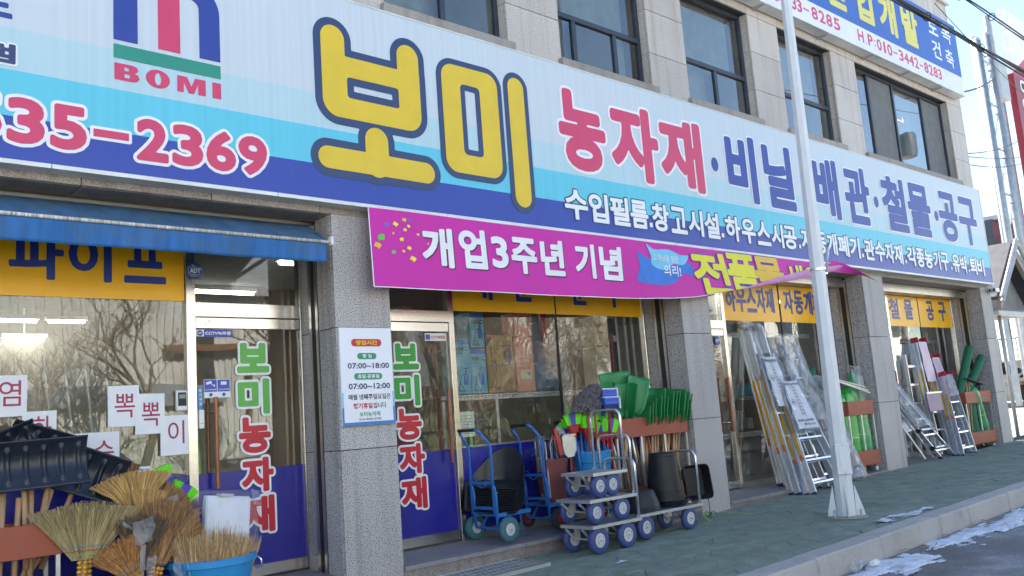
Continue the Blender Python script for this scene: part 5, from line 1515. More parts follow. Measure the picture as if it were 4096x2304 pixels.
MT['rack_board'] = mat('red_brown_laminate', (.31, .068, .032), .5, var=.1, scale=2, dirt=.3, dirtcol=(.22, .08, .06), dscale=2)
MT['green_poly'] = mat('green_shovel_plastic', (.012, .21, .055), .38, var=.12, dirt=.15, dirtcol=(.02, .14, .05))
MT['neon'] = mat('neon_green_bristle', (.16, .78, .02), .6, var=.12, scale=30, stretch=(1, 1, .05), bump=.5, bscale=60)
MT['violet'] = mat('violet_bristle', (.12, .07, .50), .6, var=.15, scale=30, bump=.5, bscale=60)
MT['red_poly'] = mat('red_plastic', (.40, .02, .02), .4)
MT['mop'] = mat('grey_mop_yarn', (.17, .15, .16), .95, var=.4, scale=30)
MT['brush_blue'] = mat('brush_block_blue', (.03, .10, .55), .4)
MT['brush_navy'] = mat('navy_bristles', (.02, .035, .12), .9, bump=.6, bscale=80)
MT['steel_wire'] = mat('zinc_wire', (.4, .4, .4), .4, .8)

def wheel(parent, x, y, z, r, w, tyre, rim, axis='y', rimr=.48, name='wheel', spokes=8):
    prof = [(r*rimr, -w*.42), (r*.86, -w*.5), (r*.97, -w*.28), (r, 0), (r*.97, w*.28), (r*.86, w*.5), (r*rimr, w*.42)]
    t = MB().lathe(prof, (x, y, z), 28, axis).build(name, MT[tyre], parent, smooth=True)
    b = MB().lathe([(r*rimr, -w*.40), (r*rimr*.80, -w*.44), (r*rimr*.78, -w*.2), (r*rimr*.78, w*.2), (r*rimr*.80, w*.44), (r*rimr, w*.40)], (x, y, z), 20, axis)
    for s_ in (-1, 1):
        for k in range(spokes):
            a = 2*math.pi*k/spokes
            c, s = math.cos(a)*r*rimr, math.sin(a)*r*rimr
            if axis == 'y': b.bar((x+c*.28, y+s_*w*.30, z+s*.28), (x+c*.82, y+s_*w*.34, z+s*.82), r*.055, w*.12, up=(0, 1, 0))
    b.lathe([(0, -w*.5), (r*rimr*.34, -w*.48), (r*rimr*.34, w*.48), (0, w*.5)], (x, y, z), 12, axis)
    b.lathe([(r*rimr*.3, -w*.22), (r*rimr*.8, -w*.22)], (x, y, z), 20, axis); b.lathe([(r*rimr*.3, w*.22), (r*rimr*.8, w*.22)], (x, y, z), 20, axis)
    rm = b.build('rim', MT[rim], t, fix=False)
    MB().lathe([(0, -w*.72), (r*.07, -w*.72), (r*.10, -w*.5), (r*.10, w*.5), (r*.07, w*.72), (0, w*.72)], (x, y, z), 8, axis).build('axle_nut', MT['grey_metal'], t)
    return t

def hand_truck(x, y, z, label, tyre, rim, h=1.0, plate_l=.42, rr=.112):
    """two-wheeled sack truck, load plate pointing along +x"""
    t = wthing('hand_truck', (x, y, z), label, 'hand truck', 'blue two wheeled hand trucks')
    w = .155; T = 'blue_tube'
    zt = z + h
    pts = []
    for s_ in (-1, 1):
        yy = y + s_*w
        MB().tube([(x, yy, z+.24), (x, yy, zt-.17), (x-.03, yy, zt-.11), (x-.10, yy - s_*.012, zt-.03)], .0125, 10).build('side_tube', MT[T], t, smooth=True)
        MB().tube([(x+.028, yy, z+.13), (x+.028, yy, z+.40), (x+.020, yy, z+.455), (x+.002, yy, z+.50)], .0145, 10).build('lower_tube', MT[T], t, smooth=True)
        MB().tube([(x+.028, yy, z+.25), (x+.028, yy, z+.17), (x+.04, yy, z+.12), (x+.085, yy, z+rr)], .0135, 8).build('axle_arm', MT[T], t, smooth=True)
        MB().bar((x+.085, yy, z+rr), (x+.20, yy, z+.235), .012, .02).build('stay', MT[T], t)
        MB().bar((x+.02, yy-.012, z+.235), (x+plate_l, yy-.012, z+.238), .006, .035).build('load_rail', MT[T], t)
        MB().lathe([(0, -.016), (.008, -.016), (.008, .016), (0, .016)], (x+.028, yy, z+.43), 8, 'y').build('bolt', MT['steel'], t)
    MB().tube([(x-.10, y-w+.012, zt-.03), (x-.118, y-w+.035, zt-.006), (x-.125, y-w+.07, zt), (x-.125, y+w-.07, zt), (x-.118, y+w-.035, zt-.006), (x-.10, y+w-.012, zt-.03)], .0125, 10).build('handle', MT[T], t, smooth=True)
    MB().tube([(x-.1245, y-w+.055, zt), (x-.125, y-w+.08, zt), (x-.125, y+w-.03, zt-.001)], .017, 10).build('rubber_grip', MT['black'], t, smooth=True)
    for zz in (.30, .52):
        MB().bar((x+.005, y-w, z+zz), (x+.005, y+w, z+zz), .012, .026).build('cross_bar', MT[T], t)
    MB().tube([(x+.0, y-w+.01, z+.545), (x+.0, y-w*.5, z+.56), (x+.0, y-w*.35, z+.50), (x, y, z+.475), (x, y+w*.35, z+.50), (x, y+w*.5, z+.56), (x, y+w-.01, z+.545)], .005, 6).build('strap_hook', MT[T], t, smooth=True)
    for k in range(4):
        xx = x + .06 + k*(plate_l-.09)/3
        MB().bar((xx, y-w, z+.228), (xx, y+w, z+.228), .026, .012).build('load_slat', MT[T], t)
    MB().tube([(x+.085, y-.24, z+rr), (x+.085, y+.24, z+rr)], .011, 8).build('axle', MT[T], t)
    MB().tube([(x+plate_l-.1, y-w+.03, z+.225), (x+plate_l-.04, y-w+.05, z+.01), (x+plate_l-.04, y-w+.11, z+.006), (x+plate_l-.22, y-w+.14, z+.225)], .005, 6).build('stand_leg', MT[T], t, smooth=True)
    for s_ in (-1, 1): wheel(t, x+.085, y+s_*.235, z+rr, rr, .062, tyre, rim)
    return t
hand_truck(5.10, .265, -1.055, 'blue hand truck with blue green tyres loaded with a stack of black scoops', 'teal_tyre', 'rim_white')
hand_truck(5.80, .33, -1.05, 'blue hand truck with black tyres and red rims carrying the maroon bin', 'dark_tyre', 'rim_red', plate_l=.5, rr=.105)
hand_truck(6.42, .36, -1.05, 'rearmost blue hand truck carrying the sky blue bin behind the trolleys', 'dark_tyre', 'rim_red', rr=.105)

# nested black scoops
def scoop_mesh():
    b = MB()
    nu, nv = 28, 10
    prof = [(0.0, .0), (.45, .0), (.80, .012), (.90, .035), (.94, .09), (.98, .16), (1.0, .205), (1.035, .212), (1.03, .195)]
    base = len(b.v)
    for i in range(nu+1):
        a = math.pi*i/nu
        # half oval plan: open edge at front (local -y), tall at the back
        tall = (.10 + .90*math.sin(a)**1.7) if 0 < i < nu else .10
        ry = .46; rx = .27
        for r, h in prof:
            b.v.append((rx*r*math.cos(a)*(1 + .08*math.sin(a)), ry*r*math.sin(a)*.98 - .02 - .05*(r > .2)*0, h*tall*1.15 + .0))
    n = len(prof)
    for i in range(nu):
        for k in range(n-1):
            b.f.append((base+i*n+k, base+(i+1)*n+k, base+(i+1)*n+k+1, base+i*n+k+1))
    return b
proto = None
for k in range(12):
    lab = ['', 'second', 'third', 'fourth', 'fifth', 'sixth', 'seventh', 'eighth', 'ninth', 'tenth', 'eleventh', ''][k] + ' black scoop counted up from the bottom of the stack on the blue hand truck'
    if k == 11: lab = 'topmost black plastic scoop of the stack on the blue hand truck'
    if k == 0: lab = 'bottom black plastic scoop resting on the plate of the blue hand truck'
    if proto is None:
        o = scoop_mesh().build('scoop', mat('black_scoop_plastic', (.02, .021, .025), .30, var=.1, dirt=.3, dirtcol=(.06, .06, .065)), smooth='auto', thick=.006); me_s = o.data; proto = o
    else:
        o = bpy.data.objects.new('scoop', me_s); COL.objects.link(o); md = o.modifiers.new('solid', 'SOLIDIFY'); md.thickness = .006
    o.location = (5.18 + .0045*k, .25 + .0025*k, -.80 + .0195*k); o.rotation_euler = (R(7), R(4), R(-68)); o.scale = (1.0, .86, 1.25)
    tag(o, lab, 'scoop', 'nested black scoops on the hand truck')

# aluminium platform trolleys
def trolley(x0, x1, y0, y1, zt, zfloor, hz, label, load_handle=True, group='aluminium platform trolleys'):
    t = wthing('platform_trolley', ((x0+x1)/2, (y0+y1)/2, zfloor), label, 'trolley', group)
    lip = .028; r = (zt - .013 - zfloor)/2
    MB().box(x0+.002, x1-.002, y0+.002, y1-.002, zt-.010, zt-.002).build('deck', MT['deck'], t)
    for a in ((x0, x1, y0-.004, y0+.002), (x0, x1, y1-.002, y1+.004), (x0-.006, x0+.002, y0-.004, y1+.004), (x1-.002, x1+.006, y0-.004, y1+.004)):
        MB().box(a[0], a[1], a[2], a[3], zt-lip, zt).build('edge_rail', MT['lip'], t, bevel=.0015)
    rw = r
    for k, (xx, yy) in enumerate(((x0+.10, y0+.045), (x1-.17, y0+.045), (x0+.10, y1-.045), (x1-.17, y1-.045))):
        wheel(t, xx, yy, zfloor+rw, rw, .058, 'blue_tyre', 'rim_white', rimr=.52)
    for xx in (x0+.10, x1-.17):
        MB().tube([(xx, y0+.08, zfloor+rw), (xx, y1-.08, zfloor+rw)], .010, 8).build('axle', MT['grey_metal'], t)
        for yy in (y0+.10, y1-.10):
            MB().box(xx-.035, xx+.035, yy-.004, yy+.004, zfloor+rw-.015, zt-lip).build('axle_plate', MT['lip'], t)
            MB().bar((xx-.03, yy, zfloor+rw), (xx-.14, yy, zt-lip), .006, .022).build('brace', MT['lip'], t)
    if load_handle:
        c = .075; xa = x1-.012
        pts = [(xa, y0+.015, zt-.02), (xa, y0+.015, hz-c)] + [(xa, y0+.015+c-c*math.cos(a), hz-c+c*math.sin(a)) for a in [math.pi/2*k/5 for k in range(1, 6)]] + \
              [(xa, y1-.015-c+c*math.sin(a), hz-c+c*math.cos(a)) for a in [math.pi/2*k/5 for k in range(0, 6)]] + [(xa, y1-.015, zt-.02)]
        MB().tube(pts, .0135, 12).build('handle', MT['alu_bright'], t, smooth=True)
        for yy in (y0+.015, y1-.015): MB().add([(xa-.03, yy-.002, zt), (xa+.0, yy-.002, zt), (xa, yy-.002, zt+.05), (xa-.03, yy+.002, zt), (xa, yy+.002, zt), (xa, yy+.002, zt+.05)], [(0, 1, 2), (5, 4, 3), (0, 3, 4, 1), (1, 4, 5, 2), (2, 5, 3, 0)]).build('gusset', MT['lip'], t)
    return t
trolley(5.62, 6.26, -.58, -.18, -.953, -1.205, -.42, 'lowest aluminium platform trolley of the stack of three with blue wheels')
trolley(5.61, 6.22, -.58, -.16, -.732, -.951, -.20, 'middle aluminium platform trolley of the stack of three')
trolley(5.68, 6.12, -.58, -.18, -.508, -.730, .035, 'small topmost aluminium trolley of the stack with the tallest standing handle')
trolley(6.36, 7.30, -.49, -.10, -.948, -1.19, -.43, 'long aluminium trolley standing on the paving with black pots on it')

# pots, tubs and basin on the long trolley
t = wthing('plant_pot', (7.02, -.27, -.93), 'tall black plastic pot standing upside down on the long trolley', 'pot')
MB().lathe([(0, -.425), (.125, -.425), (.135, -.43), (.138, -.45), (.178, -.855), (.186, -.858), (.188, -.895), (.176, -.90)], (7.02, -.27, 0), 40).build('body', MT['black_poly'], t, smooth='auto')
for z in (-.46, -.80, -.83): MB().lathe([(.14+(-z-.45)*.1, z-.004), (.144+(-z-.45)*.1, z), (.14+(-z-.45)*.1, z+.004)], (7.02, -.27, 0), 40).build('ring', MT['black_poly'], t, smooth=True)
t = wthing('round_tray', (7.04, -.27, -.948), 'wide round black tray under the tall upside down pot', 'tray')
MB().lathe([(0, -.944), (.175, -.944), (.185, -.93), (.205, -.893), (.213, -.888), (.213, -.882), (.2, -.888), (.17, -.935), (0, -.937)], (7.04, -.28, 0), 40).build('dish', MT['black_poly'], t, smooth='auto')
for k in range(3):
    nm = ('lowest', 'middle', 'uppermost')[k]
    t = wthing('plastic_tub', (6.60, -.30, -.947+.02*k), nm + ' of the nested black oval tubs turned over on the long trolley', 'tub', 'black tubs turned over on the long trolley')
    q = .018*k; rr_ = .215 - .004*k
    MB().lathe([(rr_+.01, -.946+q), (rr_, -.935+q), (rr_-.006, -.90+q), (rr_-.045, -.80+q), (rr_-.055, -.785+q), (0, -.780+q)], (6.58, -.30, 0), 40, sx=1.0, sy=.85).build('shell', MT['black_poly'], t, smooth='auto')
t = wthing('mortar_basin', (7.44, -.28, -.93), 'rectangular black basin standing on edge against the trolley handle', 'basin')
def basin():
    b = MB(); L1, H1 = .30, .34
    out = rrect(-L1/2, L1/2, 0, H1, .05, 5); inn = rrect(-L1/2+.03, L1/2-.03, .03, H1-.03, .035, 5)
    n = len(out)
    rings = [([(x*1.05, z*1.03-.005) for x, z in out], 0.0), (out, 0.0), (inn, .10), ([(x*.75, (z-H1/2)*.75+H1/2) for x, z in inn], .10)]
    for P, d in rings: b.v += [(x, d, z) for x, z in P]
    for k in range(len(rings)-1):
        for i in range(n): b.f.append((k*n+i, k*n+(i+1) % n, (k+1)*n+(i+1) % n, (k+1)*n+i))
    b.f.append(tuple((len(rings)-1)*n+i for i in range(n)))
    return b
b = basin(); ca, sa = math.cos(R(-20)), math.sin(R(-20))
b.v = [(7.42 + x*ca - (y)*sa, -.40 + x*sa + y*ca + .10*z, -.925 + z) for x, y, z in b.v]
b.build('shell', MT['black_poly'], t, smooth='auto', thick=.006)
t = wthing('green_basket', (7.3, -.03, -.7), 'green plastic basket behind the handle of the long trolley', 'basket')
b = MB(); b.lathe([(.09, -.70), (.125, -.55), (.13, -.53), (.12, -.535), (.085, -.70), (0, -.70)], (7.32, -.02, 0), 24); b.build('body', MT['green_poly'], t, smooth='auto')
MB().box(7.22, 7.42, -.08, .04, -.95, -.705).build('crate_base', MT['green_poly'], t, bevel=.01)

# bins with tools
def bin_(x, y, z0, z1, r0, r1, m, label, name='bin', cat='bin'):
    t = wthing(name, (x, y, z0), label, cat)
    MB().lathe([(0, z0), (r0, z0), (r0+.004, z0+.01), (r1-.003, z1-.05), (r1, z1-.04), (r1+.004, z1-.012), (r1+.014, z1-.01), (r1+.014, z1), (r1-.006, z1), (r1-.012, z1-.05), (r0-.01, z0+.01), (0, z0+.012)], (x, y, 0), 40).build('shell', MT[m], t, smooth='auto')
    for k in range(2):
        a = -1.0 + 2.2*k; xx, yy = x+(r1+.008)*math.cos(a*1.2-1.4), y+(r1+.008)*math.sin(a*1.2-1.4)
        MB().box(xx-.008, xx+.008, yy-.008, yy+.008, z1-.065, z1-.01).build('grip_rib', MT[m], t)
    return t
bin_(5.99, .27, -.81, -.39, .125, .165, 'maroon', 'maroon round plastic bin of hand tools on the second hand truck')
bin_(6.44, .14, -.81, -.355, .145, .19, 'sky_plastic', 'sky blue round plastic bin holding the neon brooms')
MB_ = MB
def tool(name, label, cat, group=None, loc=(0, 0, 0)): return wthing(name, loc, label, cat, group)
# contents of the maroon bin
for k, (x, y, a, hgt) in enumerate(((5.84, .22, -.10, .32), (5.87, .19, -.05, .30), (5.90, .24, .0, .33), (5.86, .28, .06, .29))):
    t = tool('rake_bundle', ('leftmost', 'front', 'tallest', 'hindmost')[k] + ' grey folded tool head in the maroon bin', 'garden tool', 'grey metal tools in the maroon bin', (x, y, -.7))
    MB().tube([(x, y, -.75), (x+a*.3, y, -.39+hgt*.5)], .009, 6).build('shaft', MT['grey_metal'], t)
    MB().bar((x+a*.3-.02, y, -.39+hgt*.1), (x+a*.3-.03, y, -.39+hgt*.68), .045, .014).build('blade', mat('tool_grey%d' % k, (.12, .14, .18), .4, .5), t, bevel=.004)
t = tool('wire_hook_bundle', 'bundle of bent steel wire hooks sticking out of the maroon bin', 'wire hooks', None, (5.98, .2, -.6))
r = random.Random(4)
for k in range(9):
    x = 5.92+.022*k; y = .17+.02*(k % 3); h_ = r.uniform(.12, .30)
    MB().tube([(x, y, -.6), (x+.01*r.uniform(-3, 3), y, -.36+h_*.6), (x+.02, y, -.36+h_), (x+.045, y, -.36+h_*.9), (x+.045, y, -.36+h_*.4)], .0035, 5).build('hook', MT['grey_metal'], t, smooth=True)
t = tool('sickle_bundle', 'grey curved weeding blades grouped in the maroon bin', 'sickles', None, (6.02, .16, -.5))
for k in range(3):
    MB().grid(lambda u, v: (5.945+.06*k+.09*u, .13+.01*k+.01*math.sin(v*3), -.155-.035*k+.06*(u*(1-u))*4*.6+.03*v), 8, 2).build('blade', MT['grey_metal'], t, thick=.004)
t = tool('dustpan', 'silver metal dustpan standing upright in the maroon bin', 'dustpan', None, (6.1, .17, -.5))
plate([[(6.02, -.17), (6.19, -.165), (6.205, -.20), (6.20, -.33), (6.16, -.385), (6.08, -.39), (6.04, -.36), (6.02, -.28)]], 'pan', MT['alu_bright'], t, .115, .004)
MB().box(6.02, 6.195, .10, .115, -.185, -.168).build('rim', MT['lip'], t)
t = tool('red_handled_saw', 'red tool handles leaning in the maroon bin', 'hand tool', None, (6.0, .2, -.5))
for k in range(2): MB().bar((5.985+.03*k, .12, -.36), (5.95+.03*k, .14, -.10-.05*k), .02, .03).build('handle', MT['red_poly'], t, bevel=.006)
for k in range(3):
    t = tool('dustpan', ('lower', 'middle', 'upper')[k] + ' red plastic dustpan leaning between the two bins', 'dustpan', 'red plastic dustpans between the bins', (6.2, .3, -.4))
    MB().bar((6.10+.05*k, .30, -.28+.03*k), (6.30+.05*k, .30, -.24+.03*k), .14, .05).build('pan', MT['red_poly'], t, bevel=.01)
    MB().bar((6.30+.05*k, .30, -.30), (6.28+.05*k, .28, -.55), .02, .02).build('handle', MT['red_poly'], t)
t = tool('cleaning_gloves', 'grey padded tool sleeves standing beside the maroon bin', 'tool sleeves', None, (5.8, .25, -.3))
for k in range(3): MB().tube([(5.80+.03*k, .25, -.5), (5.79+.03*k, .25, -.22-.01*k), (5.81+.03*k, .25, -.17)], .016, 8).build('sleeve', MT['alu'], t, smooth=True)

# neon brooms
def neon_broom(x, y, z, lean, yaw, label, s=1.0, down=.62):
    """fan broom head up, handle pointing down"""
    t = empty('neon_broom', (x, y, z), label=label, cat='broom', group='neon green and violet brooms', rot=(R(lean[1]), R(lean[0]), R(yaw)))
    MB().tube([(0, 0, -down), (0, 0, 0)], .0115, 8).build('handle', MT['blue_tube'], t, smooth=True)
    MB().lathe([(.014, -.05), (.018, -.02), (.03, .0)], (0, 0, 0), 10).build('socket', MT['red_poly'], t)
    b = MB().add([(-.03, -.018, -.005), (.03, -.018, -.005), (.03, .018, -.005), (-.03, .018, -.005), (-.075, -.024, .085), (.075, -.024, .085), (.075, .024, .085), (-.075, .024, .085)],
                 [(0,3,2,1),(4,5,6,7),(0,1,5,4),(1,2,6,5),(2,3,7,6),(3,0,4,7)]).build('cap', MT['red_poly'], t, bevel=.006)
    for k, (a, c, m) in enumerate(((-.075, -.026, 'neon'), (-.025, .025, 'violet'), (.026, .075, 'neon'))):
        def f(u, v, fy):
            xx = (a + (c-a)*u) * (1 + .38*v); return (xx, fy*(.022+.006*v), .086 + (.125 + .006*math.sin(u*40+k))*v - abs(xx)*.12*v)
        b = MB(); N = 10
        for j in range(N):
            u0, u1 = j/N, (j+.86)/N
            q = [f(u0, 0, -1), f(u1, 0, -1), f(u1, 0, 1), f(u0, 0, 1), f(u0, 1, -1), f(u1, 1, -1), f(u1, 1, 1), f(u0, 1, 1)]
            dz = random.Random(j+k*10).uniform(-.006, .004); q = q[:4] + [(p[0], p[1], p[2]+dz) for p in q[4:]]
            b.add(q, [(0,3,2,1),(4,5,6,7),(0,1,5,4),(1,2,6,5),(2,3,7,6),(3,0,4,7)])
        o = b.build('bristles', MT[m], t); o['kind'] = 'stuff'
    t.scale = (s, s, s)
    return t
for (x, y, z, ln, yw, lb, s_) in ((6.20, .12, -.16, (-6, 2), -30, 'neon broom at the far left of the sky blue bin', .9), (6.30, .13, -.11, (2, 0), -20, 'tallest neon broom of the left group in the sky blue bin', 1.0),
                               (6.33, .07, -.21, (4, 4), -5, 'neon broom in the centre front of the sky blue bin', 1.0), (6.40, .10, -.235, (10, 0), -50, 'smaller tilted neon broom right of the centre in the sky blue bin', .85),
                               (6.56, .08, -.14, (0, 2), -10, 'upper neon broom of the pair seen through the trolley handle', 1.0), (6.58, .04, -.27, (12, 0), -5, 'lower neon broom of the pair seen through the trolley handle', 1.1),
                               (6.50, .03, -.25, (-8, 0), -60, 'narrow neon broom turned sideways beside the trolley handle', .85), (6.24, .17, -.17, (-12, 0), -45, 'neon broom half hidden at the back left of the sky blue bin', .85)):
    neon_broom(x, y, z, ln, yw, lb, s_)
neon_broom(6.10, .34, -.22, (60, 0), -20, 'neon broom lying across the red dustpans between the bins', .9, .3)
# wire on the blue bin
t = wthing('tie_wire', (6.4, -.02, -.5), 'thin dark wire wound round the sky blue bin', 'wire')
MB().tube([(6.44+.20*math.cos(a), .14+.20*math.sin(a), -.47-.01*math.sin(3*a)) for a in [math.pi*(1.0+k/16) for k in range(17)]], .003, 5).build('wire', MT['black'], t)

# mop heads and scrub brushes
def mop(cx, cy, cz, rx, rz, n, seed, label, tilt=.4):
    t = wthing('mop', (cx, cy, cz), label, 'mop')
    r = random.Random(seed); b = MB()
    for i in range(n):
        a = r.uniform(0, 6.28); q = math.acos(r.uniform(-1, 1)); rr = r.uniform(.45, 1.0)
        d = Vector((math.sin(q)*math.cos(a), math.sin(q)*math.sin(a)*.6, math.cos(q)))
        p = Vector((cx + d.x*rx*rr, cy + d.y*rx*.7*rr, cz + d.z*rz*rr + tilt*d.x*rx))
        s1 = Vector((r.uniform(-1, 1), r.uniform(-1, 1), r.uniform(-1, 1))).normalized()*.016
        s2 = d*.014 + Vector((r.uniform(-1, 1), r.uniform(-1, 1), r.uniform(-1, 1)))*.006
        b.tube([p-s1, p+s2, p+s1], .0042, 3, cap=False)
    o = b.build('yarn_loops', MT['mop'], t, fix=False); o['kind'] = 'stuff'
    MB().tube([(cx, cy, cz), (cx+.12, cy+.12, -.95)], .012, 8).build('handle', MT['wood_red'], t)
mop(6.28, .0, .165, .20, .085, 3600, 1, 'large shaggy grey mop head sticking out left of the green shovels', .5)
mop(6.32, -.06, .09, .085, .075, 900, 2, 'smaller darker mop head hanging just below the large grey one', .0)
for k, (x, y, z, lb) in enumerate(((6.60, .0, .17, 'upper blue scrub brush beside the grey mop'), (6.545, -.07, .085, 'lower blue scrub brush with navy bristles beside the grey mop'))):
    t = wthing('scrub_brush', (x, y, z), lb, 'brush')
    MB().box(x-.11, x+.10, y-.035, y+.035, z, z+.075).build('block', MT['brush_blue'], t, bevel=.008)
    MB().box(x-.115, x+.108, y-.04, y-.0, z+.070, z+.082).build('white_edge', MT['white_plastic'], t, bevel=.003)
    MB().box(x+.100, x+.112, y-.04, y+.0, z-.04, z+.07).build('white_edge', MT['white_plastic'], t, bevel=.003)
    if k: MB().box(x-.118, x+.09, y-.03, y+.03, z-.075, z-.001).build('bristles', MT['brush_navy'], t, bevel=.004)
    for q in range(5): MB().lathe([(0, -.002), (.006, -.002), (.006, .002), (0, .002)], (x-.08+.035*q, y-.036, z+.045), 8, 'y').build('hole', MT['slot'], t)
    MB().tube([(x, y+.03, z), (x+.12, y+.15, -.95)], .011, 8).build('handle', MT['red_poly'], t)

# rolling rack with red-brown boards
def rack(x0, x1, yf, depth, label, z=-1.06, posts=3, ztop=-.065):
    t = wthing('rolling_rack', ((x0+x1)/2, yf, z), label, 'rack', 'rolling racks with red brown boards')
    for (z0, z1) in ((ztop-.195, ztop), (z+.10, z+.295)):
        for (a, b_, c, d) in ((x0, x1, yf-.012, yf), (x0, x1, yf+depth, yf+depth+.012)): MB().box(a, b_, c, d, z0, z1).build('board', MT['rack_board'], t, bevel=.002)
        for xx in (x0, x1-.012): MB().box(xx, xx+.012, yf+.0005, yf+depth-.0005, z0, z1).build('board', MT['rack_board'], t, bevel=.002)
    MB().box(x0+.014, x1-.014, yf+.002, yf+depth-.002, z+.09, z+.10).build('base_board', MT['rack_board'], t)
    for k in range(posts):
        xx = x0+.02+(x1-x0-.04)*k/(posts-1)
        for yy in (yf+.012, yf+depth-.012): MB().box(xx-.012, xx+.012, yy-.011, yy+.011, z+.10, ztop).build('post', MT['lip'], t)
    for xx in (x0+.05, x1-.05):
        for yy in (yf+.04, yf+depth-.04):
            w = MB().lathe([(0, -.012), (.028, -.012), (.03, -.005), (.03, .005), (.028, .012), (0, .012)], (xx, yy, z+.03), 14, 'y').build('castor', MT['white_plastic'], t)
            MB().bar((xx, yy, z+.04), (xx, yy, z+.09), .02, .03).build('fork', MT['steel_wire'], w)
    return t
rack(6.72, 7.90, .055, .30, 'red brown rolling rack full of wooden handles and green shovels', posts=4)

# handles standing in the rack
hr_ = random.Random(21)
for k in range(17):
    x = 6.79 + .066*k + hr_.uniform(-.015, .015); y = .10 + hr_.uniform(0, .2)
    m = hr_.choice(('wood', 'wood', 'wood_red', 'wood'))
    if k in (3, 11): m = 'alu'
    t = wthing('tool_handle', (x+.12, y, -.95), '{} tool handle below the green shovels, {} from the left'.format({'wood': 'pale wooden', 'wood_red': 'reddish wooden', 'alu': 'grey metal'}[m], ['first', 'second', 'third', 'fourth', 'fifth', 'sixth', 'seventh', 'eighth', 'ninth', 'tenth', 'eleventh', 'twelfth', 'thirteenth', 'fourteenth', 'fifteenth', 'sixteenth', 'seventeenth'][k]), 'tool handle', 'tool handles standing in the rack')
    MB().tube([(x+.13, y, -.95), (x, y+.02, .02)], .0135, 8).build('shaft', MT[m], t, smooth=True)
for k in range(6):
    x = 6.55 + .05*k
    t = wthing('tool_handle', (x+.1, .1, -1.05), 'thin slanting ' + ('red brown', 'pale wooden', 'grey metal', 'darker red brown', 'green', 'rightmost grey')[k] + ' handle standing left of the rack behind the trolleys', 'tool handle', 'thin handles left of the rack')
    MB().tube([(x+.20, .02+.03*k, -1.05), (x-.02, .10+.03*k, -.05+.02*k)], .010, 8).build('shaft', MT[('wood_red', 'wood', 'alu', 'wood_red', 'green_poly', 'alu')[k]], t, smooth=True)

# green shovels
def shovel_head(w, h, bow=.05, taper=.86):
    b = MB()
    def f(u, v):
        x = (u-.5)*w*(taper + (1-taper)*v) if v > .22 else (u-.5)*w*taper*(.45 + .55*(v/.22)**.5)
        return (x, bow*(1-(2*u-1)**2) - .02*math.sin(v*math.pi), h*v)
    b.grid(f, 14, 12); return b
def green_shovel(x, y, z, rot, label, w=.27, h=.36, m='green_poly', shaft=.5):
    t = empty('green_shovel', (x, y, z), label=label, cat='shovel', group='green plastic shovels in the rack', rot=rot)
    shovel_head(w, h).build('blade', MT[m], t, smooth='auto', thick=.006)
    MB().tube([(0, .03, -.05), (0, .04, .10)], .018, 8).build('socket', MT[m], t, smooth=True)
    for s_ in (-.06, .06): MB().tube([(s_, .045, .08), (s_, .045, h*.75)], .006, 6).build('rib', MT[m], t)
    MB().tube([(0, .03, -shaft), (0, .03, 0)], .0135, 8).build('shaft', MT['wood'], t)
    return t
green_shovel(6.86, .14, .05, (R(8), R(-4), R(-12)), 'largest green shovel at the back left of the rack, face on', .40, .37)
green_shovel(6.98, .02, -.03, (R(4), R(14), R(-22)), 'tilted green shovel with three holes in front of the large one', .26, .40)
green_shovel(6.88, .05, -.06, (R(2), R(8), R(-70)), 'green shovel seen edge on between the two big ones', .26, .36)
zz = [.20, .17, .12, .10, .235, .16, .20, .21, .215, .20, .19, .10, .06]
for k in range(12):
    x = 7.16 + .064*k
    hh = [.22, .26, .30, .33, .41, .32, .38, .385, .395, .385, .36, .34][k]
    green_shovel(x, .11 + .012*(k % 3), -.17, (R(-2 - k % 3), R(2+.9*k*.6), R(-62 - (k*37) % 9)), ('green shovel seen edge on in the rack row, the ' + ['first', 'second', 'third', 'fourth', '', 'sixth', 'seventh', 'eighth', 'ninth', 'tenth', 'eleventh', ''][k] + ' from the left' if k not in (4, 11) else ('tallest upright green shovel in the middle of the rack row' if k == 4 else 'last green shovel at the right end of the rack row')), .27, hh)

# ================================================================== left corner: brooms, shovels, buckets
MT['straw_a'] = mat('greenish_straw', (.33, .25, .115), .8, island=.5, var=.35, scale=40, stretch=(1, 1, .1))
MT['straw_b'] = mat('golden_straw', (.50, .31, .11), .8, island=.5, var=.3, scale=40, stretch=(1, 1, .1))
MT['straw_c'] = mat('brown_straw', (.30, .165, .07), .85, island=.5, var=.4, scale=40, stretch=(1, 1, .1))
MT['straw_d'] = mat('orange_straw', (.40, .19, .06), .85, island=.5, var=.35, scale=40)
MT['straw_e'] = mat('pale_broomcorn', (.58, .39, .20), .85, island=.5, var=.3, scale=40)
MT['straw_dark'] = mat('dark_fluffy_straw', (.13, .085, .055), .95, island=.5, var=.4, scale=40)
MT['wrap_yellow'] = mat('yellow_bead_wrap', (.60, .30, .02), .3, coat=.6, var=.2)
MT['cord_teal'] = mat('teal_cord', (.05, .33, .36), .7); MT['cord_red'] = mat('red_cord', (.45, .03, .05), .7); MT['cord_lime'] = mat('lime_cord', (.20, .55, .08), .7)
MT['film'] = film('clear_polythene', .34)
MT['film_thin'] = film('thin_clear_polythene', .10)
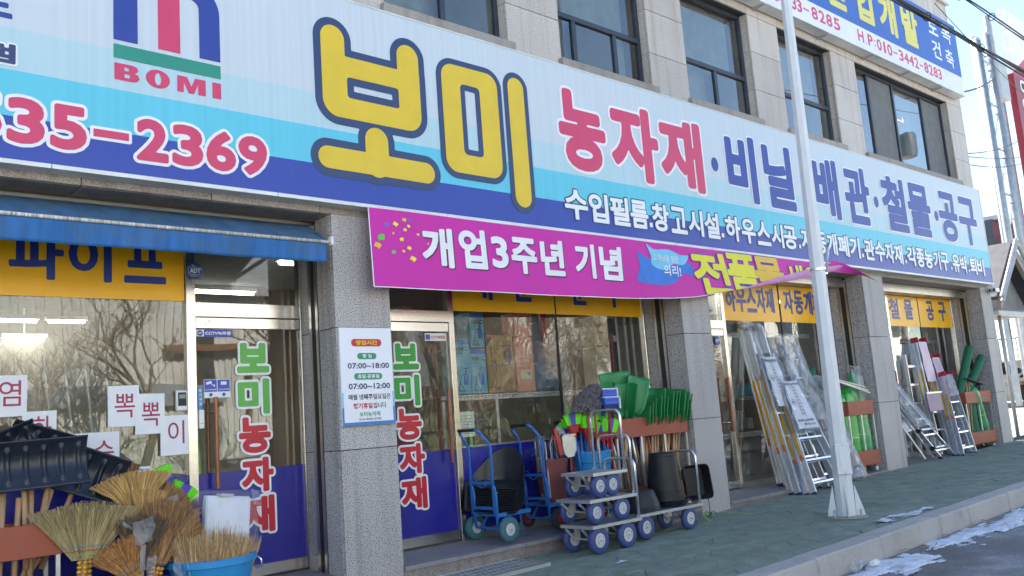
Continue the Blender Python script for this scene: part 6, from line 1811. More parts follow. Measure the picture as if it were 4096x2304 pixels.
def fan_broom(base, length, spread, ang, m, label, n=650, seed=1, curl=.0, tie=True, depth=.05, wrap=True, yaw=0.0, fluffy=0.0, handle=.3, w0=.035, lift=0.0, flat=.5):
    """flat fan of stalks spreading upwards from base; ang = tilt from vertical to the right"""
    bx_, by_, bz_ = base; r = random.Random(seed)
    t = wthing('straw_broom', base, label, 'broom', 'straw brooms in the left corner')
    b = MB(); cy_, sy_ = math.cos(yaw), math.sin(yaw)
    def P(a, l, dep, off=0.0):
        l = l/max(.62, math.cos(a))**flat; x = w0*a/spread*1.2 + l*math.sin(a); z = l*math.cos(a)*(1 - .05*(a/spread)**2)
        x, z = x*math.cos(ang) + z*math.sin(ang), -x*math.sin(ang) + z*math.cos(ang)
        return Vector((bx_ + x*cy_ - dep*sy_, by_ + x*sy_ + dep*cy_ - lift*l, bz_ + z))
    for i in range(n):
        a = spread*r.uniform(-1, 1); l = length*(r.uniform(.90, 1.0) - fluffy*r.random()**2)
        d0 = r.uniform(-1, 1)*depth*.35; d1 = r.uniform(-1, 1)*depth*(.5+.5*math.cos(a/spread*1.4))
        k = r.uniform(-.05, .05)*(1+fluffy*2)
        p0 = P(a*.9, length*.05, d0); p1 = P(a*(1-curl*.3), l*.55, (d0+d1)/2); p2 = P(a + k + curl*a*.3, l, d1)
        w = r.uniform(.0012, .0030); s = Vector((cy_*math.cos(a+ang), sy_, -math.sin(a+ang)))*w
        b.add([p0-s, p0+s, p1+s, p1-s, p2+s*.6, p2-s*.6], [(0, 1, 2, 3), (3, 2, 4, 5)])
    o = b.build('bristles', MT[m], t, fix=False); o['kind'] = 'stuff'
    # solid heart of the bundle
    N = 16; b = MB()
    for i in range(N+1):
        a = -spread*.97 + 1.94*spread*i/N
        for l, d in ((length*.02, depth*.4), (length*.5, depth*.5), (length*.88, depth*.55)):
            b.v.append(tuple(P(a, l, -d*.8*math.cos(a/spread*1.3)))); b.v.append(tuple(P(a, l, d*.8*math.cos(a/spread*1.3))))
    for i in range(N):
        for k in range(2):
            for q in (0, 1):
                v0 = i*6+2*k+q; b.f.append((v0, v0+6, v0+8, v0+2))
        v0 = i*6+4; b.f.append((v0, v0+6, v0+7, v0+1))
    b.build('bundle_core', MT['straw_dark'] if m in ('straw_c', 'straw_dark') else MT[m], t)
    if tie:
        for k, (l, mm) in enumerate(((.27, 'cord_teal'), (.19, 'cord_red'), (.12, 'cord_lime'))):
            pts = [P(-spread*.98 + 1.96*spread*i/12, length*(l + .012*math.sin(i*2.1)), -depth*.62*math.cos((-.98+1.96*i/12)*1.2)) for i in range(13)]
            MB().tube(pts, .0022, 5).build('stitching', MT[mm], t, smooth=True)
    if wrap:
        d = Vector((math.sin(ang), 0, math.cos(ang)))
        for q in (-1, 0, 1):
            for k in range(5):
                c = Vector(base) + Vector((math.cos(ang)*q*.03, -.02+abs(q)*.012, -math.sin(ang)*q*.03)) - d*(.008+.028*k)
                MB().lathe([(0, -.014), (.011, -.010), (.016, 0), (.011, .010), (0, .014)], tuple(c), 10).build('wrap_bead', MT['wrap_yellow'], t, smooth=True)
    MB().tube([Vector(base), Vector(base) - Vector((math.sin(ang), 0, math.cos(ang)))*handle], .02, 10).build('handle', MT['wood'], t, smooth=True)
    return t
fan_broom((1.665, -.05, -.655), .33, .66, .05, 'straw_a', 'broad greenish fan broom with a yellow beaded neck, front left', 1500, 1, w0=.06, depth=.045, flat=.95)
fan_broom((1.70, .10, -.60), .30, .62, .0, 'straw_a', 'greenish fan broom just behind the broad front one', 500, 11, wrap=False, tie=False)
fan_broom((2.035, .12, -.43), .29, .66, -.10, 'straw_b', 'golden fan broom standing highest in the middle of the bundle', 1000, 2, curl=.2, wrap=False, tie=False, depth=.05)
fan_broom((2.06, .03, -.53), .27, .24, .10, 'straw_b', 'narrow golden brown broom right of the highest fan', 420, 3, wrap=False, tie=False)
fan_broom((2.13, .16, -.52), .31, .27, .78, 'straw_c', 'dark brown fan broom leaning right below the neon bristles', 800, 4, wrap=False, tie=False, depth=.05)
fan_broom((2.04, .0, -.72), .42, .19, .93, 'straw_c', 'long brown fan broom sweeping far right toward the door post', 1000, 5, wrap=False, tie=False, depth=.06)
fan_broom((1.93, -.14, -.80), .28, .45, -.42, 'straw_d', 'fluffy orange broom leaning left in front of the maroon tub', 800, 6, tie=True, wrap=True, fluffy=.3, depth=.05)
fan_broom((1.98, -.11, -.76), .36, .32, .05, 'straw_dark', 'dark fluffy broom in the middle of the maroon tub', 800, 7, wrap=False, tie=False, fluffy=.45, depth=.06)
fan_broom((2.10, -.06, -.76), .44, .30, .30, 'straw_c', 'brown broom with an orange banded neck at the right of the maroon tub', 900, 8, wrap=True, tie=False, fluffy=.3, depth=.06)
fan_broom((2.30, .18, -.78), .34, .35, .10, 'straw_dark', 'dull dark broom between the tub and the sky blue bucket', 500, 9, wrap=False, tie=False, fluffy=.5, depth=.06)
fan_broom((2.03, .34, -.32), .26, .22, .05, 'straw_c', 'thin twiggy brush end rising beside the second black shovel', 160, 10, wrap=False, tie=False, fluffy=.5, depth=.03)
# tubs
bin_(2.00, -.10, -1.075, -.835, .17, .235, 'maroon', 'wide maroon tub holding the fluffy brooms at the bottom edge', 'tub', 'tub')
t = bin_(2.475, -.02, -1.075, -.752, .215, .275, 'sky_plastic', 'large sky blue bucket with a wire bail full of pale broomcorn brushes', 'bucket', 'bucket')
MB().lathe([(.277, -.80), (.292, -.796), (.294, -.758), (.277, -.752)], (2.475, -.02, 0), 44).build('rim_band', MT['sky_plastic'], t, smooth='auto')
MB().tube([(2.745, -.10, -.775), (2.775, -.14, -.81), (2.785, -.13, -.86), (2.77, -.08, -.87), (2.75, -.03, -.82)], .006, 8).build('wire_bail', MT['alu_bright'], t, smooth=True)
# pale broomcorn brushes in the bucket
rb = random.Random(31)
for k in range(14):
    a = rb.uniform(0, 6.28); q = .19*math.sqrt((k+.5)/14)
    a = k*2.4
    x, y = 2.475 + q*math.cos(a), -.02 + q*math.sin(a)*.95
    fwd = y < -.05
    lab = ['innermost', 'second', 'third', 'fourth', 'fifth', 'sixth', 'seventh', 'eighth', 'ninth', 'tenth', 'eleventh', 'twelfth', 'thirteenth', 'outermost'][k] + (' front ' if fwd else ' rear ') + ('left' if x < 2.40 else 'right' if x > 2.55 else 'middle') + ' pale broomcorn brush in the sky blue bucket'
    t = wthing('broomcorn_brush', (x, y, -.95), lab, 'brush', 'pale broomcorn brushes in the blue bucket')
    b = MB(); hh = rb.uniform(.30, .40)
    for i in range(330):
        th = rb.uniform(0, 6.28); rr = .062*math.sqrt(rb.random())
        p0 = Vector((x + rr*.6*math.cos(th), y + rr*.6*math.sin(th), -.98))
        out = Vector((x-2.475, y+.02, 0))*.42
        l = hh*rb.uniform(.72, 1.05) + (.06 if rb.random() < .04 else 0)
        p2 = p0 + Vector((rr*1.0*math.cos(th), rr*1.0*math.sin(th), l)) + out*l*2 + Vector((rb.uniform(-.02, .02), rb.uniform(-.02, .02), 0))
        p1 = p0.lerp(p2, .6) + Vector((0, 0, .005))
        w = rb.uniform(.0014, .0030); s = Vector((w*.75, -w*.66, 0))
        b.add([p0-s, p0+s, p1+s, p1-s, p2+s*.3, p2-s*.3], [(0, 1, 2, 3), (3, 2, 4, 5)])
    o = b.build('bristles', MT['straw_e'], t, fix=False); o['kind'] = 'stuff'
    MB().lathe([(0, -.98), (.035, -.97), (.05, -.75), (.02, -.68), (0, -.66)], (x, y, 0), 10).build('bundle_core', MT['straw_d'], t, smooth=True)
# styrofoam slab in a bag
t = wthing('styrofoam_box', (2.64, .12, -.66), 'white styrofoam box lid in a clear bag standing in the sky blue bucket', 'styrofoam box')
def tilt_box(x, y, z, w, h, d, a, yaw=0):
    b = MB().box(0, w, 0, d, 0, h); ca, sa = math.cos(a), math.sin(a); cw, sw = math.cos(yaw), math.sin(yaw)
    out = []
    for p in b.v:
        X_, Z_ = p[0]*ca + p[2]*sa, -p[0]*sa + p[2]*ca; Y_ = p[1]
        out.append((x + X_*cw - Y_*sw, y + X_*sw + Y_*cw + .12*Z_, z + Z_))
    b.v = out; return b
MT['foam'] = mat('white_foam', (.85, .88, .94), .8, var=.03, bump=.15, bscale=150)
tilt_box(2.475, .10, -.68, .33, .325, .07, .13).build('slab', MT['foam'], t, bevel=.012)
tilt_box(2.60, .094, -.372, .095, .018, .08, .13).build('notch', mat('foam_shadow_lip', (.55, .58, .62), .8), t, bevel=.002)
def crumple(name, parent, fn, nu, nv, amp, seed, m='film'):
    from mathutils import noise
    def g(u, v):
        p = Vector(fn(u, v)); n = noise.noise_vector(p*8 + Vector((seed, 0, 0))) * amp + noise.noise_vector(p*22 + Vector((seed, 3, 0))) * amp*.4
        return p + n
    return MB().grid(g, nu, nv).build(name, MT[m], parent, smooth=True, fix=False)
crumple('clear_bag', t, lambda u, v: (2.455+.40*u+.03*v*(u-.3), .06-.03*math.sin(u*3.1)+.05*v, -.66+.33*v-.05*u+.02*v), 26, 20, .012, 1, 'film_thin')
crumple('bag_corner', t, lambda u, v: (2.83+.07*u, .10+.02*v, -.44+.09*v-.02*u), 8, 8, .03, 2)
t = wthing('polythene_bag', (2.0, -.17, -.5), 'crumpled clear bag caught on the middle of the brooms', 'plastic bag')
crumple('film', t, lambda u, v: (1.92+.13*u*(1-.3*abs(v-.5)), -.17-.03*math.sin(u*3), -.60+.15*v+.02*u), 14, 14, .028, 5)
crumple('film_tail', t, lambda u, v: (1.86+.10*u, -.15, -.46-.06*u+.025*v), 12, 6, .018, 6)
crumple('film_tail', t, lambda u, v: (1.955+.035*v, -.17, -.60-.16*u), 12, 5, .018, 7)
t = wthing('polythene_bag', (2.2, -.1, -.8), 'clear bag hanging between the maroon tub and the sky blue bucket', 'plastic bag')
crumple('film', t, lambda u, v: (2.16+.10*u*(.3+.7*(1-v)), -.20, -.98+.28*v), 12, 16, .02, 8)
t = wthing('polythene_bag', (2.2, .05, -.4), 'small shiny bag over the brown brooms beside the neon bristles', 'plastic bag')
crumple('film', t, lambda u, v: (2.18+.10*u, .02, -.40+.06*v+.02*u), 14, 10, .022, 9)
t = wthing('polythene_bag', (2.05, -.2, -.78), 'small torn bag at the necks of the front brooms', 'plastic bag')
crumple('film', t, lambda u, v: (1.99+.05*u, -.19, -.78+.10*v), 8, 10, .02, 10)
neon_broom(2.10, .27, -.25, (84, 0), 0, 'neon broom lying across the top of the straw brooms', 1.1, .2)
neon_broom(2.31, .26, -.45, (30, 8), 10, 'second neon broom with bright green tips beside the door post', 1.0, .3)
t = wthing('foam_block', (2.15, .36, -.3), 'pale foam block lying behind the golden broom', 'foam block')
MB().box(2.05, 2.24, .33, .40, -.235, -.145).build('block', MT['foam'], t, bevel=.008)
MB().box(2.12, 2.20, .325, .40, -.144, -.125).build('lip', MT['foam'], t, bevel=.006)

# black ribbed snow shovels
MT['shovel_black'] = mat('black_shovel_plastic', (.012, .016, .028), .33, var=.15, dirt=.3, dirtcol=(.04, .05, .07), dscale=8)
def snow_shovel(cx, cy, cz, w, h, ang, label, bow=.07, ribs=8, yaw=0.0, pitch=.0, shaft=True):
    t = empty('snow_shovel', (cx, cy, cz), label=label, cat='snow shovel', group='black ribbed snow shovels in the left corner', rot=(pitch, ang, yaw))
    def f(u, v):
        x = (u-.5)*w; rib = 0
        ph = (u*ribs) % 1.0
        if .34 < ph < .66 and .10 < v < .88: rib = -.026*math.sin((ph-.34)/.32*math.pi)*min(1, (v-.10)*12, (.88-v)*12)
        return (x, bow*math.sin(v*math.pi*.9)*1.0 + rib, (v-.5)*h)
    MB().grid(f, ribs*14, 24).build('blade', MT['shovel_black'], t, smooth=True, thick=.005)
    MB().tube([((u-.5)*w, .004, -.5*h) for u in [k/8 for k in range(9)]], .006, 6).build('edge_strip', MT['shovel_black'], t)
    if shaft: MB().tube([(0.0, .10, 0), (.0, .10, -.62)], .0165, 10).build('shaft', MT['wood'], t, smooth=True)
    return t
snow_shovel(1.355, -.02, -.045, .70, .295, R(-1.5), 'big black ribbed snow shovel blade in front at the left edge', ribs=7)
snow_shovel(1.72, .12, -.12, .52, .30, R(22), 'black ribbed snow shovel blade tilted down to the right behind the front one', ribs=5)
snow_shovel(1.50, .22, .055, .42, .25, R(20), 'third black shovel whose corner peaks above the front blade', ribs=4, shaft=False)
snow_shovel(1.28, .20, .06, .42, .22, R(-22), 'fourth black shovel with its corner at the left edge', ribs=4, shaft=False)
rack(.60, 1.545, -.02, .30, 'red brown rolling rack in the left corner below the black snow shovels', z=-1.06, posts=3, ztop=-.40)
for k, (xb, xt, zt_) in enumerate(((1.22, 1.24, -.20), (1.30, 1.33, -.24), (1.40, 1.40, -.19), (1.36, 1.50, -.19), (1.30, 1.53, -.20), (1.20, 1.47, -.62), (1.12, 1.30, -.5))):
    t = wthing('shovel_handle', (xb, .1, -.95), ('leftmost', 'short grey', 'straight pale', 'slanting', 'pink brown slanting', 'crossing', 'low crossing')[k] + ' wooden shovel handle standing in the left corner rack', 'tool handle', 'wooden handles in the left rack')
    MB().tube([(xb, .08+.02*k, -.95), (xt, .06+.02*k, zt_)], .017, 10).build('shaft', MT['wood'], t, smooth=True)

# ================================================================== white street pole
MT['pole_white'] = mat('white_pole_paint', (.68, .70, .72), .42, var=.05, scale=1.5, dirt=.22, dirtcol=(.42, .40, .36), dscale=4)
px, py, pz = 8.17, -1.545, gz(8.17)
sp_ = wthing('street_pole', (px, py, pz), 'tall white octagonal street pole with a flared bolted base on the pavement', 'pole')
def rad(z): return .088 - .0068*(z + 1.1)
b = MB(); b.lathe([(rad(z)/math.cos(R(22.5))*.98, z) for z in (pz+.015, .5, 2.0, 4.0, 6.5)], (px, py, 0), 8, a0=R(8))
b.v = [(x + .0185*(z - pz), y, z) for x, y, z in b.v]; b.build('shaft', MT['pole_white'], sp_)
for k in range(4):
    a = R(35 + 90*k); c, s = math.cos(a), math.sin(a)
    MB().add([(px+c*.09-s*.005, py+s*.09+c*.005, pz+.015), (px+c*.175-s*.005, py+s*.165+c*.005, pz+.015), (px+c*.175-s*.005, py+s*.165+c*.005, pz+.06), (px+c*.10-s*.005, py+s*.10+c*.005, pz+.31),
              (px+c*.09+s*.005, py+s*.09-c*.005, pz+.015), (px+c*.175+s*.005, py+s*.175-c*.005, pz+.015), (px+c*.165+s*.005, py+s*.165-c*.005, pz+.06), (px+c*.10+s*.005, py+s*.10-c*.005, pz+.31)],
             [(0, 1, 2, 3), (7, 6, 5, 4), (0, 4, 5, 1), (1, 5, 6, 2), (2, 6, 7, 3), (3, 7, 4, 0)]).build('base_fin', MT['pole_white'], sp_)
    a = R(80 + 90*k); c, s = math.cos(a), math.sin(a)
    MB().tube([(px+c*.17, py+s*.17, pz), (px+c*.17, py+s*.17, pz+.085)], .013, 8).build('anchor_bolt', MT['rust2'] if 'rust2' in MT else MT['grey_metal'], sp_)
MB().lathe([(0, pz+.016), (.195, pz+.016), (.195, pz+.002)], (px, py, 0), 26).build('base_plate', MT['concrete'], sp_)
bx_ = wthing('junction_cover', (px-.1, py-.06, -.45), 'rectangular white access cover screwed to the side of the street pole', 'cover')
def fa(u, d, z):  # local frame facing the street and slightly left
    a = R(-118); nx, ny = math.cos(a), math.sin(a); tx_, ty_ = -ny, nx
    return (px - .045 + nx*(.075+d) + tx_*u, py + ny*(.075+d) + ty_*u, z)
def fbox(u0, u1, d0, d1, z0, z1):
    return MB().add([fa(u0, d0, z0), fa(u1, d0, z0), fa(u1, d1, z0), fa(u0, d1, z0), fa(u0, d0, z1), fa(u1, d0, z1), fa(u1, d1, z1), fa(u0, d1, z1)],
                    [(0,3,2,1),(4,5,6,7),(0,1,5,4),(1,2,6,5),(2,3,7,6),(3,0,4,7)])
fbox(-.078, .078, 0, .03, -.745, -.455).build('door', MT['pole_white'], bx_, bevel=.004)
fbox(-.045, .045, .03, .036, -.715, -.49).build('pressed_panel', MT['pole_white'], bx_, bevel=.004)
for z in (-.728, -.472): MB().lathe([(0, -.002), (.007, -.002), (.007, .002)], fa(0, .033, z), 8, 'y').build('screw', MT['grey_metal'], bx_)
br = wthing('banner_bracket', (px, py, 1.35), 'steel strap with two slanting pipe stubs clamped round the street pole', 'bracket')
MB().lathe([(rad(1.3)+.004, 1.275), (rad(1.3)+.011, 1.278), (rad(1.3)+.011, 1.302), (rad(1.3)+.004, 1.305)], (px+.045, py, 0), 24).build('strap', MT['steel'], br)
MB().tube([(px+.13, py-.05, 1.26), (px+.06, py-.12, 1.50)], .011, 8).build('pipe_stub', MT['grey_metal'], br)
MB().tube([(px+.13, py-.03, 1.24), (px+.29, py-.02, 1.54)], .011, 8).build('pipe_stub', MT['alu_bright'], br)
MB().box(px+.075, px+.15, py-.05, py, 1.24, 1.31).build('clamp', MT['steel'], br, bevel=.003)

# ================================================================== ladders
MT['label_amber'] = mat('amber_rail_sticker', (.70, .36, .01), .4, var=.1)
MT['label_orange'] = mat('orange_rail_sticker', (.70, .14, .01), .4)
MT['cap_red'] = mat('red_hinge_cap', (.40, .02, .04), .4)
MT['foot_navy'] = mat('navy_rubber_foot', (.02, .03, .07), .6)
MT['pink_film'] = mat('pink_tinted_wrap', (.62, .46, .58), .35, var=.12)
def ladder(p0, p1, top_w, foot_w, label, rails=2, step=.30, caps=None, sticker_=(.45, .78), depth=.088, group='aluminium ladders leaning on the shopfront', z_foot=None, seed=0):
    """p0 foot, p1 top of the left-hand rail; rungs run along +x. rails = nested sections one behind another"""
    t = wthing('ladder', p0, label, 'ladder', group)
    p0, p1 = Vector(p0), Vector(p1)
    L = (p1-p0).length; up = (p1-p0).normalized()
    q0, q1 = p0 + Vector((foot_w, 0, 0)), Vector((p1.x + top_w, p1.y, p1.z))
    back = Vector((0, 1, 0)) - up*up.y; back.normalize()
    for s in range(rails):
        o = back * (depth*1.06*s); f0 = 0.0 if s == 0 else .015; zt_ = 1.0
        for (a, c, sg) in ((p0, p1, 1), (q0, q1, -1)):
            A = a + o + (c-a)*f0; B = a + o + (c-a)*zt_
            MB().bar(A, B, .022, depth, up=back).build('rail', MT['alu'], t, bevel=.003)
            for w_ in (-.3, .3):
                k_ = Vector((-.0125*sg, 0, 0)) + back*depth*w_
                MB().bar(A + k_, B + k_, .003, .005, up=back).build('rail_bead', MT['alu_bright'], t)
            MB().bar(A - up*.035, A + up*.02, .03, depth*1.08, up=back).build('rubber_foot', MT['foot_navy'], t, bevel=.004)
        n = int(L/step)
        for k in range(n):
            u = (k + .45 + .3*(s % 2)*0)*step/L
            A = p0.lerp(p1, u) + o; B = q0.lerp(q1, u) + o
            MB().bar(A, B, .028, depth*.62 if s == 0 else .03, up=back).build('rung', MT['alu_bright'], t, bevel=.003)
        if sticker_:
            for u0, u1, mm in ((sticker_[0], sticker_[1], 'label_amber'), (sticker_[0]-.05, sticker_[0]-.002, 'label_orange')):
                A = p0.lerp(p1, u0) + o + Vector((-.0135, 0, 0)); B = p0.lerp(p1, u1) + o + Vector((-.0135, 0, 0))
                MB().bar(A, B, .0015, depth*.42, up=back).build('rail_sticker', MT[mm], t)
    if caps:
        for (a, sg) in ((p1, 1), (q1, -1)):
            MB().bar(a - up*.07, a + up*.02, .035, depth*(1+.9*(rails-1)), up=back).build('hinge_cap', MT[caps], t, bevel=.008)
    return t, up, back, p0, p1, q0, q1
def wrap(t, up, back, p0, p1, q0, q1, u0, u1, m, grow=.03, seed=1, amp=.005, dep=.09):
    """plastic or paper sleeve round the ladder between heights u0 and u1"""
    def fn(u, v):
        uu = u0 + (u1-u0)*v; a = p0.lerp(p1, uu); c = q0.lerp(q1, uu)
        if u < .34: s = u/.34; q = a.lerp(c, s) - back*.055
        elif u < .5: s = (u-.34)/.16; q = c + back*(-.055+dep*s)
        elif u < .84: s = (u-.5)/.34; q = c.lerp(a, s) + back*(dep-.055)
        else: s = (u-.84)/.16; q = a + back*((dep-.055) - dep*s)
        cen = (a+c)/2 + back*(dep/2-.055)
        return q + (q-cen).normalized()*grow
    crumple('wrapping', t, fn, 40, 26, amp, seed, m)
# three big extension ladders of the third bay
A = ladder((9.93, .16, -1.06), (9.93, .50, 1.00), .33, .46, 'tallest extension ladder at the left of the group, standing on the step', sticker_=(.30, .66), seed=1)
MB().tube([A[4] + Vector((0, 0, .02)), A[6] + Vector((0, 0, .02))], .02, 8).build('top_bar', MT['alu'], A[0])
for q in (A[4], A[6]): MB().lathe([(0, -.04), (.045, -.035), (.055, 0), (.045, .035), (0, .04)], tuple(q + Vector((-.05, .0, .0))), 16, 'x').build('end_bobbin', MT['grey_metal'], A[0], smooth=True)
wrap(*A, .64, 1.0, 'pinkfilm' if False else 'film_thin', seed=2)
B_ = ladder((9.70, -.12, -1.135), (9.98, .42, .62), .34, .68, 'middle extension ladder with a printed white sleeve on its upper half', sticker_=(.34, .88), seed=2)
C_ = ladder((9.74, -.30, -1.135), (10.22, .32, .30), .38, .78, 'front extension ladder with the longest printed sleeve and a bare lower half', sticker_=(.32, .82), seed=3)
def paper(t, up, back, p0, p1, q0, q1, u0, u1, s0, s1, lines):
    def P(s, u, d=0.0): return p0.lerp(p1, u).lerp(q0.lerp(q1, u), s) - back*(.052 + d) + Vector((0, 0, 0))
    def fn(a, c):
        s = s0 + (s1-s0)*a; u = u0 + (u1-u0)*c
        return P(s, u, .006*math.sin(c*17+a*3) + .004*math.sin(a*9))
    MB().grid(fn, 10, 18).build('printed_sleeve', MT['paper'], t, smooth=True, fix=False)
    for txt, sa, sb, ua, h, bold in lines:
        xf = lambda x, z, d: tuple(P(s0 + (s1-s0)*x, u0 + (u1-u0)*z, .011 + d))
        small_text(txt, sa, ua, h, MT['ink_black'], t, 0, width=sb-sa, bold=bold, xf=xf)
    b = MB()
    for (x0, x1, z0, z1) in ((.0, .02, 0, 1), (.45, .465, .25, .95), (.6, .615, .25, .95)) + tuple((.45, .615, .3+.07*k, .31+.07*k) for k in range(9)):
        v = [tuple(P(s0+(s1-s0)*x, u0+(u1-u0)*z, .010)) for x, z in ((x0, z0), (x1, z0), (x1, z1), (x0, z1))]
        b.add(v, [(0, 1, 2, 3)])
    o = b.build('printed_lines', MT['ink_black'], t, fix=False); o['kind'] = 'stuff'
    pts = [P(s0+(s1-s0)*(.22+.10*math.cos(a)), u0+(u1-u0)*(.55+.06*math.sin(a)), .012) for a in [k*math.pi/9 for k in range(18)]]
    MB().tube(pts, .002, 4, closed=True).build('ring_mark', MT['ink_black'], t)
paper(*B_, .60, .97, .10, .92, [('한국OA사다리', .02, .95, .88, .07, .03), ('kpi', .15, .29, .53, .04, .04)])
paper(*C_, .52, .95, .06, .95, [('한국OA사다리', .02, .95, .90, .06, .03), ('kpi', .15, .29, .53, .04, .04), ('OA LAD', .1, .9, .14, .05, .04), ('한국1522', .35, .9, .06, .045, .03)])
wrap(*B_, .58, 1.0, 'film_thin', grow=.02, seed=4)
wrap(*C_, .50, 1.0, 'film_thin', grow=.02, seed=5)
for X_ in (B_, C_):
    for q in (X_[4], X_[6]): MB().lathe([(0, -.035), (.04, -.03), (.048, 0), (.04, .03), (0, .035)], tuple(q + Vector((-.02, .02, -.02))), 16, 'x').build('end_bobbin', MT['foot_navy'], X_[0], smooth=True)
# telescopic ones to the right
D_ = ladder((10.62, .05, -1.10), (10.60, .47, .78), .40, .56, 'telescopic ladder in a clear bag behind the front extension ladder', rails=1, sticker_=(.2, .45), step=.26, depth=.06)
wrap(*D_, .42, 1.05, 'film', grow=.05, seed=6, amp=.008, dep=.14)
E_ = ladder((10.98, -.02, -1.10), (11.02, .38, .22), .40, .55, 'shorter telescopic ladder in printed clear plastic beside the white pole', rails=1, sticker_=(.35, .62), step=.26, depth=.06)
wrap(*E_, .0, 1.05, 'film', grow=.04, seed=7, amp=.008, dep=.13)
small_text('한국', 11.10, -.16, .07, MT['ink_black'], E_[0], .03, width=.28, bold=.04)
small_text('OA사다리', 11.12, .13, .05, MT['ink_black'], E_[0], .12, width=.30, bold=.03)
for X_ in (D_, E_):
    for k in range(5):
        for (a, c) in ((X_[3], X_[4]), (X_[5], X_[6])):
            q = a.lerp(c, .12+.19*k); MB().lathe([(0, -.03), (.03, -.026), (.034, 0), (.03, .026), (0, .03)], tuple(q), 8, 'x').build('lock_collar', MT['foot_navy'], X_[0])

# rack of the third bay with green rolls
MT['green_wrap'] = mat('green_wrapped_roll', (.05, .34, .12), .3, coat=.6, var=.25, scale=9, bump=.5, bscale=18)
MT['green_wrap2'] = mat('bright_green_roll', (.04, .42, .05), .3, coat=.6, var=.2, scale=9, bump=.5, bscale=18)
MT['net_green'] = mat('dark_green_net_roll', (.008, .13, .06), .6, var=.3, scale=60, bump=.9, bscale=110)
rack(11.48, 12.22, .05, .26, 'red brown rolling rack behind the white pole full of green rolls', z=-1.065, posts=3, ztop=-.08)
def roll(p0, p1, r, m, label, ties=2, tie_m='wrap_yellow', cat='roll', name='net_roll', group='green rolls in the racks', taper=.92):
    t = wthing(name, p0, label, cat, group)
    p0, p1 = Vector(p0), Vector(p1); n = 12
    pts = [p0.lerp(p1, k/n) for k in range(n+1)]
    rr = [r*(1 if m == 'net_green' else .55 if k == 0 else taper if k in (1, n-1) else .7 if k == n else 1 + .05*math.sin(k*2.1)) for k in range(n+1)]
    MB().tube(pts, rr, 16).build('sheet', MT[m], t, smooth=True)
    for k in range(ties):
        u = (k+1)/(ties+1); a = p0.lerp(p1, u-.006); b_ = p0.lerp(p1, u+.006)
        MB().tube([a, b_], r*1.06, 14, cap=False).build('tie_band', MT[tie_m], t)
    return t
MT['band_pale'] = mat('pale_tie_band', (.55, .55, .30), .6)
roll((11.60, .18, -.93), (11.58, .20, .02), .075, 'green_wrap2', 'bright green roll at the left of the rack behind the white pole', 2, 'band_pale')
roll((11.76, .16, -.93), (11.78, .20, .10), .085, 'green_wrap2', 'second bright green roll beside the middle post of the rack behind the pole', 2, 'band_pale')
roll((11.95, .17, -.93), (11.93, .20, .22), .095, 'green_wrap', 'tall pale green wrapped roll in the rack behind the white pole', 2, 'band_pale')
roll((12.10, .17, -.93), (12.08, .22, .32), .10, 'green_wrap', 'tallest glossy green wrapped roll beside the third granite pillar', 1, 'band_pale')
roll((11.30, .38, -.6), (11.28, .46, .42), .10, 'net_green', 'dark green net roll standing behind the telescopic ladders', 0)
t = wthing('metal_profiles', (11.7, .05, .15), 'bundle of grey flat metal profiles lying slanted across the green rolls', 'metal bars')
for k in range(5): MB().bar((11.20, .20-.02*k, .30-.012*k), (12.02, .03-.015*k, .10-.022*k), .03, .010).build('bar', MT[('alu', 'slot', 'alu', 'grey_metal', 'alu')[k]], t)
t = wthing('polythene_bag', (12.0, .1, .3), 'clear bag pulled over the tops of the green rolls', 'plastic bag')
crumple('film', t, lambda u, v: (11.88+.32*u, .10-.05*math.sin(u*3.1)+.05*v, -.10+.52*v), 22, 22, .025, 11)
t = wthing('plastic_sack', (11.35, -.05, -1.1), 'small dark plastic sack on the paving right behind the white pole', 'sack')
MB().lathe([(0, -1.118), (.10, -1.11), (.12, -1.05), (.08, -.97), (.03, -.93), (.0, -.92)], (11.28, -.10, 0), 14, sy=.7).build('body', MT['film'], t, smooth=True)

# ================================================================== fourth bay
def capladder(x, y, ztop, zf, label, sx_=0.0, yt=.48, w=.34, seed=0, xt=None):
    X_ = ladder((x, y, zf), ((xt if xt else x+.12), yt, ztop), w, w+.16, label, caps='cap_red', rails=2, sticker_=(.48, .74), step=.29, depth=.07, group='red capped ladders of the last bay')
    return X_
F_ = capladder(14.62, .22, .86, -1.07, 'tallest red capped ladder in the last bay', xt=14.84)
G_ = capladder(14.82, .08, .58, -1.075, 'middle red capped ladder in the last bay', xt=15.28)
H_ = capladder(14.50, -.16, .26, -1.06, 'front red capped ladder with bare rungs in the last bay', xt=15.28, yt=.30)
for X_, u in ((F_, .62), (G_, .55), (H_, .70)):
    def P(s, u_, X_=X_): return X_[3].lerp(X_[4], u_).lerp(X_[5].lerp(X_[6], u_), s) - X_[2]*.05
    MB().grid(lambda a, c: P(.08+.84*a, u + (.97-u)*c) - X_[2]*.006*math.sin(c*12), 6, 12).build('wrap_sheet', MT['pink_film'] if X_ is not H_ else MT['film'], X_[0], smooth=True, fix=False)
t = wthing('ladder', (15.2, .4, -1.05), 'plain ladder with a hanging violet plastic scoop behind the red capped ladders', 'ladder', 'red capped ladders of the last bay')
for xx in (14.36, 14.66): MB().bar((xx, .42, -1.05), (xx+.1, .52, .60), .022, .06, up=(0, 1, 0)).build('rail', MT['alu'], t)
for k in range(5): MB().bar((14.37+.012*k, .43+.01*k, -.8+.3*k), (14.68+.012*k, .43+.01*k, -.8+.3*k), .02, .03).build('rung', MT['alu_bright'], t)
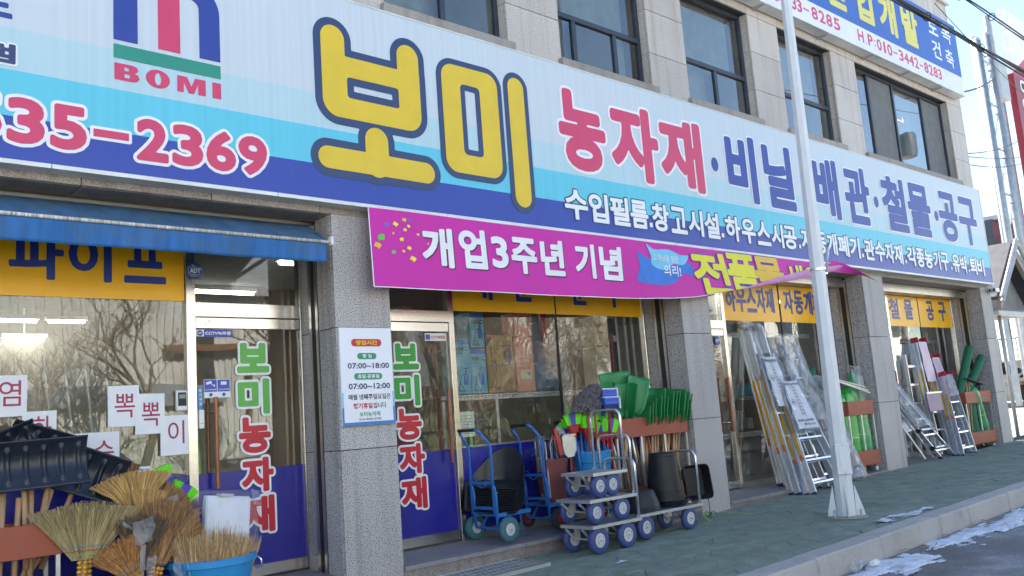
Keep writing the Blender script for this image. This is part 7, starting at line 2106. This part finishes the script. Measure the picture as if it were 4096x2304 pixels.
t = wthing('violet_plastic_shovel', (14.4, .2, -.3), 'dusky violet plastic scoop hanging between the wrapped stepladder and red capped ladders', 'scoop')
MB().grid(lambda u, v: (14.20+.52*u, .14-.02*v, -.06-.28*v), 8, 6).build('pan', mat('dusky_violet_plastic', (.22, .13, .24), .4), t, thick=.02)
MB().bar((14.18, .13, -.05), (14.74, .13, -.05), .04, .03).build('rim', MT['alu'], t)
# wrapped stepladder
t, up, back, p0, p1, q0, q1 = ladder((14.02, -.02, -1.05), (13.26, .45, .22), .34, .50, 'stepladder with black hinges wrapped in cloudy plastic at the left of the last bay', rails=1, sticker_=None, step=.30, depth=.06, group=None)
wrap(t, up, back, p0, p1, q0, q1, .38, 1.12, 'film', grow=.05, seed=12, amp=.012, dep=.25)
for xx, xt_ in ((13.55, 13.25), (13.85, 13.45)):
    MB().tube([(xx+.12, .06, -1.04), (xt_, .50, .10)], .017, 8).build('rear_leg', MT['alu'], t)
for u in (.12, .34):
    for a, c in ((p0, p1), (q0, q1)):
        q = a.lerp(c, u); MB().lathe([(0, -.03), (.035, -.03), (.035, .03), (0, .03)], tuple(q), 10, 'x').build('hinge_lock', MT['black'], t)
    MB().tube([p0.lerp(p1, u) - back*.05, q0.lerp(q1, u) - back*.05], .025, 10).build('tread', MT['alu_bright'], t, smooth=True)
t = wthing('polythene_bag', (13.4, .3, -.6), 'cloudy plastic sheet hanging behind the stepladder legs', 'plastic bag')
crumple('film', t, lambda u, v: (13.15+.55*u, .35, -1.0+.85*v), 20, 24, .03, 13)

rack(15.52, 16.62, .07, .26, 'red brown rolling rack by the last pillar with dark green net rolls', z=-1.06, posts=3, ztop=-.085)
roll((15.55, .20, -.2), (16.16, .12, .68), .072, 'net_green', 'dark green net roll leaning right, the taller of the pair above the rack', 0)
roll((15.80, .20, -.2), (16.58, .10, .50), .072, 'net_green', 'dark green net roll leaning furthest right above the rack', 0)
roll((16.30, .26, -.93), (16.25, .30, .22), .12, 'net_green', 'fat dark green net roll standing upright behind the leaning ones', 0)
roll((16.0, .22, -.93), (15.95, .22, -.12), .12, 'net_green', 'dark green roll low in the last rack behind the wrapped one', 0)
roll((16.42, .16, -.92), (16.0, .12, -.02), .09, 'green_wrap', 'glossy green wrapped bundle slanting across the last rack', 1, 'band_pale')
for k in range(4):
    t = wthing('steel_shovel', (15.85+.08*k, .05, -.1), ('first', 'second', 'third', 'fourth')[k] + ' blue grey hoe blade fanned out over the last rack, counted from the left', 'hoe', 'blue grey hoes above the last rack')
    z = .13 - .018*k; x = 15.70+.10*k
    MB().grid(lambda u, v: (x + .42*u, .02 + .16*v, z - .07*u + .02*math.sin(v*3)), 4, 3).build('blade', mat('hoe_blue%d' % k, (.06, .10, .20), .4, .3), t, thick=.008)
    MB().tube([(x+.10, .12, z-.02), (x+.02, .16, -.95)], .014, 8).build('shaft', MT['wood'], t)

# ================================================================== things inside the shop
MT['shelf_white'] = mat('white_shelf_angle', (.68, .68, .66), .5)
MT['tube_light'] = mat('fluorescent_tube', (1, .98, .92), .5, emit=6.0, var=0)
for k, (x, y, l) in enumerate(((2.65, 6.4, .55), (3.25, 6.4, .5), (2.85, 6.85, .55), (4.5, 4.6, 1.1), (4.9, 2.6, 1.1), (6.6, 2.6, 1.1), (9.6, 3, 1.1), (12, 3, 1.1), (15, 3, 1.1))):
    t = wthing('ceiling_lamp', (x, y, 1.9), ('first', 'second', 'third', 'fourth', 'fifth', 'sixth', 'seventh', 'eighth', 'ninth')[k] + ' lit fluorescent ceiling lamp inside the shop, counted from the left door', 'lamp', 'lit fluorescent lamps inside the shop')
    zl = 0 if k > 3 else (-.16, -.16, -.34, 0)[k]
    if zl: MB().box(x-.01, x+.01, y-.01, y+.01, 1.95+zl, 1.95).build('hanger', MT['white_plastic'], t)
    MB().box(x-l/2, x+l/2, y-.06, y+.06, 1.90+zl, 1.95+zl).build('housing', MT['white_plastic'], t)
    MB().tube([(x-l/2+.03, y, 1.88+zl), (x+l/2-.03, y, 1.88+zl)], .02, 8).build('tube', MT['tube_light'], t)
def perf_angle(t, p0, p1, h, facing='y'):
    """slotted angle: a strip with real slots, built between the holes"""
    b = MB(); x0, y, z0 = p0; x1 = p1[0]
    if facing == 'y':
        n = max(2, int((x1-x0)/.045)); w = (x1-x0)/n
        for (za, zb) in ((z0, z0+.010), (z0+h*.45, z0+h*.58), (z0+h-.010, z0+h)): b.box(x0, x1, y, y+.002, za, zb)
        for k in range(n):
            a = x0 + k*w
            b.box(a, a+w*.62, y+.0003, y+.0023, z0+.010, z0+h*.45); b.box(a+w*.0, a+w*.28, y+.0003, y+.0023, z0+h*.58, z0+h-.010)
        b.box(x0, x1, y, y+.03, z0-.002, z0)
    o = b.build('slotted_angle', MT['shelf_white'], t, fix=False); o['kind'] = 'stuff'
def shelf(x0, x1, y, label, levels=((.285, .048), (-.215, .045)), post=(1,), z0=-1.05, z1=1.3, depth=.35):
    t = wthing('shelf_unit', ((x0+x1)/2, y, -1.05), label, 'shelf', 'white slotted angle shelves behind the glass')
    for z, h in levels:
        perf_angle(t, (x0, y, z-h), (x1, y, z-h), h)
        MB().box(x0, x1, y+.004, y+depth, z-.012, z-.004).build('board', MT['shelf_white'], t)
    for f in post:
        xx = x0 + (x1-x0)*f
        MB().box(xx-.017, xx+.017, y-.004, y, z0, z1).build('upright', MT['shelf_white'], t)
    return t
shelf(5.16, 6.95, .84, 'white slotted shelf carrying the spray boxes behind the second shop window', post=(.0, .38, .92), z1=.28)
shelf(6.98, 8.0, .95, 'white slotted shelf with thin boxes at the right of the second shop window', post=(.9,), z1=1.6)
shelf(9.9, 12.4, 1.0, 'white slotted shelf behind the extension ladders', levels=((.98, .06), (.10, .05), (-.4, .05)), post=(.5,), z1=.98)
shelf(13.3, 17.0, 1.0, 'white slotted shelf under the rows of white packets in the last shop window', levels=((.92, .06), (.12, .06), (-.4, .06)), post=(.12, .55, .95), z1=.9)
MT['box_sky'] = mat('pale_blue_carton', (.13, .46, .66), .6, var=.12, scale=3)
MT['box_tan'] = mat('kraft_carton', (.36, .24, .12), .8, var=.1, scale=3, dirt=.25, dirtcol=(.26, .17, .09))
MT['box_pink'] = mat('salmon_carton', (.55, .20, .14), .7, var=.1, scale=3, dirt=.3, dirtcol=(.4, .2, .12))
MT['box_pale'] = mat('pale_carton', (.50, .45, .34), .7)
MT['ink_print'] = mat('dark_blue_print', (.02, .06, .15), .5)
MT['ink_grey'] = mat('grey_print', (.20, .17, .13), .6)
def carton(x0, x1, z0, z1, m, label, y=.90, d=.22):
    t = wthing('carton', ((x0+x1)/2, y, z0), label, 'box', 'cartons on the shelves behind the glass')
    MB().box(x0, x1, y, y+d, z0, z1).build('box', MT[m], t, bevel=.004)
    return t
for x0, x1, z0, z1, lb, vol in ((5.38, 5.575, .30, .855, 'pale blue sprayer carton at the lower left of the second window', '6.0'), (5.58, 5.785, .30, .755, 'pale blue sprayer carton right of the leftmost one', '4.0'), (5.60, 5.785, .765, 1.13, 'pale blue sprayer carton on top of the other two', '4.0')):
    t = carton(x0, x1, z0, z1, 'box_sky', lb)
    MB().box(x0+.004, x1-.004, .8988, .8998, z1-.055, z1-.008).build('top_band', MT['ink_sky2'] if 'ink_sky2' in MT else MT['b_blue'], t)
    small_text('코알라', x0+.015, z1-.125, .042, MT['ink_print'], t, .897, width=.10, bold=.03)
    small_text('압축식 분무기', x0+.015, z1-.155, .018, MT['ink_print'], t, .897, width=.09)
    plate([ring(x1-.035, z1-.10, .024, .024, 14)], 'round_mark', MT['b_blue'], t, .897, .001); small_text(vol, x1-.05, z1-.108, .017, MT['ink_white'], t, .8955, width=.03, bold=.03)
    b = MB(); cx = x0+.13; zb = z0+.12
    if z1-z0 > .2:
        MB().lathe([(0, zb-.03), (.028, zb-.03), (.03, zb+.06), (.014, zb+.09), (.012, zb+.12), (0, zb+.12)], (cx, .898, 0), 12, sy=.05).build('sprayer_picture', MT['b_blue'], t)
        MB().bar((cx-.02, .896, zb+.135), (cx+.02, .896, zb+.135), .001, .010).build('handle_picture', MT['ink_black'], t)
        MB().tube([(cx-.02, .897, zb+.08), (cx-.06, .897, zb+.06), (cx-.085, .897, zb-.04), (cx-.10, .897, zb-.09)], .003, 4).build('hose_picture', MT['ink_black'], t)
        MB().tube([(cx-.085, .897, zb-.0), (cx-.03, .897, zb-.08), (cx-.11, .897, zb-.09)], .0022, 4).build('tripod_picture', MT['ink_black'], t)
    for k in range(5): MB().box(x0+.02, x0+.085-.01*(k % 2), .8985, .8995, z1-.20-.018*k, z1-.196-.018*k).build('text_line', MT['ink_white'], t)
    small_text('한일', x0+.05, z0+.02, .018, MT['ink_print'], t, .897, width=.07, bold=.02)
t = carton(5.80, 6.165, .30, .895, 'box_tan', 'brown kraft sprayer carton with a big letter Q on it')
glyph('Q', 6.03, 6.14, .60, .76, .010, MT['ink_navy'], t, .897, res=50); small_text('12', 6.055, .655, .04, MT['ink_navy'], t, .8945, width=.05, bold=.04)
small_text('수동식 분무기', 6.02, .80, .022, MT['ink_grey'], t, .897, width=.12); small_text('HAND-SPRAYER', 5.97, .775, .02, MT['ink_black'], t, .897, width=.17, bold=.03)
plate([[(5.803, .87), (5.88, .87), (5.803, .77)]], 'corner_flash', MT['ink_navy'], t, .897, .001)
MB().box(5.965, 5.99, .8985, .8996, .31, .89).build('tape', mat('amber_tape', (.42, .26, .10), .3), t)
MB().box(5.80, 6.165, .896, .8978, .575, .587).build('strap', mat('blue_strap', (.08, .25, .38), .5), t)
MB().tube([(5.86, .897, .78), (5.86, .897, .62), (5.90, .897, .63), (5.93, .897, .58), (5.86, .897, .36), (5.93, .897, .34)], .004, 4).build('sprayer_picture', MT['ink_grey'], t)
MB().box(5.88, 6.0, .8984, .8995, .335, .36).build('base_picture', MT['ink_grey'], t)
small_text('MODEL HANIL', 5.825, .845, .016, MT['box_pale'], t, .8945, width=.045) if False else None
t = carton(6.20, 6.46, .30, .885, 'box_pink', 'salmon carton with white certificate marks right of the kraft box')
for (a, c, e, f) in ((6.25, 6.42, .43, .53), (6.26, 6.42, .40, .42)): MB().box(a, c, .8985, .8996, e, f).build('white_panel', MT['box_pale'], t)
small_text('ISO 9001/2000', 6.265, .405, .012, MT['ink_grey'], t, .897, width=.14, bold=.02)
plate([ring(6.37, .485, .028, .018, 14)], 'seal', MT['ink_grey'], t, .897, .001)
for k in range(3): MB().box(6.24, 6.42-.03*k, .8985, .8996, .66-.05*k, .675-.05*k).build('text_line', MT['box_pale'], t)
t = carton(6.22, 6.47, .89, 1.14, 'box_pink', 'salmon carton stacked on top of the other salmon one')
MB().box(6.27, 6.42, .8985, .8996, 1.02, 1.08).build('white_panel', MT['box_pale'], t)
for k, (x0, x1, z0, z1, m, lb) in enumerate(((7.55, 7.80, .80, 1.14, 'box_pale', 'pale carton with red letters at the right of the second window'), (7.55, 7.80, .32, .79, 'box_pale', 'pale carton with a printed table under the one with red letters'), (7.81, 7.98, .32, 1.12, 'slot', 'black tool packaging beside the pale cartons'))):
    t = carton(x0, x1, z0, z1, m, lb, y=1.0)
    if k == 0: small_text('사용하기', 7.60, 1.02, .04, MT['ink_red2'], t, .997, width=.15, bold=.02); small_text('1000H', 7.63, .94, .03, MT['ink_grey'], t, .997, width=.08, bold=.03)
    if k == 1:
        for q in range(6): MB().box(7.58, 7.77, .9985, .9995, .40+.05*q, .404+.05*q).build('table_line', MT['ink_grey'], t)
    if k == 2: MB().box(7.83, 7.86, .9985, .9997, .4, .95).build('red_stripe', MT['red_poly'], t); MB().box(7.88, 7.96, .9985, .9997, .85, .92).build('white_label', MT['paper'], t)
t = wthing('bagged_goods', (6.9, 1.2, .3), 'bluish clear bags of goods standing on the shelf between the cartons', 'bags')
crumple('film', t, lambda u, v: (6.62+.45*u, 1.0-.06*math.sin(u*3.1), .30+.55*v), 24, 24, .05, 14)
MB().box(6.66, 6.95, 1.06, 1.2, .30, .62).build('contents', mat('blue_grey_goods', (.10, .20, .32), .6), t, bevel=.03)
t = wthing('red_brolly', (7.0, 1.3, .6), 'red folded item hanging above the bagged goods', 'hanging item')
MB().tube([(7.02, 1.3, 1.3), (7.03, 1.3, .95), (7.0, 1.3, .62)], [.05, .045, .02], 8).build('body', MT['red_poly'], t, smooth=True)
# interior clutter silhouettes
ri = random.Random(12)
for k in range(16):
    x = 9.7 + ri.uniform(0, 2.7); z = ri.choice((-.35, .12, 1.0)); w = ri.uniform(.18, .4); h = ri.uniform(.14, .3)
    m = ri.choice(('box_tan', 'box_pale', 'grey_sheet', 'box_sky'))
    x = 9.75 + (k*.167); 
    t = wthing('carton', (x, 1.1, z), {'box_tan': 'brown', 'box_pale': 'pale', 'grey_sheet': 'grey', 'box_sky': 'blue'}[m] + ' packet, the ' + ['first', 'second', 'third', 'fourth', 'fifth', 'sixth', 'seventh', 'eighth', 'ninth', 'tenth', 'eleventh', 'twelfth', 'thirteenth', 'fourteenth', 'fifteenth', 'sixteenth'][k] + ' along the shelf behind the long ladders', 'box', 'packets behind the long ladders')
    MB().box(x, x+min(w, .16), 1.08, 1.3, z, z+h).build('box', MT[m], t, bevel=.01)
MT['white_packet'] = mat('white_tissue_packet', (.62, .62, .56), .6, var=.08, bump=.3, bscale=20)
pm = None
for r_ in range(2):
    for k in range(16):
        x = 13.45 + .215*k; z = .935 + .165*r_
        if pm is None:
            o = MB().box(-.10, .10, -.08, .08, 0, .155).build('white_packet', MT['white_packet'], bevel=.03); pm = o.data
        else: o = bpy.data.objects.new('white_packet', pm); COL.objects.link(o)
        o.location = (x, 1.12, z)
        tag(o, 'plump white packet in the ' + ('lower' if r_ == 0 else 'upper') + ' row, the ' + ['first', 'second', 'third', 'fourth', 'fifth', 'sixth', 'seventh', 'eighth', 'ninth', 'tenth', 'eleventh', 'twelfth', 'thirteenth', 'fourteenth', 'fifteenth', 'sixteenth'][k] + ' from the left', 'packet', 'white packets in the last shop window')
t = wthing('hose_coil', (14.0, 1.3, .1), 'big coil of tan rope on the shelf of the last bay', 'rope coil')
for k in range(6): MB().tube([(11.85+.20*math.cos(a), 1.2+.02*k, .42+.15*math.sin(a)+.01*k) for a in [q*math.pi/8 for q in range(16)]], .022, 6, closed=True).build('loop', MT['wood'], t, smooth=True)
for k, x in enumerate((1.75, 1.9, 2.05, 2.2)):
    t = wthing('plastic_rod', (x, 1.3, -.8), ('leftmost', 'second', 'third', 'rightmost')[k] + ' thin pale rod leaning behind the left window', 'rod', 'pale rods leaning behind the left window')
    MB().tube([(x+.15, 1.2, -1.0), (x, 1.3, .75-.06*k)], .008, 6).build('rod', MT['white_plastic'], t)
t = wthing('tan_roll', (3.4, 1.1, -1), 'tall tan sheet roll standing behind the left glass door', 'roll')
MB().tube([(3.62, 1.1, -1.0), (3.72, 1.25, 1.3)], .17, 16).build('sheet', MT['box_tan'], t, smooth=True)
t = wthing('red_machine', (4.95, 1.3, -.3), 'red garden machine standing behind the second glass door', 'machine')
MB().box(4.75, 5.15, 1.2, 1.5, -.35, -.05).build('body', MT['red_poly'], t, bevel=.05)
MB().tube([(4.85, 1.18, -.05), (4.9, 1.15, .05), (5.05, 1.15, .02), (5.1, 1.18, -.1)], .014, 6).build('hose', MT['black'], t, smooth=True)
t = wthing('notice_sheets', (5.4, .75, -.1), 'white printed price sheets behind the lower second window', 'paper notice')
MB().box(5.15, 5.36, .63, .632, -.12, .12).build('sheet', MT['paper'], t)
for q in range(7): MB().box(5.17, 5.34, .628, .6295, -.09+.028*q, -.086+.028*q).build('table_line', MT['ink_grey'], t)
t = wthing('draped_cloth', (4.75, .8, .6), 'grey white cloth hanging behind the second glass door', 'cloth')
crumple('cloth', t, lambda u, v: (4.68+.30*u*(1.15-.6*v), .85+.04*math.sin(u*12), .40+.75*v), 20, 16, .02, 15, 'blind')

# ================================================================== small outside details
cc = wthing('surveillance_camera', (17.1, -.1, 1.72), 'small white surveillance camera under the corner of the signboard', 'camera')
MB().box(16.98, 17.16, -.17, -.03, 1.655, 1.73).build('housing', MT['white_plastic'], cc, bevel=.008)
MB().box(16.975, 16.979, -.155, -.045, 1.665, 1.72).build('front_glass', MT['black'], cc)
MB().lathe([(.012, -.01), (.024, -.008), (.024, .0), (0, .0)], (16.972, -.10, 1.692), 12, 'x').build('lens', MT['grey_metal'], cc)
MB().bar((17.1, -.1, 1.73), (17.12, -.05, 1.79), .03, .03).build('mount', MT['white_plastic'], cc)
gr = wthing('drain_grate', (4.5, -.3, gz(4.5)), 'grey steel drain grate set in the paving below the second door', 'grate')
for k in range(22):
    x = 4.05 + .052*k; MB().bar((x, -.46, gz(x)+.012), (x, -.02-.0, gz(x)+.012), .006, .024).build('bearing_bar', MT['grey_metal'], gr)
for k in range(5):
    y = -.46 + .108*k; MB().bar((4.03, y, gz(4.03)+.017), (5.17, y, gz(5.17)+.017), .008, .012).build('cross_rod', MT['grey_metal'], gr)
for y in (-.475, -.008): MB().bar((4.02, y, gz(4.02)+.012), (5.18, y, gz(5.18)+.012), .012, .03).build('frame', MT['lip'], gr)
for x in (4.02, 5.18): MB().bar((x, -.47, gz(x)+.012), (x, -.01, gz(x)+.012), .012, .03).build('frame', MT['lip'], gr)
MB().add([(4.03, -.465, gz(4.03)+.002), (5.17, -.465, gz(5.17)+.002), (5.17, -.015, gz(5.17)+.002), (4.03, -.015, gz(4.03)+.002)], [(0, 1, 2, 3)]).build('pit', MT['slot'], gr, fix=False)
t = wthing('yellow_strap', (7.7, -.2, gz(7.7)), 'strip of yellow packing strap lying on the paving by the second pillar', 'strap')
MB().grid(lambda u, v: (7.52+.62*u, -.42+.26*math.sin(u*3.4)+.02*v, gz(7.6)+.012+.05*math.sin(u*3.1)), 18, 1).build('strap', mat('lime_yellow_strap', (.50, .55, .08), .5), t, thick=.002)
t = wthing('weed_stalk', (8.02, -.08, gz(8)), 'thin dark weed stalk growing at the foot of the second pillar', 'weed')
MB().tube([(7.92, -.12, gz(8)), (7.915, -.12, gz(8)+.14), (7.90, -.12, gz(8)+.27)], .004, 5).build('stem', MT['needle'], t)
for k in range(7): MB().grid(lambda u, v: (7.92+.09*u*math.cos(k), -.12+.07*u*math.sin(k), gz(8)+.012+.03*u*(1-u)*4+.012*v), 4, 1).build('leaf', MT['green_poly'], t)
MT['cup'] = mat('white_paper_cup', (.75, .75, .76), .5)
t = wthing('paper_cup', (6.75, -2.53, -1.35), 'small white paper cup lying in the gutter snow', 'cup')
MB().lathe([(.0, -.03), (.022, -.03), (.03, .035), (.027, .035), (.02, -.025), (0, -.025)], (6.80, -2.47, gz(6.8)+rd+.045), 16, 'x').build('cup', MT['cup'], t, smooth='auto')
t = wthing('clear_plastic_cup', (6.55, -2.44, -1.35), 'crushed clear plastic cup against the kerb beside the paper cup', 'cup')
crumple('shell', t, lambda u, v: (6.60+.05*math.cos(u*6.28)*(1-.2*v)+.05*v, -2.42+.035*math.sin(u*6.28), gz(6.6)+rd+.045+.03*math.sin(u*6.28+1)+.02*v), 14, 6, .014, 16)
t = wthing('twig_litter', (8.2, -2.55, -1.33), 'dead curled leaf and twigs frozen in the gutter snow', 'litter')
rl_ = random.Random(44)
for k in range(14):
    x = rl_.uniform(6.8, 12); y = KY0 - rl_.uniform(.06, .5)
    MB().tube([(x, y, gz(x)+rd+.03), (x+rl_.uniform(-.06, .08), y+rl_.uniform(-.03, .03), gz(x)+rd+.045), (x+rl_.uniform(.0, .14), y+rl_.uniform(-.05, .05), gz(x)+rd+.03)], .004, 4).build('twig', MT['twig'], t)
# drill marks and screws on the pillars
pm_ = random.Random(6)
b = MB()
for (a, c) in COLS[1:]:
    for k in range(26):
        x = pm_.uniform(a+.03, c-.03); z = pm_.uniform(-.8, 1.6)
        b.lathe([(0, -.0007), (pm_.uniform(.004, .009), -.0007)], (x, 0, z), 7, 'y')
tag(b.build('pit_marks', MT['grout'], bd, fix=False), kind='stuff')
